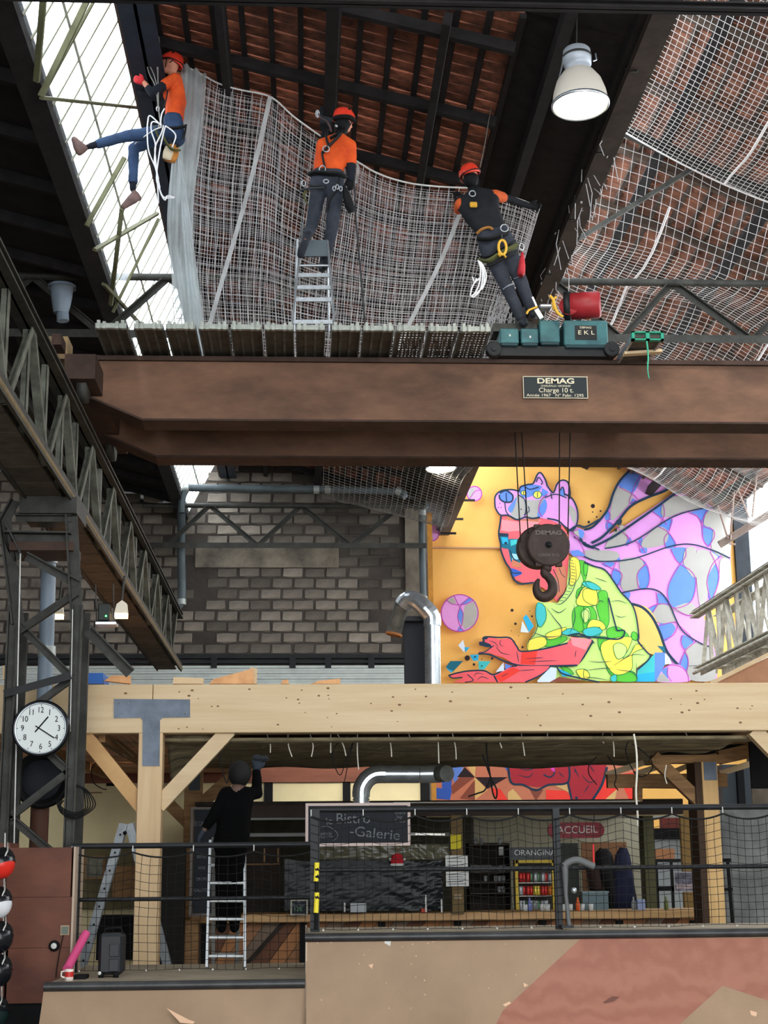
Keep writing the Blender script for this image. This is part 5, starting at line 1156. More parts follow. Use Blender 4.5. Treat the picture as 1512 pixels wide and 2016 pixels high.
# ================================================================ mural painted on the orange wall
mural = root('mural_painting', 'large colourful wall painting of a running figure in a wolf cap', 'mural', P(1100,1345,30))
def A(l): return [(820+x/4.2, 880+y/4.2) for x, y in l]
def B(l): return [(1150+x/4.177, 880+y/4.177) for x, y in l]
MC = dict(lilac=(216,150,218), blue=(96,134,216), grey=(166,164,160), navy=(28,52,74), purple=(168,62,158), pink=(236,98,108), pinkl=(246,142,150), green=(92,194,62), lime=(194,228,128), yellow=(250,226,88), teal=(66,186,190), sky=(44,168,214), white=(206,222,240), tealb=(24,104,128), orange=(240,188,104), red=(236,64,54), crim=(168,44,56), brown=(134,74,58), sand=(216,178,116), dark=(40,28,34), salmon=(196,120,92), hot=(226,54,110), pale=(200,208,216), magenta=(214,70,180), ice=(150,200,216), royal=(52,92,184), dkgrn=(36,120,60))
MM = {k: mat('mural_'+k, v, .85, vary=.06, scale=1.5) for k, v in MC.items()}
LAY = [0]; buckets = {}
def YL(): LAY[0] += 1; return 29.94 - LAY[0]*.0004
def fill(px, c, n=0, closed=True):
    if n: px = cr(px, n, True)
    D = YL(); pts = [P(x, y, D) for x, y in px]
    tr = tessellate_polygon([[V((x, -y, 0)) for x, y in px]])
    buckets.setdefault(c, MB()).add(pts, [tuple(t) for t in tr])
def line(px, w, c='navy', n=5, closed=False, taper=False):
    if n: px = cr(px, n, closed)
    if closed: px = list(px)+[px[0]]
    D = YL(); v = []; N = len(px)
    for i, (x, y) in enumerate(px):
        a = px[max(0, i-1)]; b = px[min(N-1, i+1)]; dx, dy = b[0]-a[0], b[1]-a[1]; l = math.hypot(dx, dy) or 1
        ww = w/2*(1 if not taper else max(.15, math.sin(math.pi*(i+.5)/N)))
        v += [P(x-dy/l*ww, y+dx/l*ww, D), P(x+dy/l*ww, y-dx/l*ww, D)]
    buckets.setdefault(c, MB()).add(v, [(2*i, 2*i+1, 2*i+3, 2*i+2) for i in range(N-1)])
def dots(l, c='navy', r=3):
    for x, y, q in l:
        fill([(x+q*math.cos(a), y+q*math.sin(a)) for a in np.linspace(0, 2*math.pi, 11)[:-1]], c)
def both(px, c, w, oc='navy', n=5): fill(px, c, n); line(px, w, oc, n, True)
# --- hair streams (lilac with blue and grey cells)
hair = B([(0,680),(80,650),(190,520),(240,380),(300,270),(400,170),(520,135),(700,150),(740,240),(690,340),(520,410),(380,490),(270,620),(200,720),(330,650),(560,500),(800,330),(960,290),(1230,410),(1255,540),(1200,640),(1210,1190),(980,1400),(1020,1500),(1105,1780),(1090,1915),(600,1925),(590,1850),(700,1790),(640,1620),(560,1480),(430,1330),(390,1290),(300,1180),(220,1050),(0,960),(-130,870),(-120,640)])
fill(hair, 'lilac')
for px in ([(310,260),(420,160),(540,140),(470,250),(400,380),(290,330)],[(190,520),(210,540),(215,600),(170,590)],[(370,420),(430,440),(380,470)],[(190,610),(240,640),(205,700),(175,660)],
           [(345,790),(375,740),(390,780),(350,815)],[(440,780),(480,745),(470,810)],[(570,530),(650,470),(640,580),(600,555)],[(600,650),(725,590),(700,680),(640,680)],[(870,540),(1030,510),(970,630),(930,560)],[(970,640),(1060,670),(1070,740),(1025,820),(980,760)],
           [(665,700),(740,760),(750,815),(670,830)],[(455,845),(510,820),(515,870),(465,870)],[(715,835),(840,830),(830,900),(795,965),(745,900)],[(265,880),(300,930),(270,930)],[(440,905),(510,950),(480,960)],[(150,955),(245,950),(225,985),(170,980)],
           [(250,995),(310,1050),(290,1140),(225,1080)],[(520,970),(535,1080),(510,1165),(450,1150),(440,1040)],[(790,965),(880,1020),(915,1110),(880,1270),(740,1320),(690,1240),(700,1120)],[(1080,960),(1110,1050),(1090,1180),(1035,1270),(1015,1150),(1030,1030)],[(1035,860),(1130,890),(1080,930)],
           [(330,1200),(380,1200),(360,1260)],[(610,1200),(720,1290),(610,1290)],[(600,1300),(590,1370),(540,1390),(500,1345)],[(610,1470),(700,1440),(750,1490),(700,1570),(650,1590)],[(810,1545),(900,1600),(830,1660),(800,1600)],[(830,1700),(860,1770),(840,1840),(780,1790)]):
    fill(B(px), 'blue', 4)
for px in ([(290,330),(400,390),(360,480),(240,600),(215,560),(240,400)],[(650,580),(660,440),(800,400),(950,430),(1030,500),(850,520)],[(480,770),(610,655),(690,700),(660,800),(500,830)],[(300,640),(350,720),(330,800),(170,830)],[(1030,520),(1240,530),(1200,640),(1200,900),(1050,850),(1060,680),(985,640)],
           [(0,850),(265,860),(260,930),(60,930)],[(300,930),(440,910),(490,960),(440,1050),(450,1150),(320,1180),(300,1040)],[(835,840),(920,840),(920,1080),(820,960)],[(930,850),(1100,900),(1020,1060),(1020,1200),(960,1330),(925,1080)],[(1120,930),(1195,930),(1205,1190),(1060,1260),(1110,1080)],
           [(610,1300),(700,1310),(755,1430),(640,1450),(560,1400)],[(730,1330),(880,1280),(935,1390),(840,1380)],[(830,1680),(900,1610),(1040,1650),(1080,1760),(1070,1915),(860,1910),(860,1760)],[(600,1870),(660,1840),(680,1920),(600,1925)]):
    fill(B(px), 'grey', 3)
for px in ([(290,330),(400,390),(440,430)],[(550,140),(440,270),(390,390),(370,460),(430,440)],[(740,400),(860,400),(960,440),(1030,500)],[(650,470),(660,560),(620,640)],[(560,530),(640,590),(680,640)],[(725,590),(700,690),(660,750),(670,830)],[(600,650),(690,700),(750,790),(745,830)],[(860,540),(930,570),(970,640),(980,760),(1025,820)],[(1010,520),(970,640),(1060,680),(1070,740),(1025,820)],
           [(715,840),(750,920),(795,965),(880,1020),(920,1110),(880,1270),(740,1325),(690,1240),(700,1120),(790,965),(835,900),(835,835)],[(1035,860),(1080,950),(1110,1060),(1085,1180),(1030,1290),(950,1360),(935,1390)],[(1130,890),(1060,960),(1020,1060),(1015,1150),(1060,1330)],[(440,900),(510,960),(540,1080),(510,1165),(450,1150),(440,1040),(510,960)],
           [(150,955),(230,1000),(300,1030),(310,1080),(270,1150)],[(270,930),(225,1050),(250,1110)],[(590,1195),(605,1290),(540,1390)],[(490,1350),(610,1290),(720,1300)],[(610,1470),(760,1440),(740,1540),(650,1590)],[(750,1440),(860,1540),(900,1600)],[(810,1545),(800,1620),(850,1720),(855,1800),(830,1850)],[(920,1600),(830,1680),(790,1790)],[(740,1325),(840,1380),(950,1385)],[(190,520),(215,560),(190,640),(205,700)],[(180,600),(240,640),(340,720),(370,760)],[(420,770),(480,830),(500,870)],[(350,720),(380,780),(350,815)],[(470,770),(450,810),(465,870)]):
    line(B(px), 1.5, 'purple')
# teal navy long strokes
line(B([(0,680),(80,650),(190,520),(240,380),(300,270),(400,170),(470,125)]), 4.6); line(B([(700,200),(735,240),(690,345),(520,415),(380,490),(270,620),(150,740),(60,790)]), 5)
line(B([(0,785),(60,820),(200,760),(330,680),(560,520),(800,350),(950,290)]), 4.6); line(B([(170,835),(400,780),(700,590),(900,520),(1080,500),(1250,545)]), 2.6)
line(B([(0,900),(130,940),(400,920),(700,820),(880,800),(1060,850),(1200,915)]), 2.6); line(B([(300,1200),(500,1165),(620,1190),(700,1290),(800,1500),(950,1610),(1050,1645)]), 2.6)
line(B([(-40,720),(0,800),(80,830)]), 4); fill(B([(270,600),(310,595),(300,640),(260,630)]), 'navy', 4); line(B([(860,1800),(960,1797)]), .8)
# orange wedge under the stream
fill(B([(390,1300),(520,1320),(600,1440),(650,1620),(640,1690),(540,1700),(450,1590),(440,1420)]), 'orange', 4)
line(B([(390,1290),(480,1320),(560,1400),(620,1520),(680,1680),(770,1790)]), 5.2)
fill(B([(700,1790),(800,1800),(850,1870),(855,1930),(600,1930),(610,1860)]), 'lilac', 4); fill(B([(630,1830),(690,1810),(690,1925),(680,1925)]), 'blue'); fill(B([(600,1880),(650,1860),(710,1930),(598,1930)]), 'grey'); line(B([(595,1930),(610,1860),(700,1795),(800,1810),(850,1870),(858,1930)]), 1.8, 'purple'); line(B([(690,1810),(685,1870),(720,1930)]), 1.4, 'purple')
fill(B([(440,1830),(540,1740),(590,1690),(590,1925),(430,1925)]), 'teal'); fill(B([(580,1690),(665,1690),(665,1790),(590,1925),(580,1925)]), 'blue'); fill(B([(665,1690),(700,1730),(720,1780),(665,1790)]), 'white'); fill(B([(430,1870),(580,1850),(580,1930),(430,1930)]), 'sky'); fill(B([(600,1635),(660,1640),(670,1700)]), 'tealb')
# --- face
fill(A([(700,560),(1000,590),(1180,600),(1250,720),(1260,1000),(1250,1120),(1160,1280),(1100,1200),(970,1120),(900,1130),(820,1100),(790,1030),(735,950),(700,850),(690,720)]), 'pink')
fill(A([(705,600),(860,620),(870,690),(760,700),(700,690)]), 'pinkl'); fill(A([(850,610),(1030,600),(1000,640),(900,720),(850,700)]), 'pinkl'); fill(A([(760,560),(1000,580),(1020,620),(740,600)]), 'salmon')
fill(A([(690,735),(760,740),(770,850),(700,830)]), 'tealb'); fill(A([(700,745),(755,750),(758,800),(712,800)]), 'sky'); fill(A([(765,760),(850,760),(860,960),(780,950),(760,850)]), 'tealb'); fill(A([(775,770),(830,765),(830,800),(780,820)]), 'teal'); fill(A([(790,880),(850,890),(840,930),(790,930)]), 'ice')
dots([(820+738/4.2, 880+795/4.2, 3)], 'navy'); fill(A([(685,710),(760,715),(760,740),(685,738)]), 'navy'); line(A([(770,850),(800,920),(840,950)]), 2.5)
fill(A([(775,1010),(800,1005),(860,1030),(870,1050),(800,1075),(780,1045)]), 'royal', 4); line(A([(778,1035),(820,1045),(865,1040)]), 2); fill(A([(790,930),(860,960),(870,1000),(790,990)]), 'salmon')
line(A([(700,570),(690,640),(680,720),(695,800),(700,860),(735,950),(775,1010),(785,1050),(805,1095),(850,1130),(910,1128),(970,1120)]), 3.4)
fill(A([(1160,1000),(1230,980),(1250,1130),(1210,1220),(1160,1250),(1140,1120)]), 'salmon'); line(A([(1130,1010),(1170,1100),(1180,1200)]), 1.5); line(A([(1180,1000),(1200,1050),(1230,1080)]), 1.2)
# --- wolf cap
fill(A([(650,470),(655,400),(700,360),(800,355),(850,370),(860,320),(960,300),(1000,225),(1030,215),(1080,300),(1130,375),(1150,310),(1200,270),(1250,300),(1270,400),(1330,520),(1330,640),(1290,690),(1150,620),(1040,590),(960,585),(830,600),(760,570),(690,560),(650,510)]), 'lilac', 3)
fill(A([(690,370),(740,360),(795,400),(785,450),(730,455),(690,420)]), 'blue', 4); fill(A([(790,490),(830,400),(885,430),(900,500),(890,560),(830,598),(780,560)]), 'grey', 4); fill(A([(845,370),(870,320),(950,310),(1040,330),(960,400),(890,420)]), 'blue', 3); fill(A([(900,440),(1000,440),(1060,420),(1010,500),(1000,580),(930,585),(900,520)]), 'grey', 3); fill(A([(1015,500),(1060,430),(1080,490),(1050,560),(1000,580)]), 'blue', 4); fill(A([(1040,340),(1090,370),(1070,420),(1030,400)]), 'blue'); fill(A([(1270,480),(1320,540),(1310,640),(1265,560)]), 'grey', 3); fill(A([(755,510),(800,450),(830,420),(790,540)]), 'blue', 3); fill(A([(1190,360),(1220,340),(1225,410),(1190,400)]), 'blue', 3)
for px, r in (((885,380),22),((1000,395),36)):
    q = A([px])[0]; rr_ = r/4.2
    dots([(q[0], q[1], rr_)], 'teal'); dots([(q[0], q[1], rr_*.8)], 'yellow'); line([(q[0], q[1]-rr_*.6), (q[0], q[1]+rr_*.6)], 1.6, 'navy', 0); line([(q[0]+rr_*math.cos(a), q[1]+rr_*.8*math.sin(a)) for a in np.linspace(0,6.1,12)], 1.2, 'navy', 2, True)
for px in ([(650,500),(650,410),(700,362),(790,352),(850,368)],[(690,380),(740,360),(795,400),(785,450),(730,455),(690,430),(685,395)],[(740,380),(745,450)],[(730,455),(740,530),(770,570)],[(850,368),(860,330),(920,310),(965,300),(1000,225),(1030,215),(1065,270),(1080,320)],[(1080,320),(1130,378),(1160,310),(1200,275),(1250,290),(1270,370),(1265,430)],[(650,500),(690,560),(760,565),(830,600),(900,580),(960,590),(1020,580)],[(895,580),(905,500),(890,430),(840,395)],[(900,330),(940,350),(1010,330)],[(990,290),(1010,250),(1040,290),(1030,310)],[(1180,370),(1210,330),(1225,400)],[(1080,590),(1170,610),(1230,660),(1290,690),(1330,620),(1330,520),(1290,430),(1230,390)],[(1110,380),(1120,430)]):
    line(A(px), 3 if len(px) > 4 else 2)
line(A([(1080,390),(1030,440),(1010,520),(1040,580)]), 1.6, 'purple'); line(A([(1060,420),(1150,390),(1240,420)]), 2); line(A([(925,490),(930,530),(890,560)]), 1.6); dots([(820+690/4.2,880+465/4.2,1),(820+700/4.2,880+500/4.2,1),(820+675/4.2,880+500/4.2,1),(820+865/4.2,880+515/4.2,1.3)])
line(A([(1250,700),(1330,650),(1400,660),(1512,600)]), 4); line(A([(1300,740),(1400,800),(1512,850)]), 3); fill(A([(1300,700),(1380,690),(1380,750),(1340,740)]), 'grey', 3); fill(A([(1340,680),(1385,700),(1375,750),(1350,745)]), 'blue', 3); line(A([(1270,700),(1330,760),(1380,850),(1390,900)]), 1.6, 'purple'); fill(A([(1270,860),(1340,850),(1400,900),(1290,900)]), 'blue')
# --- T-shirt
shirt = A([(1260,930),(1340,930),(1512,1010)]) + B([(160,1000),(230,1080),(300,1200),(390,1290),(430,1400),(450,1560),(440,1600),(540,1710),(540,1740),(430,1820),(430,1925)]) + A([(1100,1935),(1140,1830),(1100,1805),(1300,1800),(1450,1600),(1280,1560),(1260,1620),(930,1700),(920,1640),(990,1500),(980,1400),(1000,1280),(1170,1290),(1240,1180)])
fill(shirt, 'lime')
for c, ls, f in (('green', ([(1340,1180),(1380,1110),(1350,1010),(1330,940),(1410,960),(1400,1090)],[(1320,1250),(1380,1160),(1330,1180)],[(1290,1360),(1350,1310),(1440,1310),(1490,1390),(1470,1480),(1370,1530),(1300,1500)],[(1050,1600),(1150,1560),(1250,1580),(1160,1640),(1060,1650)],[(1100,1540),(1200,1500),(1160,1560)],[(1180,1800),(1260,1830),(1300,1880),(1230,1860)]), A),
                 ('green', ([(110,1220),(140,1180),(190,1200),(200,1330),(205,1440),(170,1500),(130,1420),(100,1300)],[(0,1310),(60,1310),(100,1370),(90,1450),(0,1500)],[(190,1500),(280,1480),(370,1560),(280,1590),(200,1570)],[(400,1520),(440,1540),(430,1590),(390,1570)],[(120,1560),(210,1580),(150,1680),(120,1640)],[(180,1770),(240,1800),(260,1900),(200,1850)],[(270,1870),(400,1845),(430,1925),(270,1925)],[(0,960),(30,970),(20,1050),(0,1050)]), B),
                 ('yellow', ([(1270,930),(1340,930),(1350,1060),(1270,1150)],[(1330,1240),(1400,1150),(1480,1180),(1500,1300),(1340,1310)],[(930,1600),(1050,1570),(1070,1640),(930,1690)],[(1080,1540),(1240,1490),(1180,1570),(1090,1590)],[(1320,1850),(1400,1840),(1420,1900),(1380,1930)]), A),
                 ('yellow', ([(0,1170),(100,1180),(100,1300),(0,1260)],[(60,1420),(150,1440),(170,1500),(30,1500)],[(160,1600),(380,1560),(370,1650),(320,1740),(380,1700),(430,1620),(500,1650),(400,1700),(390,1830),(250,1870),(150,1720)],[(0,1830),(40,1860),(40,1900),(0,1900)]), B),
                 ('teal', ([(1000,1290),(1060,1320),(1070,1420),(1020,1490),(985,1400)],[(1370,1130),(1430,1110),(1512,1170),(1450,1180)],[(1200,1540),(1270,1500),(1350,1540),(1280,1560)],[(1410,1520),(1512,1490),(1512,1560),(1430,1560)]), A),
                 ('teal', ([(10,1110),(80,1120),(140,1170),(60,1170)],[(0,1500),(100,1480),(150,1520),(60,1560),(0,1540)],[(220,1890),(262,1870),(265,1925),(225,1925)]), B),
                 ('lime', ([(1370,1360),(1420,1330),(1440,1400),(1400,1450),(1370,1410)],), A), ('lime', ([(240,1640),(290,1610),(350,1650),(330,1720),(270,1740)],[(0,1340),(40,1360),(30,1430),(0,1440)]), B)):
    for px in ls: fill(f(px), c, 4); line(f(px), 1.3, 'dkgrn', 4, True)
for f, ls, w in ((A, ([(1240,1170),(1270,1080),(1265,930)],[(1310,930),(1320,1080),(1290,1190),(1220,1280),(1170,1300),(1110,1270)],[(1240,1180),(1200,1240),(1160,1270)],[(1060,1310),(1150,1430),(1200,1500),(1190,1600)],[(1110,1330),(1180,1370),(1240,1330)],[(990,1300),(985,1400),(1000,1480),(970,1560),(930,1600),(925,1690)],[(1300,1300),(1310,1420),(1270,1540)],[(960,1530),(1080,1570),(1190,1560)],[(1330,1260),(1370,1160)]), 1.6),
                 (A, ([(1250,1560),(1350,1545),(1450,1600),(1440,1640),(1340,1790),(1240,1810)],), 3.2),
                 (B, ([(0,945),(80,980),(170,1010),(240,1100),(300,1190),(390,1290),(430,1400),(450,1560),(445,1600),(520,1690),(545,1715),(520,1760),(440,1830)],[(-80,1555),(30,1560),(160,1570),(270,1580),(320,1560),(330,1510),(270,1510)],[(200,1240),(240,1400),(270,1510)]), 3.0),
                 (B, ([(30,1760),(130,1770),(230,1760)],[(0,1840),(150,1820),(230,1820)],[(90,1075),(190,1110)],[(430,1775),(430,1925)],[(240,1800),(390,1710),(510,1715)],[(0,1890),(100,1900),(210,1920)],[(220,1270),(290,1265),(360,1290)],[(250,1380),(300,1400),(350,1390)],[(110,1270),(140,1265),(165,1275)],[(260,1830),(390,1850),(440,1900)]), 1.3)):
    for px in ls: line(f(px), w, taper=w < 2)
for i in range(14):
    t = i/13; x = 1262+40*math.sin(t*2.6)-100*t*t; y = 930+340*t; line(A([(x, y), (x+34, y+12-10*t)]), 1.0, 'navy', 0)
for i in range(10): x = 1392+i*8; line(A([(x,1590+i*2),(x+14,1625)]), .8, 'navy', 0)
# --- arms and hands
arm = A([(1260,1600),(1450,1600),(1340,1800),(1100,1812),(850,1800),(800,1790),(720,1740),(640,1720),(600,1700),(510,1710),(520,1690),(570,1700),(620,1660),(610,1630),(540,1620),(515,1640),(520,1610),(570,1600),(560,1585),(620,1570),(680,1590),(770,1580),(830,1650),(860,1690),(1050,1670),(1240,1620)])
fill(arm, 'pink'); fill(A([(1270,1570),(1450,1590),(1400,1680),(1290,1640)]), 'pinkl'); fill(A([(870,1690),(1000,1680),(980,1800),(860,1795)]), 'red')
line(A([(545,1590),(570,1570),(680,1575),(775,1580),(830,1650),(870,1690),(1050,1670),(1250,1622)]), 3); line(A([(510,1705),(570,1690),(640,1640)]), 2); line(A([(510,1710),(600,1715),(700,1760),(800,1795),(900,1810),(1120,1810),(1330,1805)]), 3.4)
fill(A([(550,1580),(600,1570),(560,1610),(610,1630),(630,1660),(580,1655),(520,1640),(515,1612),(545,1610)]), 'navy'); fill(A([(560,1592),(680,1590),(620,1605),(570,1605)]), 'pink'); 
for px in ([(600,1600),(650,1620),(680,1660)],[(700,1590),(690,1630),(720,1650)],[(650,1640),(700,1700),(780,1720)],[(900,1750),(1000,1745),(1050,1740)],[(930,1775),(1050,1770),(1170,1765)],[(1320,1680),(1310,1740)],[(830,1690),(845,1780)]): line(A(px), 1.3, taper=True)
arm2 = A([(265,1890),(350,1870),(430,1850),(560,1850),(640,1880),(760,1820),(830,1810),(1100,1810),(1080,1850),(900,1945),(300,1945),(380,1915),(290,1905)])
fill(arm2, 'pink'); fill(A([(640,1900),(800,1820),(860,1850),(700,1945)]), 'red'); line(A([(265,1890),(330,1870),(430,1852),(560,1850),(640,1882),(760,1820),(830,1810)]), 3); line(A([(265,1890),(300,1910),(380,1905)]), 2.4); line(A([(400,1945),(470,1930),(420,1880)]), 2); line(A([(640,1890),(670,1945)]), 3)
for px in ([(470,1900),(500,1870),(560,1880)],[(500,1930),(540,1900),(600,1920)],[(700,1900),(760,1870)],[(850,1850),(980,1840)]): line(A(px), 1.4, taper=True)
line(A([(900,1945),(1000,1900),(1080,1850),(1110,1810)]), 3)
fill(A([(1000,1930),(1110,1820),(1160,1830),(1150,1945),(1000,1945)]), 'white'); fill(A([(1170,1830),(1240,1860),(1290,1890),(1210,1900)]), 'sky'); line(A([(1160,1820),(1200,1870),(1300,1900),(1512,1945)]), 3); fill(A([(1180,1900),(1400,1935),(1100,1945)]), 'brown')
# --- shards, balls, dots on the orange
for c, px in (('white',[(345,1640),(385,1595),(400,1650),(395,1700)]),('sky',[(395,1655),(440,1655),(405,1700)]),('tealb',[(240,1820),(280,1770),(385,1770),(300,1860)]),('sky',[(240,1825),(300,1850),(290,1870)]),('teal',[(510,1770),(615,1772),(560,1840),(515,1840)]),('sky',[(440,1720),(515,1715),(510,1765),(470,1770)]),('white',[(655,1860),(720,1780),(725,1850)]),('blue',[(730,1790),(790,1810),(735,1840)]),('sky',[(880,1410),(910,1385),(970,1480),(930,1530)]),('white',[(860,1530),(875,1440),(930,1535)])):
    fill(A(px), c)
def ball(cx, cy, r, cells):
    c = [(cx+r*math.cos(a), cy+r*math.sin(a)) for a in np.linspace(0, 2*math.pi, 31)[:-1]]; fill(c, 'lilac')
    for col_, pl_ in cells: fill(pl_, col_, 0)
    line(c, 2.0, 'purple', 0, True)
q = lambda px: A(px)
ball(905, 1207, 36.5, [('grey', q([(250,1270),(300,1235),(330,1290),(280,1300)])), ('blue', q([(360,1300),(440,1240),(470,1260),(400,1300)])), ('grey', q([(400,1310),(490,1270),(505,1370),(480,1470),(400,1510),(375,1470),(385,1380)])), ('blue', q([(355,1320),(385,1370),(370,1470),(340,1410)])), ('blue', q([(355,1480),(390,1520),(330,1525)]))])
line(A([(310,1230),(350,1310),(385,1380),(370,1480),(330,1527)]), 1.5, 'purple'); line(A([(440,1240),(370,1310),(340,1400),(365,1490),(395,1520)]), 1.5, 'purple'); line(A([(245,1265),(300,1300),(400,1300),(475,1265)]), 1.5, 'purple')
ball(934, 972, 14.5, [('grey', q([(425,390),(440,345),(490,330),(470,400),(440,430)]))]); line(A([(440,430),(480,370),(530,355)]), 1.4, 'purple')
fill([(842,1020),(852,1021),(863,1035),(864,1052),(857,1063),(842,1065)], 'lilac', 0); fill([(842,1045),(853,1060),(848,1065),(842,1065)], 'grey'); line([(842,1020),(852,1021),(863,1035),(864,1052),(857,1063),(842,1065)], 2, 'purple', 4)
dots([(820+x/4.2, 880+y/4.2, r/4.2) for x, y, r in ((790,1350,13),(818,1462,11),(955,1400,9),(420,1745,23),(475,1798,11),(625,1748,11),(877,1655,10),(540,1755,5),(540,1810,6),(485,1735,7),(810,1610,5),(935,1357,4),(785,1520,4),(1458,488,18),(1457,538,6),(1490,578,7),(1425,620,10),(845,1560,4))], 'dark')
dots([(1150+x/4.177, 880+y/4.177, r/4.177) for x, y, r in ((72,485,17),(70,535,6),(135,527,8),(102,577,6),(38,617,11),(355,657,8),(260,685,12),(288,662,5))], 'dark')
line([(845,1080),(1000,1080)], .8, 'brown', 0)
# --- lower strip seen below the mezzanine
fill([(842,1500),(1252,1500),(1252,1580),(842,1580)], 'salmon')
for c, px in (('ice',[(873,1503),(915,1503),(905,1530),(885,1530)]),('royal',[(870,1530),(890,1530),(888,1560),(870,1560)]),('blue',[(885,1505),(915,1505),(895,1545)]),('royal',[(855,1550),(890,1555),(886,1575),(855,1572)]),('brown',[(905,1530),(915,1510),(935,1530),(890,1565),(888,1548)]),('dark',[(900,1530),(915,1510),(935,1530)]),('sand',[(915,1503),(937,1503),(935,1530)]),('salmon',[(937,1503),(1000,1503),(997,1530),(937,1530)]),('sand',[(935,1530),(960,1555),(935,1575),(925,1560)]),('dark',[(935,1530),(1000,1530),(960,1553)]),('brown',[(905,1572),(935,1535),(935,1575)]),('red',[(965,1552),(985,1553),(1000,1575),(980,1575)]),('sand',[(1000,1560),(1010,1553),(1030,1575),(1000,1577)]),('salmon',[(1010,1552),(1040,1550),(1055,1577),(1030,1577)]),('brown',[(1040,1550),(1070,1555),(1055,1577)]),('red',[(1075,1555),(1115,1557),(1128,1577),(1075,1577)]),('sand',[(1090,1545),(1115,1540),(1120,1560)]),('royal',[(988,1503),(1004,1503),(1008,1530)])): fill(px, c)
fill([(1000,1500),(1195,1500),(1190,1535),(1170,1577),(1125,1577),(1118,1540),(1095,1545),(1058,1550),(1030,1545),(1008,1540)], 'crim', 0)
fill([(1170,1577),(1188,1530),(1250,1520),(1250,1577)], 'red'); fill([(1190,1577),(1225,1545),(1240,1577)], 'salmon'); fill([(1188,1577),(1215,1553),(1210,1577)], 'sand')
line([(1000,1500),(1006,1540),(1030,1545),(1055,1556),(1080,1545),(1118,1540),(1120,1503)], 4); line([(1118,1540),(1126,1577)], 4); line([(1195,1510),(1185,1545),(1165,1577)], 5); line([(1085,1503),(1092,1520),(1083,1530),(1070,1525)], 3); fill([(1084,1504),(1092,1504),(1092,1520),(1085,1516)], 'magenta')
for px in ([(1015,1510),(1040,1516),(1060,1508)],[(1020,1525),(1040,1530),(1050,1520)],[(1130,1510),(1140,1530)],[(1145,1525),(1160,1540),(1175,1536)],[(1150,1560),(1160,1545)],[(1100,1520),(1110,1530)],[(1160,1505),(1170,1520)]): line(px, 1.8, taper=True)
dots([(1135,1571,3),(1133,1518,2),(1148,1505,2)])
for c, b in buckets.items(): b.build('painted_area', MM[c], mural, label=None, kind='stuff')

homothety([mural])
# ================================================================ nets
def net(fn, nu, nv, r, name, m, par=None, skip=None, **k):
    b = MB(); G = [[V(fn(i/nu, j/nv)) for j in range(nv+1)] for i in range(nu+1)]
    for i in range(nu+1): b.tube(G[i], r, 3, cap=False)
    for j in range(nv+1): b.tube([G[i][j] for i in range(nu+1)], r, 3, cap=False)
    return b.build(name, m, par, **k)
topc = cr([(358,128),(395,146),(430,165),(470,177),(520,187),(545,200),(580,232),(640,275),(680,305),(705,320),(735,338),(770,352),(810,362),(850,367),(900,370),(950,372),(1000,386),(1040,400),(1062,412)], 6)
def tpt(u):
    t = u*(len(topc)-1); i = min(int(t), len(topc)-2); f = t-i; return (topc[i][0]*(1-f)+topc[i+1][0]*f, topc[i][1]*(1-f)+topc[i+1][1]*f)
def hang(u, v):
    x0, y0 = tpt(u); x1 = 352+u*650 if u < .9 else 352+585+(u-.9)*300; y1 = 725
    s = v; x = x0*(1-s)+x1*s - 10*math.sin(math.pi*s)*(1-u)*2; y = y0*(1-s)+y1*s
    D = 16.45+.10*math.sin(u*17+s*1.5)*(.3+s)+.05*math.sin(u*43+2)*s+.06*noise.noise(V((u*9, s*5, 2)))
    x += 5*noise.noise(V((u*10, s*5, 7)))*s
    return P(x, y, D)
hn = root('safety_net', 'white netting hung from the roof behind the three workers', 'net', P(700,640,16.45))
cord = mat('white_cord_net', (196, 194, 194), .8); cordb = mat('bright_white_cord', (226, 224, 222), .8)
net(hang, 46, 30, .0042, 'netting', cord, hn, kind='stuff')
def shade_mat(name, c, al, flat=0):
    m = bpy.data.materials.new(name); m.use_nodes = True; N = m.node_tree.nodes; L = m.node_tree.links; N.remove(N['Principled BSDF'])
    t = N.new('ShaderNodeBsdfTransparent'); d = N.new('ShaderNodeBsdfDiffuse'); d.inputs[0].default_value = (*srgb(c), 1); tl = N.new('ShaderNodeBsdfTranslucent'); tl.inputs[0].default_value = (*srgb(c), 1)
    a = N.new('ShaderNodeMixShader'); a.inputs[0].default_value = .5; L.new(d.outputs[0], a.inputs[1]); L.new(tl.outputs[0], a.inputs[2])
    mx = N.new('ShaderNodeMixShader'); tc = N.new('ShaderNodeTexCoord'); n = N.new('ShaderNodeTexNoise'); n.inputs['Scale'].default_value = 1.6; n.inputs['Detail'].default_value = 4
    L.new(tc.outputs['Object'], n.inputs[0]); mr = N.new('ShaderNodeMapRange'); mr.inputs[1].default_value = .3; mr.inputs[2].default_value = .7; mr.inputs[3].default_value = al*.6; mr.inputs[4].default_value = al*1.3
    L.new(n.outputs[0], mr.inputs[0]); mx.inputs[0].default_value = al
    if not flat: L.new(mr.outputs[0], mx.inputs[0])
    L.new(t.outputs[0], mx.inputs[1]); L.new(a.outputs[0], mx.inputs[2]); L.new(mx.outputs[0], N['Material Output'].inputs[0]); return m
gz2 = shade_mat('folded_white_gauze', (226, 234, 236), .6)
fine = mat('fine_white_mesh', (232, 226, 224), .9)
net(lambda u, v: hang(min(1, max(0, u+.012*math.sin(v*5)-.004)), v)+V((0,.10,0)), 60, 40, .0018, 'fine_mesh', fine, hn, kind='stuff')
net(lambda u, v: hang(min(1, u+.01*math.sin(v*3+1)), v)+V((0,.16,0)), 118, 74, .0018, 'fine_mesh', fine, hn, kind='stuff')

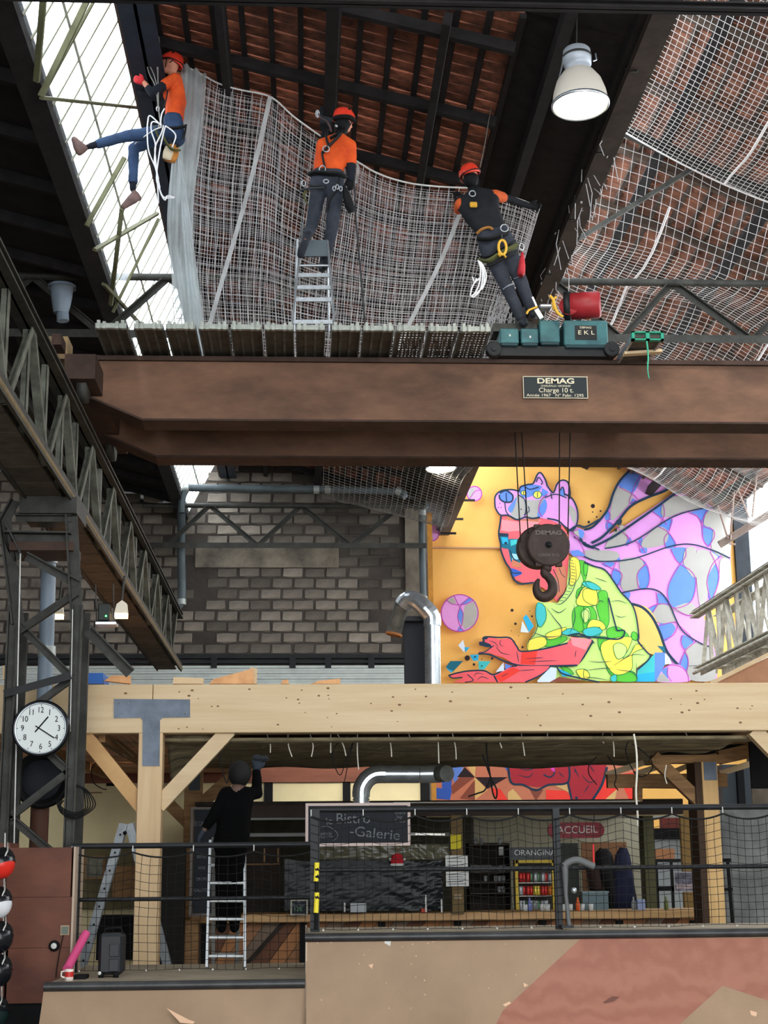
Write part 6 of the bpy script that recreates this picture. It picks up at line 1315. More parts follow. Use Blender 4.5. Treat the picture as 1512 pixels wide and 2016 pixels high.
sheet(lambda u, v: hang(u*.075, v)+V((.03*math.sin(v*9), -.06+.05*math.sin(u*18), 0)), 16, 24, 'folded_edge', gz2, hn)
def fold(u, v): x = 352+(u-.5)*8*(1-v)+v*(44+u*34-18); y = 285+v*430; return P(x, y, 16.33+.04*math.sin(u*12))
sheet(fold, 12, 18, 'folded_edge', gz2, hn)
tape = shade_mat('white_webbing_tape', (222, 224, 224), .8)
for (a, b_, w, uo) in (((532,190),(404,690),9,0),((905,420),(786,690),9,0),((700,318),(706,360),5,0)):
    def ftp(u, v): x = a[0]+(b_[0]-a[0])*v+(u-.5)*w+4*math.sin(v*5); y = a[1]+(b_[1]-a[1])*v; return P(x, y, 16.30+.04*math.sin(v*8))
    sheet(ftp, 1, 20, 'webbing_tape', tape, hn)
MB().tube([hang(i/80, 0)+V((0,-.01,0)) for i in range(81)], .011, 5).build('edge_rope', cordb, hn)
b = MB()
for i in range(26):
    x = 965+R_.uniform(0,48); y = 575+R_.uniform(0,50); b.tube(pts3([(x,y,16.2),(x+R_.uniform(-12,10),y+R_.uniform(8,22),16.1),(x+R_.uniform(-22,5),y+R_.uniform(22,60),16.15)],4), .006, 4)
b.build('loose_cords', cord, hn, kind='stuff')
# --- nets under the right-hand roof slope
def plane2(x): return ZR(8.95)-.443*(x-4.0)
def rn1(u, v):     # from the rafter (16.9) toward the viewer
    D = 16.85-5.6*v; pr_ = P(1215+u*420, 252+u*186, 16.85); x = pr_.x + (2.86-P(1215,252,16.85).x)*(1-u)*0
    z = pr_.z + v*.55 - .30*math.sin(math.pi*min(1, v*1.3)) - .12*math.sin(math.pi*u) + .03*math.sin(v*26)*u
    return V((x, D, z))
def rn2(u, v):
    D = 16.95+10.3*v; pr_ = P(1140+u*520, 385+u*60-0*v, 16.95); x = 2.86+u*5.4
    zr = P(1215,252,16.85).z + (x-P(1215,252,16.85).x)*(P(1560,405,16.9).z-P(1215,252,16.9).z)/(P(1560,405,16.9).x-P(1215,252,16.9).x)-.02; q_ = min(1, v/.1); z0 = (plane2(x)-1.0)*q_+zr*(1-q_); z = z0-.18*math.sin(math.pi*((v*4) % 1))-.10*math.sin(u*9)*q_-.05*noise.noise(V((u*5, v*9, 0)))*2
    return V((x, D, z))
n1 = root('safety_net', 'white square-mesh netting sagging under the roof at the upper right corner', 'net', P(1400,300,15))
net(rn1, 44, 60, .0034, 'netting', cordb, n1, kind='stuff')
n2 = root('safety_net', 'white square-mesh netting under the roof between the sloping rafter and the mural', 'net', P(1400,500,18))
net(rn2, 52, 100, .0036, 'netting', cordb, n2, kind='stuff')
for x in (4.4, 6.3): MB().tube([V((x, 17+ i*.5, plane2(x)-1.05-.18*math.sin(math.pi*((i*.5/10.3*4) % 1)))) for i in range(20)], .018, 4, flat=.3).build('webbing_tape', cordb, n2)
MB().tube([V((rn1(.5, i/20))) for i in range(20)], .018, 4, flat=.3).build('webbing_tape', cordb, n1)
MB().tube([rn1(i/30, 0) for i in range(31)], .012, 5).build('edge_rope', cordb, n1)
# --- net over the dark valley end in front of the block wall
def rn3(u, v):
    x = .3+u*2.2; return V((x, 20+7.2*v, ZR(7.62)-(x+1.62)*.245-.55-.15*math.sin(v*9)-.25*u*math.sin(math.pi*v)))
n3 = root('safety_net', 'grey netting sagging under the dark roof above the rain pipe elbow', 'net', P(760,940,24))
net(rn3, 24, 60, .0045, 'netting', mat('grey_cord_net', (150,146,140), .8), n3, kind='stuff')
# netting scraps along the valley truss
sc_ = root('net_scraps', 'tattered netting cords hanging on the valley truss', 'net', P(1180,400,15.5))
b = MB()
for i in range(60):
    y = R_.uniform(12.6, 17.2); x = 2.78+R_.uniform(-.1,.12); z = ZR(6.95)-R_.uniform(0,.5); L = R_.uniform(.15,.6)
    b.tube([V((x,y,z)), V((x+R_.uniform(-.1,.06),y+R_.uniform(-.1,.1),z-L*.5)), V((x+R_.uniform(-.1,.1),y+R_.uniform(-.12,.12),z-L))], .005, 4)
b.build('cords', cord, sc_, kind='stuff')
for l in ([(1183,20,13),(1186,90,13),(1185,150,13)],[(1235,0,13),(1233,40,13),(1230,55,13)],[(1160,250,14),(1155,300,14),(1150,370,14)],[(1185,250,14),(1183,290,14),(1180,305,14)],[(1140,270,14),(1128,330,14),(1145,400,14)],[(1122,290,14.2),(1118,330,14.2),(1105,370,14.2)]):
    MB().tube(pts3(l), .012, 6).build('cord', mat('pale_conduit', (190,190,185), .4, .3), sc_)
homothety([n1, n2, n3, sc_])
# ================================================================ lamps
def highbay(label, px, py, rpx, D, wire_top, hidden=0):
    s = rpx/FPX*D; c = P(px, py, D); rt = root('high_bay_lamp', label, 'lamp', c)
    ax = V((-.02,.05,1))
    MB().lathe([(s*.98,.0),(s*1.0,s*.06),(s*.94,s*.5),(s*.80,s*.95),(s*.58,s*1.28),(s*.42,s*1.40),(s*.38,s*1.40),(s*.56,s*1.22),(s*.78,s*.9),(s*.92,s*.48),(s*.97,s*.04)], c, ax, 44).build('reflector', shellm, rt)
    MB().lathe([(s*1.0,-.01),(s*1.04,.0),(s*1.04,.02),(s*.98,.02)], c, ax, 44).build('rim', zinc, rt)
    MB().lathe([(.0,s*.02),(s*.5,-s*.04),(s*.96,s*.03)], c, ax, 44).build('glass_lens', lensm, rt)
    g = MB().lathe([(s*.42,s*1.38),(s*.45,s*1.5),(s*.44,s*1.62),(s*.5,s*1.64),(s*.51,s*1.95),(s*.49,s*2.2),(s*.44,s*2.26),(0,s*2.28)], c, ax, 32).build('gear_housing', mat('pale_grey_housing', (176,182,192), .45, .2), rt)
    MB().lathe([(s*.52,s*1.9),(s*.53,s*1.92),(s*.53,s*1.98),(s*.52,s*2.0)], c, ax, 32).build('clamp_band', steel, g)
    MB().tube([c+V((-s*1.0,0,.02)), c+V((-s*.62,0,s*1.5)), c+V((-s*.55,0,s*1.9))], .008, 6).build('side_bracket', zinc, rt); MB().tube([c+V((s*.5,-s*.1,s*1.7)), c+V((s*.62,-s*.1,s*1.75)), c+V((s*.6,-s*.1,s*2.0))], .008, 6).build('side_bracket', zinc, rt)
    MB().tube([c+ax*s*2.25, P(wire_top[0], wire_top[1], D)], .008, 6).build('chain', steel, rt)
    ld = bpy.data.lights.new('lamp_light', 'AREA'); ld.shape = 'DISK'; ld.size = s*1.6; ld.energy = 60; ld.color = (1,.93,.8)
    lo_ = bpy.data.objects.new('lamp_light', ld); COL.objects.link(lo_); lo_.location = c - V((0,0,.03)) - basept(rt); lo_.parent = rt
    return rt
shellm = mat('translucent_reflector', (206, 198, 186), .4, 0, emit=.12); lensm = mat('lit_lens', (255, 246, 225), .3, emit=14)
highbay('large lit bell-shaped ceiling lamp hanging at the upper right', 1143, 208, 61, 13.6, (1137, -20))
highbay('lit bell-shaped ceiling lamp half hidden under the rear girder', 868, 923, 31, 29.5, (880, 840))
for (px, py, D, lab, w) in ((238,1207,14.9,'small lit floodlight under the left runway, beside the green-lit box',26),(114,1209,15.8,'small lit floodlight behind the clock column, next to the grey post',20)):
    f = root('floodlight', lab, 'lamp', P(px,py,D)); c = P(px,py,D); s = w/2/FPX*D
    MB().prism([(c.x-s, c.z-.0), (c.x+s, c.z), (c.x+s*.8, c.z+s*1.5), (c.x+s*.1, c.z+s*2.0), (c.x-s*.7, c.z+s*1.4)], D, D+.09).build('housing', mat('pale_floodlight', (226,216,196), .5), f)
    MB().box((c.x-s*.95, D-.004, c.z-.045), (c.x+s*.95, D+.08, c.z+.0)).build('lens', mat('warm_lit_lens', (255, 214, 150), .3, emit=5), f)
    MB().tube([c+V((0,.04,s*1.8)), c+V((.02,.04,s*2+.25))], .012, 6).build('bracket', steel, f)
pj = root('projector_box', 'dark box with a tiny green light hung under the left runway', 'box', P(208,1215,14.9)); D = 14.8
MB().rbox(P(192,1222,D), P(224,1198,D+.3), .01).build('body', mat('dark_green_black_plastic', (28,36,32), .5), pj); MB().bpx(207, 1211, 210, 1214, D-.01, .01).build('status_light', mat('green_led', (90,255,130), .4, emit=4), pj)
MB().bpx(188, 1224, 228, 1229, D, .2).build('tray', alu, pj)
for x in (190, 225): MB().tube([P(x,1226,D+.1), P(x-2,1150,D+.1)], .006, 5).build('hanger', steel, pj)
# working light in the room under the mezzanine (tube fittings above the frame)
for (x, y, z, en, sx, sy) in ((-2.6, 20.6, 3.15, 60, 2.5, .3), (1.2, 21.9, 3.1, 45, 3.0, .3), (4.6, 21.6, 2.28, 16, 2.0, .3)):
    rt = root('tube_lamp', 'ceiling tube lamp lighting the room under the mezzanine at %s' % ('left' if x < 0 else 'the middle' if x < 3 else 'right'), 'lamp', (x,y,z)); MB().rbox((x-sx/2,y-.05,z), (x+sx/2,y+.05,z+.05), .01).build('fitting', whitep, rt)
    ld = bpy.data.lights.new('tube_light', 'AREA'); ld.shape = 'RECTANGLE'; ld.size = sx; ld.size_y = .1; ld.energy = en; ld.color = (1,.95,.85)
    lo_ = bpy.data.objects.new('tube_light', ld); COL.objects.link(lo_); lo_.parent = rt; lo_.location = (0,0,-.01); lo_.rotation_euler = (math.radians(25),0,0)
# ================================================================ people
def hull(spheres, bmx):
    vs = []
    for p, r, *s in spheres:
        sx = s[0] if s else (1,1,1); t = bmesh.new(); bmesh.ops.create_icosphere(t, subdivisions=2, radius=r)
        vs += [V((v.co.x*sx[0], v.co.y*sx[1], v.co.z*sx[2]))+V(p) for v in t.verts]; t.free()
    o = [bmx.verts.new(v) for v in vs]; res = bmesh.ops.convex_hull(bmx, input=o, use_existing_faces=False)
    dead = list({e for k in ('geom_interior', 'geom_unused') for e in res[k] if isinstance(e, bmesh.types.BMVert)})
    if dead: bmesh.ops.delete(bmx, geom=dead, context='VERTS')
def segd(p, a, b, ra, rb):
    ab = b-a; L = (ab*ab).sum(); t = np.clip(((p-a)@ab)/max(L, 1e-9), 0, 1)[:, None]
    return np.linalg.norm(p-(a+ab*t), axis=1) - (ra*(1-t)+rb*t)[:, 0]
def figure(name, label, base, shapes, skin, clothes, vox=.0125):
    """shapes: (tag, [(p, r), ...]); body = one remeshed surface, clothes = shells lifted off it."""
    bmx = bmesh.new()
    for tg, sp in shapes: hull(sp, bmx)
    me = bpy.data.meshes.new('tmp'); bmx.to_mesh(me); bmx.free()
    o = bpy.data.objects.new('tmp', me); COL.objects.link(o)
    m = o.modifiers.new('r', 'REMESH'); m.mode = 'VOXEL'; m.voxel_size = vox
    m = o.modifiers.new('s', 'SMOOTH'); m.iterations = 3; m.factor = .5
    bpy.context.view_layer.update(); body = bpy.data.meshes.new_from_object(o.evaluated_get(bpy.context.evaluated_depsgraph_get()))
    bpy.data.objects.remove(o); body.name = 'body'
    n = len(body.vertices); co = np.empty(n*3, 'f'); body.vertices.foreach_get('co', co); co = co.reshape(-1, 3)
    no = np.empty(n*3, 'f'); body.vertices.foreach_get('normal', no); no = no.reshape(-1, 3)
    polys = [tuple(p.vertices) for p in body.polygons]; cen = np.array([co[list(p)].mean(0) for p in polys])
    best = np.full(len(polys), 9.); tg_ = np.array(['' for _ in polys], dtype=object)
    for tg, sp in shapes:
        for i in range(len(sp)):
            for j in range(i, len(sp)) if len(sp) < 7 else ((i, min(i+1, len(sp)-1)),) if False else [(i, k) for k in range(i, len(sp))] if False else range(i, len(sp)):
                a, b = np.array(sp[i][0]), np.array(sp[j][0]); d = segd(cen, a, b, sp[i][1], sp[j][1]); k = d < best; best[k] = d[k]; tg_[k] = tg
    rt = root(name, label, 'person', base)
    body.materials.clear(); body.materials.append(skin); body.polygons.foreach_set('use_smooth', [True]*len(polys)); put(body, 'body', rt)
    for cname, tags, m, off in clothes:
        idx = [i for i in range(len(polys)) if tg_[i] in tags]
        if not idx: continue
        par = {v: v for i in idx for v in polys[i]}
        def find(a):
            while par[a] != a: par[a] = par[par[a]]; a = par[a]
            return a
        for i in idx:
            r0_ = find(polys[i][0])
            for v in polys[i][1:]: par[find(v)] = r0_
        comps = {}
        for i in idx: comps.setdefault(find(polys[i][0]), []).append(i)
        for idx in [c_ for c_ in comps.values() if len(c_) > 40]:
          used = sorted({v for i in idx for v in polys[i]}); mp = {v: k for k, v in enumerate(used)}
          b = MB(); wr = [off + .006*noise.noise(V([float(q) for q in co[v]*14])) for v in used]
          b.add([co[v]+no[v]*w for v, w in zip(used, wr)], [tuple(mp[v] for v in polys[i]) for i in idx], 0, True)
          ob = b.build(cname, m, rt); sd = ob.modifiers.new('t', 'SOLIDIFY'); sd.thickness = .008; sd.offset = -1
    return rt
def J(x, y, d): return P(x, y, d)
def S(a, ra, b, rb): return [(a, ra), (b, rb)]
def hand(sh, w, dirv, side, curl=.5, tag_='hand', s=1.0):
    dirv = V(dirv).normalized(); side = V(side); side = (side-dirv*side.dot(dirv)).normalized(); nrm = dirv.cross(side)
    palm = w + dirv*.085*s
    sh.append((tag_, [(w+dirv*.02+side*.012, .021*s), (w+dirv*.02-side*.012, .021*s), (palm+side*.03*s, .017*s), (palm-side*.028*s, .016*s)]))
    for k, (o, L) in enumerate(((.032,.062),(.011,.074),(-.011,.07),(-.031,.055))):
        p0 = palm+side*o*s; p1 = p0+dirv*L*.55*s+nrm*curl*.02*s; p2 = p1+(dirv*(1-curl)+nrm*curl).normalized()*L*.5*s
        sh.append((tag_, S(p0, .0115*s, p1, .0105*s))); sh.append((tag_, S(p1, .0105*s, p2, .009*s)))
    t0 = w+dirv*.03*s+side*.028*s; t1 = t0+(dirv*.6+side*.8).normalized()*.045*s; t2 = t1+(dirv*.9+side*.2+nrm*.4).normalized()*.035*s
    sh.append((tag_, S(t0, .015*s, t1, .013*s))); sh.append((tag_, S(t1, .0125*s, t2, .0105*s)))
def foot(sh, ank, toe, tag_='shoe', up=V((0,0,1))):
    d = (toe-ank); fl = V((d.x, d.y, d.z)); heel = ank - fl.normalized()*.045
    sh.append((tag_, [(ank, .045), (heel-up*.035, .038), (ank+fl*.55-up*.03, .04), (toe-up*.03, .034)]))
def head(sh, c, fwd, up, s=1.0, face=True):
    fwd = V(fwd).normalized(); up = V(up); up = (up-fwd*up.dot(fwd)).normalized(); rt_ = fwd.cross(up)
    sh.append(('head', [(c-fwd*.022*s+up*.02*s, .088*s), (c+fwd*.03*s+up*.025*s, .074*s), (c-fwd*.03*s-up*.03*s, .066*s)]))
    sh.append(('head', [(c+fwd*.035*s+up*.01*s, .062*s), (c+fwd*.055*s-up*.078*s, .032*s), (c+fwd*.02*s-up*.06*s, .05*s)]))
    sh.append(('head', [(c+fwd*.095*s+up*.012*s, .011*s), (c+fwd*.112*s-up*.022*s, .014*s), (c+fwd*.09*s-up*.028*s, .014*s)]))
    sh.append(('head', [(c+fwd*.084*s-up*.052*s+rt_*.014*s, .011*s), (c+fwd*.084*s-up*.052*s-rt_*.014*s, .011*s)]))
    for k in (-1, 1): sh.append(('head', [(c+rt_*k*.08*s+up*.015*s-fwd*.01*s, .012*s), (c+rt_*k*.08*s-up*.02*s, .01*s), (c+rt_*k*.086*s-fwd*.018*s, .012*s)]))
    return fwd, up, rt_
def helmet(rt, c, fwd, up, m, s=1.0, name='helmet'):
    h = MB(); fwd = V(fwd).normalized(); up = (V(up)-fwd*V(up).dot(fwd)).normalized(); rt_ = fwd.cross(up); n = 28; v = []; rings = 9
    for i in range(rings+1):
        t = math.pi/2*i/rings*1.12
        for k in range(n):
            a = 2*math.pi*k/n; r = math.sin(t); z = math.cos(t)
            ridge = 1+.03*math.cos(a*4)*math.sin(t*2); drop = -.03*max(0, -math.cos(a))*max(0, (t-1.2))*3
            v.append(c + fwd*(math.cos(a)*r*.138*ridge-.006)*s + rt_*(math.sin(a)*r*.115*ridge)*s + up*(z*.115+.028+drop)*s)
    f = [(i*n+k, i*n+(k+1)%n, (i+1)*n+(k+1)%n, (i+1)*n+k) for i in range(rings) for k in range(n)]
    o = h.add(v, f, 0, True).build(name, m, rt, label='red safety helmet'); sd = o.modifiers.new('t', 'SOLIDIFY'); sd.thickness = .008; sd.offset = -1
    b = MB(); b.tube([c+fwd*(math.cos(a)*.142-.006)*s+rt_*math.sin(a)*.118*s+up*(.008-.03*max(0,-math.cos(a))*.8)*s for a in np.linspace(0, 2*math.pi, 25)], .0075*s, 6); b.build('rim', mat('dark_helmet_trim', (60,24,26), .5), o)
    for k in (-1, 1):
        for q in (.05, -.03): MB().ball(c+fwd*q+rt_*k*.108*s+up*.085*s, .013, 8, sc=(1,1,1)).build('vent', blackm, o)
    b = MB()
    for k in (-1, 1): b.tube([c+rt_*k*.108*s+fwd*.03+up*.02, c+rt_*k*.085*s+fwd*.035-up*.05, c+fwd*.05-up*.115, ], .006, 5); b.tube([c+rt_*k*.105*s-fwd*.06+up*.01, c+rt_*k*.085*s-fwd*.01-up*.04], .006, 5)
    b.build('chin_strap', blackm, rt); return o
skin = mat('tanned_skin', (206, 138, 112), .6, 0, vary=.06, scale=12)
osh = mat('bright_orange_shirt', (240, 96, 36), .85, 0, c2=(206, 72, 28), scale=5, bump=.15, bscale=18); navyc = mat('dark_navy_knit', (24, 28, 38), .9, vary=.2)
jean = mat('blue_denim', (58, 82, 118), .9, 0, c2=(42, 58, 86), scale=6); grt = mat('dark_grey_work_cloth', (52, 56, 66), .9, vary=.25, scale=6); shoe = mat('brown_grey_shoe', (116, 92, 88), .7, vary=.2, scale=14); bshoe = mat('blackish_boot', (34, 38, 46), .7)
glove = mat('red_work_glove', (186, 36, 42), .8); gblk = mat('black_glove', (18, 19, 22), .8); helm = mat('orange_red_helmet', (232, 64, 44), .3); harn = mat('black_harness_webbing', (20, 21, 23), .7); khaki = mat('olive_harness_pad', (86, 88, 50), .8)
def strap(rt, pts, m=harn, w=.022, name='harness_strap'): return MB().tube([V(p) for p in cr([tuple(p) for p in pts], 5)], w, 6, flat=.35).build(name, m, rt)
def ring(rt, c, r, m, name='karabiner', ax=(0,1,0), t=.007, sx=.6):
    d, a, b_ = basis(V(ax)); MB().tube([V(c)+a*math.cos(q)*r*sx+b_*math.sin(q)*r for q in np.linspace(0, 2*math.pi, 17)], t, 6).build(name, m, rt)
# ---------- worker 1, hanging on ropes, seen from his left side
D = 16.2
sh = []; nk, ch, pel = J(344,160,D), J(346,195,D), J(342,246,D)
fw, up_v = V((-1,.15,.08)), V((.12,0,1)); hc = J(335,128,D); head(sh, hc, fw, up_v)
sh.append(('neck', S(hc-V((-.02,0,.08)), .05, nk, .055)))
sh.append(('shirt', [(nk+V((.03,-.15,-.05)), .062), (nk+V((.03,.15,-.05)), .062), (ch+V((.02,-.1,0)), .095), (ch+V((.02,.1,0)), .095), (J(345,215,D)+V((0,-.08,0)), .09), (J(345,215,D)+V((0,.08,0)), .09)]))
sh.append(('shirt', [(J(345,212,D)+V((0,-.07,0)), .10), (J(345,212,D)+V((0,.07,0)), .10), (J(343,232,D)+V((0,-.08,0)), .095), (J(343,232,D)+V((0,.08,0)), .095)]))
sh.append(('pants', [(pel+V((0,-.09,0)), .11), (pel+V((0,.09,0)), .11), (J(348,268,D)+V((0,-.07,0)), .09), (J(348,268,D)+V((0,.07,0)), .09)]))
sN = nk+V((.01,-.19,-.07)); eN = J(300,183,D-.3); wN = J(284,163,D-.32); sF = nk+V((.0,.17,-.08)); eF = J(300,190,D+.3); wF = J(279,182,D+.28)
mN = sN.lerp(eN, .42)
sh += [('shirt', S(sN, .062, mN, .058)), ('sleeve', S(mN, .052, eN, .046)), ('sleeve', S(eN, .046, eN.lerp(wN,.5), .04)), ('arm', S(eN.lerp(wN,.5), .036, wN, .029)),
       ('shirt', S(sF, .062, sF.lerp(eF,.35), .056)), ('sleeve', S(sF.lerp(eF,.35), .05, eF, .045)), ('sleeve', S(eF, .044, wF, .036))]
hand(sh, wN, V((-1,0,.45)), V((0,-.3,1)), .75); hand(sh, wF, V((-.4,0,.9)), V((1,0,.4)), .8)
hN, kN, aN = J(338,258,D-.11), J(250,268,D-.16), J(176,288,D-.2); hF, kF, aF = J(332,262,D+.12), J(263,292,D+.1), J(262,372,D+.1)
sh += [('pants', S(hN, .092, kN, .062)), ('pants', S(kN, .062, kN.lerp(aN,.75), .05)), ('sock', S(kN.lerp(aN,.7), .042, aN, .036)), ('pants', S(hF, .09, kF, .062)), ('pants', S(kF, .062, kF.lerp(aF,.8), .05)), ('sock', S(kF.lerp(aF,.75), .042, aF, .036))]
sh.append(('shoe', [(J(166,292,D-.2), .04), (J(156,300,D-.2), .036), (J(150,287,D-.21), .036), (J(146,274,D-.22), .03)]))
sh.append(('shoe', [(J(265,383,D+.1), .044), (J(272,390,D+.1), .036), (J(254,398,D+.08), .038), (J(243,407,D+.06), .032)]))
w1 = figure('person', 'worker in orange T-shirt and jeans hanging on ropes, one leg stretched out left', pel, sh, skin,
   [('t_shirt', ('shirt',), osh, .006), ('undershirt_sleeve', ('sleeve',), navyc, .004), ('trousers', ('pants',), jean, .006), ('sock', ('sock',), navyc, .003), ('shoe', ('shoe',), shoe, .004), ('glove', ('hand',), glove, .004)])
helmet(w1, hc+V((.012,0,.02)), fw+V((0,0,.1)), up_v, helm)
for k in (-1, 1): MB().ball(hc+V(fw).normalized()*.088+V((0,k*.03,.018)), .009, 8).build('eye', mat('dark_eye', (30,22,20), .3), w1)
strap(w1, [J(318,248,D-.16), J(330,252,D-.2), J(348,252,D-.2), J(366,248,D-.12)], harn, .034); strap(w1, [J(320,250,D-.17), J(322,270,D-.22), J(336,292,D-.2), J(352,296,D-.1)], khaki, .036); strap(w1, [J(306,252,D-.2), J(310,265,D-.24), J(316,278,D-.22)], khaki, .03)
strap(w1, [J(332,168,D-.16), J(326,200,D-.2), J(316,246,D-.17)], harn, .018); strap(w1, [J(366,250,D-.1), J(364,262,D-.14), J(360,275,D-.12)], harn, .03)
ring(w1, J(316,247,D-.22), .03, alu); ring(w1, J(311,214,D-.2), .028, alu); MB().rbox(J(311,252,D-.27), J(321,246,D-.2), .006).build('rope_clamp', mat('worn_metal', (130,124,108), .4, .7), w1)
pouch = MB().lathe([(0,-.1),(.07,-.09),(.085,-.02),(.08,.07),(.05,.11),(0,.115)], J(337,303,D-.02), axis=(.2,0,1), n=18, scale=(1,.7)).build('tool_pouch', mat('tan_leather', (200,132,60), .7, vary=.15), w1); MB().lathe([(.0,-.08),(.05,-.07),(.06,.02),(.05,.08),(0,.09)], J(331,302,D-.07), axis=(.2,0,1), n=14, scale=(1,.5)).build('pouch_cover', mat('cream_leather', (222,206,178), .7), w1)
strap(w1, [J(352,285,D-.05), J(346,292,D-.05), J(340,298,D-.05)], harn, .02)
wr = mat('white_rope', (232, 232, 236), .7)
rb1 = root('rope_bundle', 'white rope loops hanging from the belt of the worker at left', 'rope', J(320,250,D-.3))
for l in ([(324,214),(318,226),(316,246)],[(318,248),(296,222+6),(291,240),(290,262),(293,298),(306,330),(312,352)],[(318,245),(300,240),(298,258),(306,285),(304,320),(309,345),(312,400)],[(322,247),(318,262),(306,288),(306,310),(310,345),(315,370)],[(326,218+30),(322,262),(314,300),(308,350),(313,368),(322,388),(342,390)],[(326,248),(340,258),(346,268),(342,282),(339,290)],[(312,366),(318,384),(325,394),(329,386),(344,389)]):
    MB().tube(pts3([(x, y, D-.30) for x, y in l], 5), .0085, 6).build('rope_strand', wr, rb1)
sr = root('suspension_rope', 'thin ropes from the ridge holding the worker at left', 'rope', J(300,100,16.0))
for l in ([(272,-10),(282,80),(292,140),(306,172),(316,246)],[(276,40),(288,110),(304,150),(312,185)],[(285,70),(300,110),(310,140),(312,215)],[(310,78),(311,120),(311,214)],[(306,80),(312,72),(314,84)]):
    MB().tube(pts3([(x, y, D-.3) for x, y in l], 5), .006, 5).build('rope_strand', mat('grey_rope', (150,148,140), .8), sr)
b = MB()
for i in range(16): b.tube(pts3([(276+R_.uniform(-3,6),66+R_.uniform(-6,10),D+.1),(290+R_.uniform(-6,10),90+R_.uniform(-10,10),D+.1),(305+R_.uniform(-12,8),125+R_.uniform(-12,14),D+.1)],3), .005, 4)
b.build('frayed_cords', mat('beige_rope', (170,156,124), .8), sr, kind='stuff')
MB().tube(pts3([(318,250,D-.3),(300,258,D-.3),(272,278,D-.1),(266,284,D)],3), .007, 5).build('rope_strand', wr, sr)
# ---------- worker 2, back view on the ladder
D = 15.75
sh = []; nk = J(668,266,D); hc = J(678,240,D); fw, upv = V((.75,.65,-.05)), V((.03,-.02,1)); head(sh, hc, fw, upv)
sh.append(('neck', S(hc-V((.01,0,.08)), .052, nk, .06)))
lS, rS = J(634,284,D), J(690,286,D); wa = J(642,332,D)
sh.append(('shirt', [(lS, .062), (rS, .062), (nk-V((0,0,.05)), .075), (J(640,308,D)-V((.02,0,0)), .095), (J(672,308,D), .095)]))
sh.append(('shirt', [(J(636,310,D), .095), (J(668,310,D), .098), (J(633,334,D), .085), (J(660,336,D), .085)]))
sh.append(('pants', [(J(632,342,D), .088), (J(660,344,D), .09), (J(626,368,D), .10), (J(660,370,D), .10)]))
eR = J(691,330,D+.02); wR = J(684,352,D+.12); eL = J(628,300,D+.32); wL = J(640,262,D+.42)
sh += [('shirt', S(rS, .064, rS.lerp(eR,.75), .06)), ('sleeve', S(rS.lerp(eR,.7), .055, eR, .052)), ('sleeve', S(eR, .052, J(690,350,D+.04), .046)), ('shirt', S(lS, .06, lS.lerp(eL,.5), .055)), ('sleeve', S(lS.lerp(eL,.5), .048, eL, .044)), ('sleeve', S(eL, .042, wL, .032))]
hand(sh, J(690,351,D+.05), V((0,.3,-1)), V((-1,0,0)), .7, s=.9); hand(sh, wL, V((-.2,.1,1)), V((1,.2,0)), .8)
hL, kL, aL = J(627,376,D), J(615,440,D-.05), J(604,468,D-.34); hR, kR, aR = J(660,378,D), J(654,450,D-.08), J(638,514,D+.02)
sh += [('pants', S(hL, .09, kL, .066)), ('pants', S(kL, .066, kL.lerp(aL,.8), .05)), ('shoe', S(kL.lerp(aL,.7), .048, aL, .045)), ('pants', S(hR, .095, kR, .066)), ('pants', S(kR, .066, kR.lerp(aR,.85), .055)), ('shoe', S(kR.lerp(aR,.8), .05, aR, .046))]
sh.append(('shoe', [(J(603,468,D-.34), .043), (J(600,480,D-.36), .04), (J(594,492,D-.33), .043), (J(592,502,D-.30), .036)]))
sh.append(('shoe', [(J(638,516,D+.02), .046), (J(640,524,D-.04), .038), (J(634,528,D+.1), .04), (J(632,529,D+.17), .034)]))
w2 = figure('person', 'worker in orange T-shirt and black harness climbing the ladder, back to the camera', J(645,530,D), sh, skin,
   [('t_shirt', ('shirt',), osh, .006), ('undershirt_sleeve', ('sleeve',), navyc, .005), ('trousers', ('pants',), grt, .006), ('neck_gaiter', ('neck',), blackm, .004), ('boot', ('shoe',), bshoe, .004), ('glove', ('hand',), gblk, .005)])
helmet(w2, hc+V((0,0,.025)), fw, upv, helm)
MB().tube([hc+V((-.12,-.06,.0)), hc+V((-.05,-.12,.0)), hc+V((.05,-.11,.0)), hc+V((.12,-.02,0))], .026, 8, flat=.8).build('headlamp_band', blackm, w2)
MB().ball(J(662,248,D-.13), .018, 8).build('buckle', alu, w2)
MB().ball(hc-V(fw).normalized()*.028-V((0,0,.035)), .088, 16, sc=(1,1,1.1)).build('balaclava', blackm, w2)
F = D-.13
strap(w2, [J(641,262,F+.04), J(643,275,F), J(648,288,F-.01)], harn, .036); strap(w2, [J(672,262,F), J(660,275,F-.01), J(645,290,F-.02), J(634,302,F)], harn, .034); strap(w2, [J(634,302,F), J(637,318,F-.01), J(641,334,F)], harn, .032); strap(w2, [J(650,272,F), J(668,262,F)], harn, .03)
ring(w2, J(642,293,F-.04), .036, alu, 'dorsal_ring', sx=1); ring(w2, J(635,333,F-.04), .042, alu, 'dorsal_ring', sx=.8)
strap(w2, [J(611,345,F+.12), J(622,340,F), J(645,341,F-.03), J(668,343,F), J(676,350,F+.1)], harn, .055, 'belt'); strap(w2, [J(612,366,F+.1), J(625,368,F), J(642,368,F-.02)], harn, .03)
strap(w2, [J(590,376,F-.02), J(603,372,F-.04), J(640,370,F-.06)], mat('grey_plastic_bar', (62,66,70), .5), .02, 'hammer_loop'); strap(w2, [J(605,374,F), J(598,385,F), J(606,402,F+.02)], khaki, .026, 'side_loop'); ring(w2, J(598,361,F-.02), .035, alu); ring(w2, J(642,357,F-.04), .022, alu, sx=1.3)
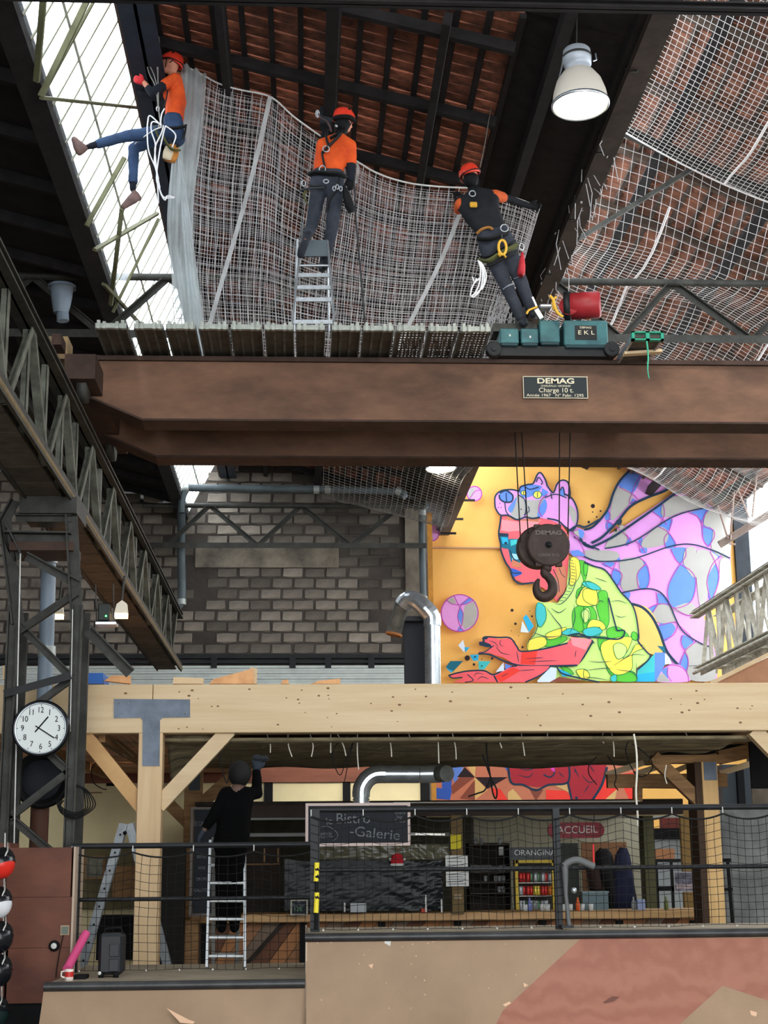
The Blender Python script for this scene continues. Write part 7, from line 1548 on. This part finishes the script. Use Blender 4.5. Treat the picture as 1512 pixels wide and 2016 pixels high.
strap(w2, [J(668,352,F), J(664,372,F-.04), J(650,392,F-.03), J(644,412,F)], harn, .03)
b = MB(); pts_ = [J(670,368,F-.02), J(683,370,F-.02), J(702,412,F), J(690,424,F), J(668,420,F)]; b.tube([J(677,368,F), J(682,385,F-.02), J(688,405,F-.02), J(692,418,F)], [.035,.07,.085,.05], 12, flat=.6); b.build('tool_bag', gblk, w2)
for x in (658,664,671): ring(w2, J(x,368+abs(x-664)*.5,F-.06), .026, alu)
strap(w2, [J(597,370,F), J(594,400,F), J(600,425,F)], mat('dark_cord', (60,58,54), .8), .006, 'loose_cord')
bl = MB().tube(pts3([(697,356,D+.04),(699,390,D),(700,425,D),(706,490,D),(712,560,D),(719,637,D)],4), .011, 6).build('static_rope', mat('dark_grey_rope', (58,58,60), .8), None, 'dark rope hanging straight down right of the ladder worker', 'rope')
MB().tube(pts3([(626,222,D+.5),(632,232,D+.4),(645,240,D+.2),(652,258,D-.05)],4), .009, 6).build('short_rope', mat('red_grey_rope', (120,92,92), .8), None, 'short lanyard tied round the dark steel post above the ladder worker', 'rope')
MB().ball(J(625,224,D+.5), .04, 10, sc=(.7,.7,1.3)).build('rope_knot', mat('pale_knot', (196,200,204), .8), None, 'pale rope knot on the dark steel post above the ladder worker', 'knot')
MB().box((P(630,100,16.5).x, 16.55, P(640,236,16.5).z), (P(654,100,16.5).x, 16.7, ZR(8.75))).build('hanging_stanchion', mat('dark_slate_steel', (46,52,60), .6, .2), None, 'dark steel post coming down from the roof above the ladder worker', 'post')
# ladder
LD = root('aluminium_ladder', 'aluminium ladder standing on the scaffold planks under the middle worker', 'ladder', J(615,645,15.5))
ladder('', '', P(574,652,15.35), P(596,440,15.75), P(660,652,15.35), P(642,440,15.75), 1, alu, .022, .06, parent=LD)
for y, x0, x1 in ((634,577,655),(590,580,655),(566,582,653),(542,583,652),(482,600,645),(497,599,646)): 
    dd = 15.35+(652-y)/212*.4; MB().beam(P(x0,y,dd), P(x1,y,dd), .045 if y > 500 else .10, .02 if y > 500 else .03, up=(0,1,0)).build('rung', alu if y > 500 else mat('blue_grey_step', (96,106,112), .6, .2), LD)
MB().tube([P(644,470,15.95), P(648,652,16.3)], .014, 8).build('support_leg', alu, LD); MB().tube([P(585,470,15.95), P(579,652,16.3)], .014, 8).build('support_leg', alu, LD)
# ---------- worker 3, leaning, back view
D = 15.75
sh = []; nk = J(932,376,D); hc = J(925,350,D); fw, upv = V((-.25,.9,-.25)), V((-.25,-.1,1)); head(sh, hc, fw, upv)
sh.append(('neck', S(hc-V((-.03,0,.08)), .052, nk, .06)))
lS, rS = J(910,402,D), J(970,386,D)
sh.append(('vest', [(lS, .062), (rS, .062), (nk+V((.02,0,-.04)), .07), (J(932,425,D), .10), (J(964,415,D), .10)]))
sh.append(('vest', [(J(932,425,D), .10), (J(964,415,D), .10), (J(955,455,D), .092), (J(978,447,D), .09)]))
sh.append(('pants', [(J(955,465,D), .095), (J(985,458,D), .095), (J(965,500,D), .10), (J(1002,488,D), .10)]))
eL = J(903,412,D+.12); wL = J(900,392,D+.42); eR = J(996,390,D+.15); wR = J(1040,405,D+.25)
sh += [('shirt', S(lS+V((-.02,0,0)), .062, eL, .056)), ('sleeve', S(eL, .05, wL, .036)), ('shirt', S(rS+V((.02,0,.01)), .064, rS.lerp(eR,.7), .058)), ('sleeve', S(rS.lerp(eR,.7), .05, eR, .046)), ('sleeve', S(eR, .045, wR, .034))]
hand(sh, wL, V((0,.4,1)), V((1,0,0)), .7); hand(sh, wR, V((1,.1,-.1)), V((0,0,1)), .8)
hL, kL, aL = J(972,508,D), J(1000,570,D-.06), J(1024,622,D+.0); hR, kR, aR = J(1003,500,D), J(1026,556,D-.08), J(1046,608,D+.02)
sh += [('pants', S(hL, .092, kL, .066)), ('pants', S(kL, .066, aL, .056)), ('pants', S(hR, .092, kR, .068)), ('pants', S(kR, .068, aR, .056))]
foot(sh, J(1030,630,D), J(1034,634,D+.2)); foot(sh, J(1050,614,D), J(1054,618,D+.2))
w3_ = figure('person', 'worker in black vest and harness leaning back beside the hoist', J(1035,635,D), sh, skin,
   [('t_shirt', ('shirt',), mat('dull_orange_shirt', (206,92,46), .85, vary=.15), .006), ('vest', ('vest',), mat('black_vest', (26,27,32), .85, vary=.3), .012), ('sleeve', ('sleeve',), mat('black_vest', (26,27,32)), .004), ('trousers', ('pants',), grt, .008), ('neck_gaiter', ('neck',), blackm, .004), ('boot', ('shoe',), bshoe, .004), ('glove', ('hand',), gblk, .004)])
helmet(w3_, hc+V((0,0,.02)), fw, upv, helm); F = D-.14
MB().ball(hc-V(fw).normalized()*.028-V((0,0,.04)), .088, 16, sc=(1,1,1.15)).build('balaclava', blackm, w3_)
for a in (0,): ring(w3_, J(930,381,F-.02), .034, alu, 'dorsal_ring', sx=1)
MB().rbox(J(925,407,F-.02), J(939,399,F+.01), .01).build('yellow_patch', mat('amber_plastic', (214,160,50), .5), w3_)
strap(w3_, [J(939,460,F+.04), J(948,452,F), J(962,448,F-.01), J(970,452,F)], mat('tan_shirt_hem', (176,120,60), .8), .02, 'shirt_hem')
strap(w3_, [J(945,512,F+.06), J(962,514,F-.03), J(985,500,F-.04), J(1018,484,F+.02)], khaki, .045, 'belt_pad'); strap(w3_, [J(943,504,F+.04), J(962,505,F-.05), J(985,490,F-.06), J(1015,474,F)], harn, .02); strap(w3_, [J(948,522,F+.04), J(964,524,F-.05), J(990,510,F-.06), J(1020,494,F)], harn, .02)
strap(w3_, [J(940,470,F), J(965,470,F-.04), J(1000,458,F)], harn, .05, 'belt')
ring(w3_, J(993,449,F-.06), .042, alu, 'rear_ring', sx=1.0); ring(w3_, J(989,487,F-.1), .085, yel, 'yellow_karabiner', t=.016, sx=.5); strap(w3_, [J(988,462,F-.05), J(989,474,F-.08)], alu, .008, 'ring_link')
strap(w3_, [J(980,500,F-.1), J(986,505,F-.1)], yel, .02, 'yellow_tab'); strap(w3_, [J(990,500,F-.1), J(996,507,F-.1)], yel, .022, 'yellow_tab')
strap(w3_, [J(991,570,F+.04), J(1002,562,F+.0), J(1012,559,F+.02)], mat('reflective_grey', (150,156,168), .5), .012, 'reflective_band'); strap(w3_, [J(1012,549,F+.04), J(1022,546,F+.0), J(1032,546,F+.02)], mat('reflective_grey', (150,156,168), .5), .01, 'reflective_band')
rbg = root('chalk_bag', 'red pouch clipped to the leaning worker', 'pouch', J(1027,540,D-.2)); b = MB(); b.tube([J(1028,497,D-.22), J(1028,506,D-.22), J(1027,525,D-.24), J(1026,538,D-.24), J(1025,543,D-.24)], [.02,.045,.08,.088,.05], 16, flat=.5); b.build('pouch_body', mat('dull_red_fabric', (186,44,54), .7, vary=.15), rbg); ring(rbg, J(1027,486,D-.22), .04, alu)
rb3 = root('rope_bundle', 'white rope coil hanging from the belt of the leaning worker', 'rope', J(945,580,D-.2))
for l in ([(941,512),(946,530),(944,555),(938,572),(930,582),(926,580),(932,560),(944,548)],[(944,514),(950,535),(948,562),(942,576),(932,585),(928,583)],[(947,516),(953,538),(952,560),(944,572),(930,582)],[(950,520),(957,540),(955,556),(948,570)],[(938,548),(934,556),(930,545)]):
    MB().tube(pts3([(x, y, D-.2) for x, y in l], 5), .0085, 6).build('rope_strand', wr, rb3)
MB().tube(pts3([(945,330,15.7),(955,280,15.9),(970,200,16.1),(1000,110,16.3),(1035,0,16.5)],4), .006, 5).build('thin_rope', mat('dim_grey_rope', (110,106,100), .8), None, 'thin grey rope rising from the leaning worker to the roof', 'rope')
# ---------- person 4, dark silhouette on the ladder under the mezzanine
D = 14.05
sh = []; nk = J(466,1556,D); hc = J(473,1527,D); fw, upv = V((.3,.9,.15)), V((-.05,0,1)); head(sh, hc, fw, upv, 1.02)
sh.append(('neck', S(hc-V((.01,0,.07)), .055, nk, .06)))
lS, rS = J(445,1562,D), J(488,1562,D)
sh.append(('top', [(lS, .055), (rS, .055), (nk-V((0,0,.03)), .06), (J(450,1595,D), .10), (J(474,1595,D), .10)])); sh.append(('top', [(J(450,1592,D), .10), (J(474,1592,D), .10), (J(448,1640,D), .10), (J(468,1640,D), .10)]))
sh.append(('pants', [(J(446,1640,D), .10), (J(470,1640,D), .10), (J(442,1662,D), .10), (J(464,1662,D), .10)]))
eR = J(507,1563,D+.05); wR = J(505,1521,D+.02); eL = J(424,1600,D-.05); wL = J(402,1634,D-.02)
sh += [('top', S(rS, .055, eR, .045)), ('top', S(eR, .045, wR, .034)), ('top', S(lS, .055, eL, .046)), ('top', S(eL, .046, J(407,1626,D-.02), .036)), ('arm', S(J(407,1626,D-.02), .03, wL, .026))]
hand(sh, J(505,1518,D+.02), V((0,0,1)), V((1,0,0)), .6); hand(sh, wL, V((-.5,0,-1)), V((.3,1,0)), .5)
for (a, k, f) in (((444,1668),(440,1745),(436,1812)),((464,1668),(462,1748),(462,1812))):
    sh += [('pants', S(J(*a,D), .095, J(*k,D+.05), .065)), ('pants', S(J(*k,D+.05), .065, J(*f,D+.1), .048))]; foot(sh, J(*f,D+.1)-V((0,0,.03)), J(f[0],f[1]+3,D-.1 if False else D+.28))
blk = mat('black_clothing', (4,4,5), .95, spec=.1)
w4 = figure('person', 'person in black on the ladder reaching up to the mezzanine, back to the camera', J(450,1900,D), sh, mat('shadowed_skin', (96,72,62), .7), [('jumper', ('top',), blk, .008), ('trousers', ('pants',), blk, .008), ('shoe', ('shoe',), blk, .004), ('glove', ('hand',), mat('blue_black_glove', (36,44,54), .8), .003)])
MB().ball(hc+V((-.005,-.01,.018)), .107, 18, sc=(.98,1.02,1.12)).build('hair', mat('black_hair', (12,10,10), .8), w4)
MB().rbox(J(498,1498,D-.02), J(530,1490,D+.15), .02).build('wool_tuft', mat('dark_tuft', (36,40,44), .9), None, 'dark lump of cable held at the ceiling by the person in black', 'cable')
